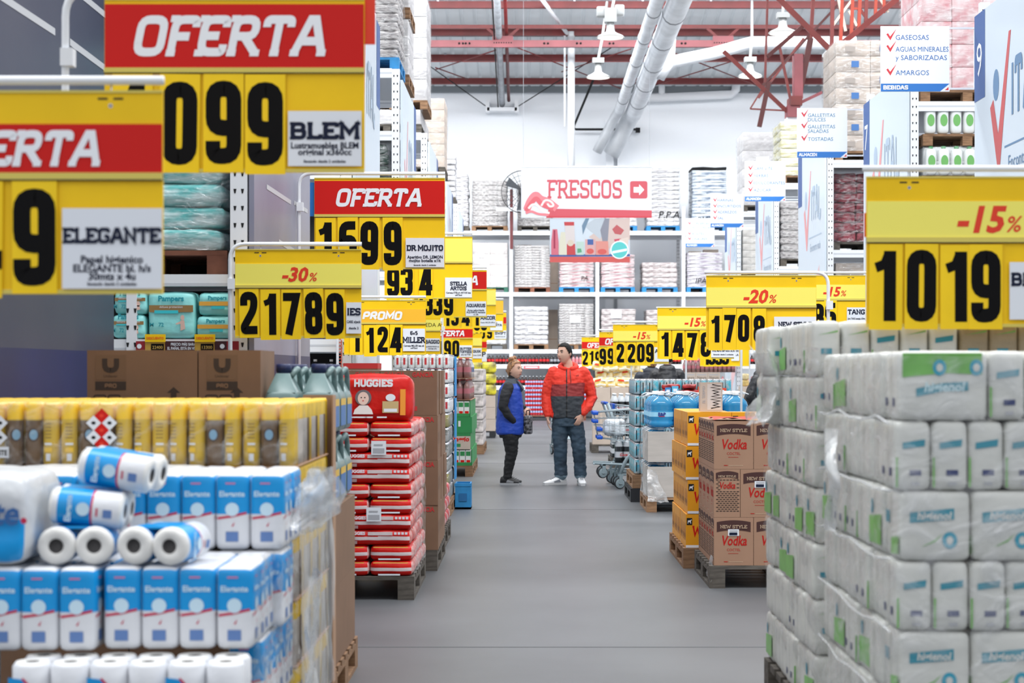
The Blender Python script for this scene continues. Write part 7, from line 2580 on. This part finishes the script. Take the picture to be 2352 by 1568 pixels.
put(remesh(b, .0075, 4, 'jacket', jmat, [jr1, jr2, jr3, zipm], .009, 15), 'jacket', pm_)
b = MB()
ring = []
for q in range(25):
    a = -math.pi / 2 + .42 + (2 * math.pi - .84) * q / 24
    s = math.sin(a)
    ring.append((.012 + .098 * math.cos(a), .012 + .098 * s, 1.435 + .035 * (s + 1) / 2 - .02 * (1 - (s + 1) / 2)))
limb(b, ring, [.026 + .018 * (1 - abs(q - 12) / 12) for q in range(25)], jr1, 10)
b.ell((.02, .10, 1.43), (.11, .05, .07), jr1)
put(remesh(b, .008, 5, 'hood', lambda c, nn: jr1, [jr1], .004), 'hood', pm_)
MB().tube([(.03, -.12, 1.40), (.036, -.15, 1.33), (.04, -.152, 1.25)], .004, jr3, 5).build('drawstring', pm_)
bl_ = MB()
for q in range(3):
    bl_.mark([(.105 + q * .012, 1.325), (.113 + q * .012, 1.325), (.108 + q * .012, 1.337 + q * .006), (.10 + q * .012, 1.337 + q * .006)], (0, -.150, 0), FX, FZ, M('logo_dark_red', (110, 34, 30), .6))
bl_.build('chest_emblem', pm_)
jean = M('jeans_blue', (62, 84, 102), .8, vary=.45, scale=5, rgb2=(34, 46, 60))
jcuff = M('jeans_cuff', (126, 150, 164), .8)
b = MB()
loft(b, [(0, 0, .86, .185, .125), (0, 0, .80, .188, .13), (.0, 0, .72, .185, .125)], jean)
limb(b, [(-.085, 0, .74), (-.09, -.01, .58), (-.085, -.022, .44), (-.082, .01, .25), (-.078, .012, .135)], [.105, .098, .085, .078, .082], jean)
limb(b, [(.10, 0, .74), (.125, -.01, .58), (.142, -.022, .44), (.155, .01, .25), (.16, .012, .135)], [.105, .098, .085, .076, .078], jean)
put(remesh(b, .008, 4, 'jeans', lambda c, nn: jcuff if c.z < .112 else jean, [jean, jcuff], .010, 13), 'jeans', pm_)
sw = (M('trainer_white', (230, 231, 233), .5), M('sole_pale', (206, 206, 208), .5), M('trainer_grey', (120, 124, 132), .5))
shoe(pm_, (-.10, .01), (-1, -.55), sw, .29)
shoe(pm_, (.165, .0), (.1, -1), sw, .29)

# ---- the woman in the blue vest
wx = X(1178, MDp)
b = MB()
WC = Vector((.025, -.02, 1.405))
WR = Rz(.92)
head_shape(b, WC, WR, .97, True)
limb(b, [(-.015, .0, 1.20), (-.008, -.002, 1.27), (.005, -.012, 1.345)], [.055, .05, .046], skin)
loft(b, [(-.03, 0, .64, .10, .13), (-.03, 0, .9, .10, .13), (-.03, 0, 1.1, .10, .14), (-.02, 0, 1.22, .07, .1)], skin)
limb(b, [(-.05, -.13, 1.185), (-.112, -.208, .965), (-.05, -.19, .86), (.02, -.11, .80)], [.045, .036, .028, .024], skin)
limb(b, [(-.02, .14, 1.19), (.02, .17, .97), (.15, .06, .93)], [.045, .036, .026], skin)
hand(b, (.02, -.10, .79), (.5, .5, -.7), (.5, -.3, .5), (-.2, -1, 0), .5, .92)
hand(b, (.142, .05, .935), (.5, -.55, -.75), (.6, .4, .5), (.55, -.6, .3), .75, .95)
for yy in (-.075, .075):
    limb(b, [(-.03, yy, .66), (-.025, yy, .40), (-.065, yy * .9, .09)], [.085, .05, .036], skin)
pw_ = put(remesh(b, .0062, 2, 'person', lambda c, nn: skin, [skin]), 'person', None, (wx, MDp, 0), 0, 'woman in a blue padded vest and black trousers with tied-up fair hair, facing the man', 'person')
face_parts(pw_, WC, WR, .97, M('brow_brown', (70, 46, 36), .6), .0032)
hair_cap(pw_, WC, WR, .97, hairl, -.085, .076, -.01, .011, .006, [((0, .045, .125), .048), ((.02, .06, .13), .034), ((-.028, .03, .14), .03), ((.015, .02, .152), .026), ((0, .105, -.01), .03)])
vbl, vdk, vgr = M('vest_blue', (20, 62, 164), .55), M('sleeve_black', (20, 22, 28), .75), M('collar_grey', (64, 72, 82), .6)
b = MB()
loft(b, [(-.035, 0, .615, .155, .165), (-.035, 0, .635, .17, .18), (-.035, 0, .74, .172, .18), (-.03, 0, .92, .162, .175), (-.03, 0, 1.08, .152, .17), (-.03, 0, 1.18, .135, .165), (-.025, 0, 1.23, .10, .12), (-.015, 0, 1.27, .075, .085), (-.01, 0, 1.30, .07, .075)], vbl)
def vestm(c, nn):
    ang = math.atan2(c.y, c.x + .03)
    if c.z > 1.235:
        return vgr
    if abs(ang + .18) < (.16 + max(0, c.z - 1.0) * 1.0):
        return vgr if c.z > .98 else vdk
    return vbl
put(remesh(b, .0075, 4, 'vest', vestm, [vbl, vdk, vgr], .005, 15), 'vest', pw_)
for sg, P_ in ((-1, [(-.055, -.135, 1.185), (-.095, -.195, 1.08), (-.115, -.215, .96), (-.06, -.205, .86), (.005, -.165, .79)]), (1, [(-.03, .14, 1.185), (.0, .2, 1.08), (.03, .2, .97), (.09, .12, .94), (.135, .06, .94)])):
    b = limb(MB(), P_, [.072, .066, .060, .05, .038], vdk)
    put(remesh(b, .0075, 4, 'sleeve', lambda c, nn: vdk, [vdk], .005, 16), 'sleeve', pw_)
b = MB()
for sg in (-1, 1):
    b.add([(.02, sg * .03, 1.29), (.075, sg * .075, 1.26), (.135, sg * .085 - .02, 1.17), (.095, sg * .03 - .02, 1.12)], [(0, 1, 2, 3)], vgr)
o = b.build('collar', pw_)
so = o.modifiers.new('thickness', 'SOLIDIFY')
so.thickness = .012
limb(MB(), [(-.012, 0, 1.24), (0, -.005, 1.31)], [.062, .058], vdk).build('neck_warmer', pw_)
trb = M('trousers_black', (17, 18, 22), .8, vary=.3, scale=6)
b = MB()
loft(b, [(-.03, 0, .70, .15, .155), (-.03, 0, .64, .15, .155), (-.03, 0, .58, .13, .14)], trb)
for yy in (-.078, .078):
    limb(b, [(-.03, yy, .60), (-.02, yy, .46), (-.015, yy, .38), (-.05, yy * .95, .22), (-.065, yy * .9, .10)], [.10, .083, .074, .060, .052], trb)
put(remesh(b, .008, 4, 'trousers', lambda c, nn: trb, [trb], .009, 16), 'trousers', pw_)
sk_ = (M('trainer_black', (26, 27, 30), .6), M('sole_grey', (168, 170, 174), .5), M('trainer_trim', (130, 132, 136), .5))
shoe(pw_, (-.075, -.07), (1, -.18), sk_, .25)
shoe(pw_, (-.045, .07), (1, -.25), sk_, .25)
t = thing('hand_bag', 'small black patterned bag held in front of the blue vest', 'bag', (wx + .185, MDp - .03, 0))
MB().rbox(-.055, .055, -.04, .04, .62, .85, .025, M('bag_black', (24, 24, 28), .4, vary=.9, scale=40, rgb2=(120, 120, 126)), 4, 5, .004).build('bag_body', t)
MB().tube(rp([(-.02, 0, .84), (-.02, 0, .91), (.02, 0, .91), (.02, 0, .84)], .02), .006, ink, 6).build('strap', t)


# ---- shoppers farther back
def shopper(x, y, rz_, H, jac, trs, hair, label, lean=0.0, female=False):
    k = H / 1.72
    Ry = Matrix.Rotation(lean, 3, 'X')
    piv = Vector((0, 0, .88 * k))

    def L(p):
        p = Vector(p) * k
        return Ry @ (p - piv) + piv if p.z > .88 * k else p
    b = MB()
    hc = L((0, -.02, 1.585))
    head_shape(b, hc, Ry, k, female)
    limb(b, [L((0, .01, 1.36)), L((0, 0, 1.47))], [.06 * k, .055 * k], skin, 10)
    limb(b, [L((0, 0, .9)), L((0, 0, 1.1)), L((0, 0, 1.32))], [.11 * k, .11 * k, .10 * k], skin, 10)
    hands = []
    for s in (-1, 1):
        limb(b, [L((s * .2, 0, 1.36)), L((s * .27, -.02, 1.10)), L((s * .2, -.22, .98))], [.05 * k, .04 * k, .03 * k], skin, 8)
        hand(b, L((s * .2, -.22, .98)), (-.2 * s, -1, -.3), (-s, -.1, .2), (0, -.3, 1), .6, k)
        limb(b, [L((s * .1, 0, .86)), L((s * .1, -.01, .46)), L((s * .1, .01, .06))], [.08 * k, .055 * k, .04 * k], skin, 8)
    p = put(remesh(b, .009, 2, 'person', lambda c, nn: skin, [skin]), 'person', None, (x, y, 0), rz_, label, 'person')
    face_parts(p, hc, Ry, k, hair)
    hair_cap(p, hc, Ry, k, hair, -.09 if female else -.05, .06, -.02 if female else .0, .014, .004)
    b = MB()
    for q in range(13):
        z = .80 + q * .047
        r = .205 - .035 * max(0, z - 1.22) / .14
        b.ell(L((0, 0, z)), (r * k, r * .70 * k, .10 * k), jac)
    for s in (-1, 1):
        limb(b, [L((s * .19, 0, 1.35)), L((s * .275, -.01, 1.10)), L((s * .21, -.18, .99))], [.085 * k, .07 * k, .05 * k], jac, 10)
    limb(b, [L((-.05, .02, 1.42)), L((.05, .02, 1.42))], [.085 * k, .085 * k], jac, 10)
    put(remesh(b, .011, 3, 'jacket', lambda c, nn: jac, [jac], .006, 14), 'jacket', p)
    b = MB()
    for s in (-1, 1):
        limb(b, [(s * .09 * k, 0, .84 * k), (s * .1 * k, -.01, .46 * k), (s * .1 * k, .01, .1 * k)], [.11 * k, .08 * k, .07 * k], trs, 10)
    put(remesh(b, .012, 3, 'trousers', lambda c, nn: trs, [trs], .006, 14), 'trousers', p)
    for s in (-1, 1):
        shoe(p, (s * .1 * k, 0), (s * .15, -1), sk_, .27)
    return p


jblk, jnv = M('puffer_black', (24, 25, 30), .45, vary=.2, scale=5), M('coat_navy', (30, 36, 48), .6)
shopper(X(1497, 27), 27.0, math.pi, 1.66, jnv, jean, hairl, 'shopper seen from behind in a dark navy coat, above the energy drink cans', .12, True)
shopper(X(1530, 26.4), 26.2, math.pi - .1, 1.70, jblk, jean, hairb, 'shopper seen from behind in a ribbed black puffer jacket beside the navy coat', .1)
shopper(X(1457, 33), 33.0, -1.0, 1.60, M('coat_teal', (60, 96, 116), .6), jean, hairb, 'dark-haired shopper in a grey-blue coat, half hidden behind the dark coats')
shopper(X(1722, 24), 24.0, 1.2, 1.64, jblk, jean, M('hair_brown', (112, 76, 56), .5, vary=.4, scale=30), 'shopper in a black puffer jacket bending over beside the white paper stack', .32, True)

# ------------------------------------------------------------------ put everything into the scene
for o in PENDING:
    COL.objects.link(o)
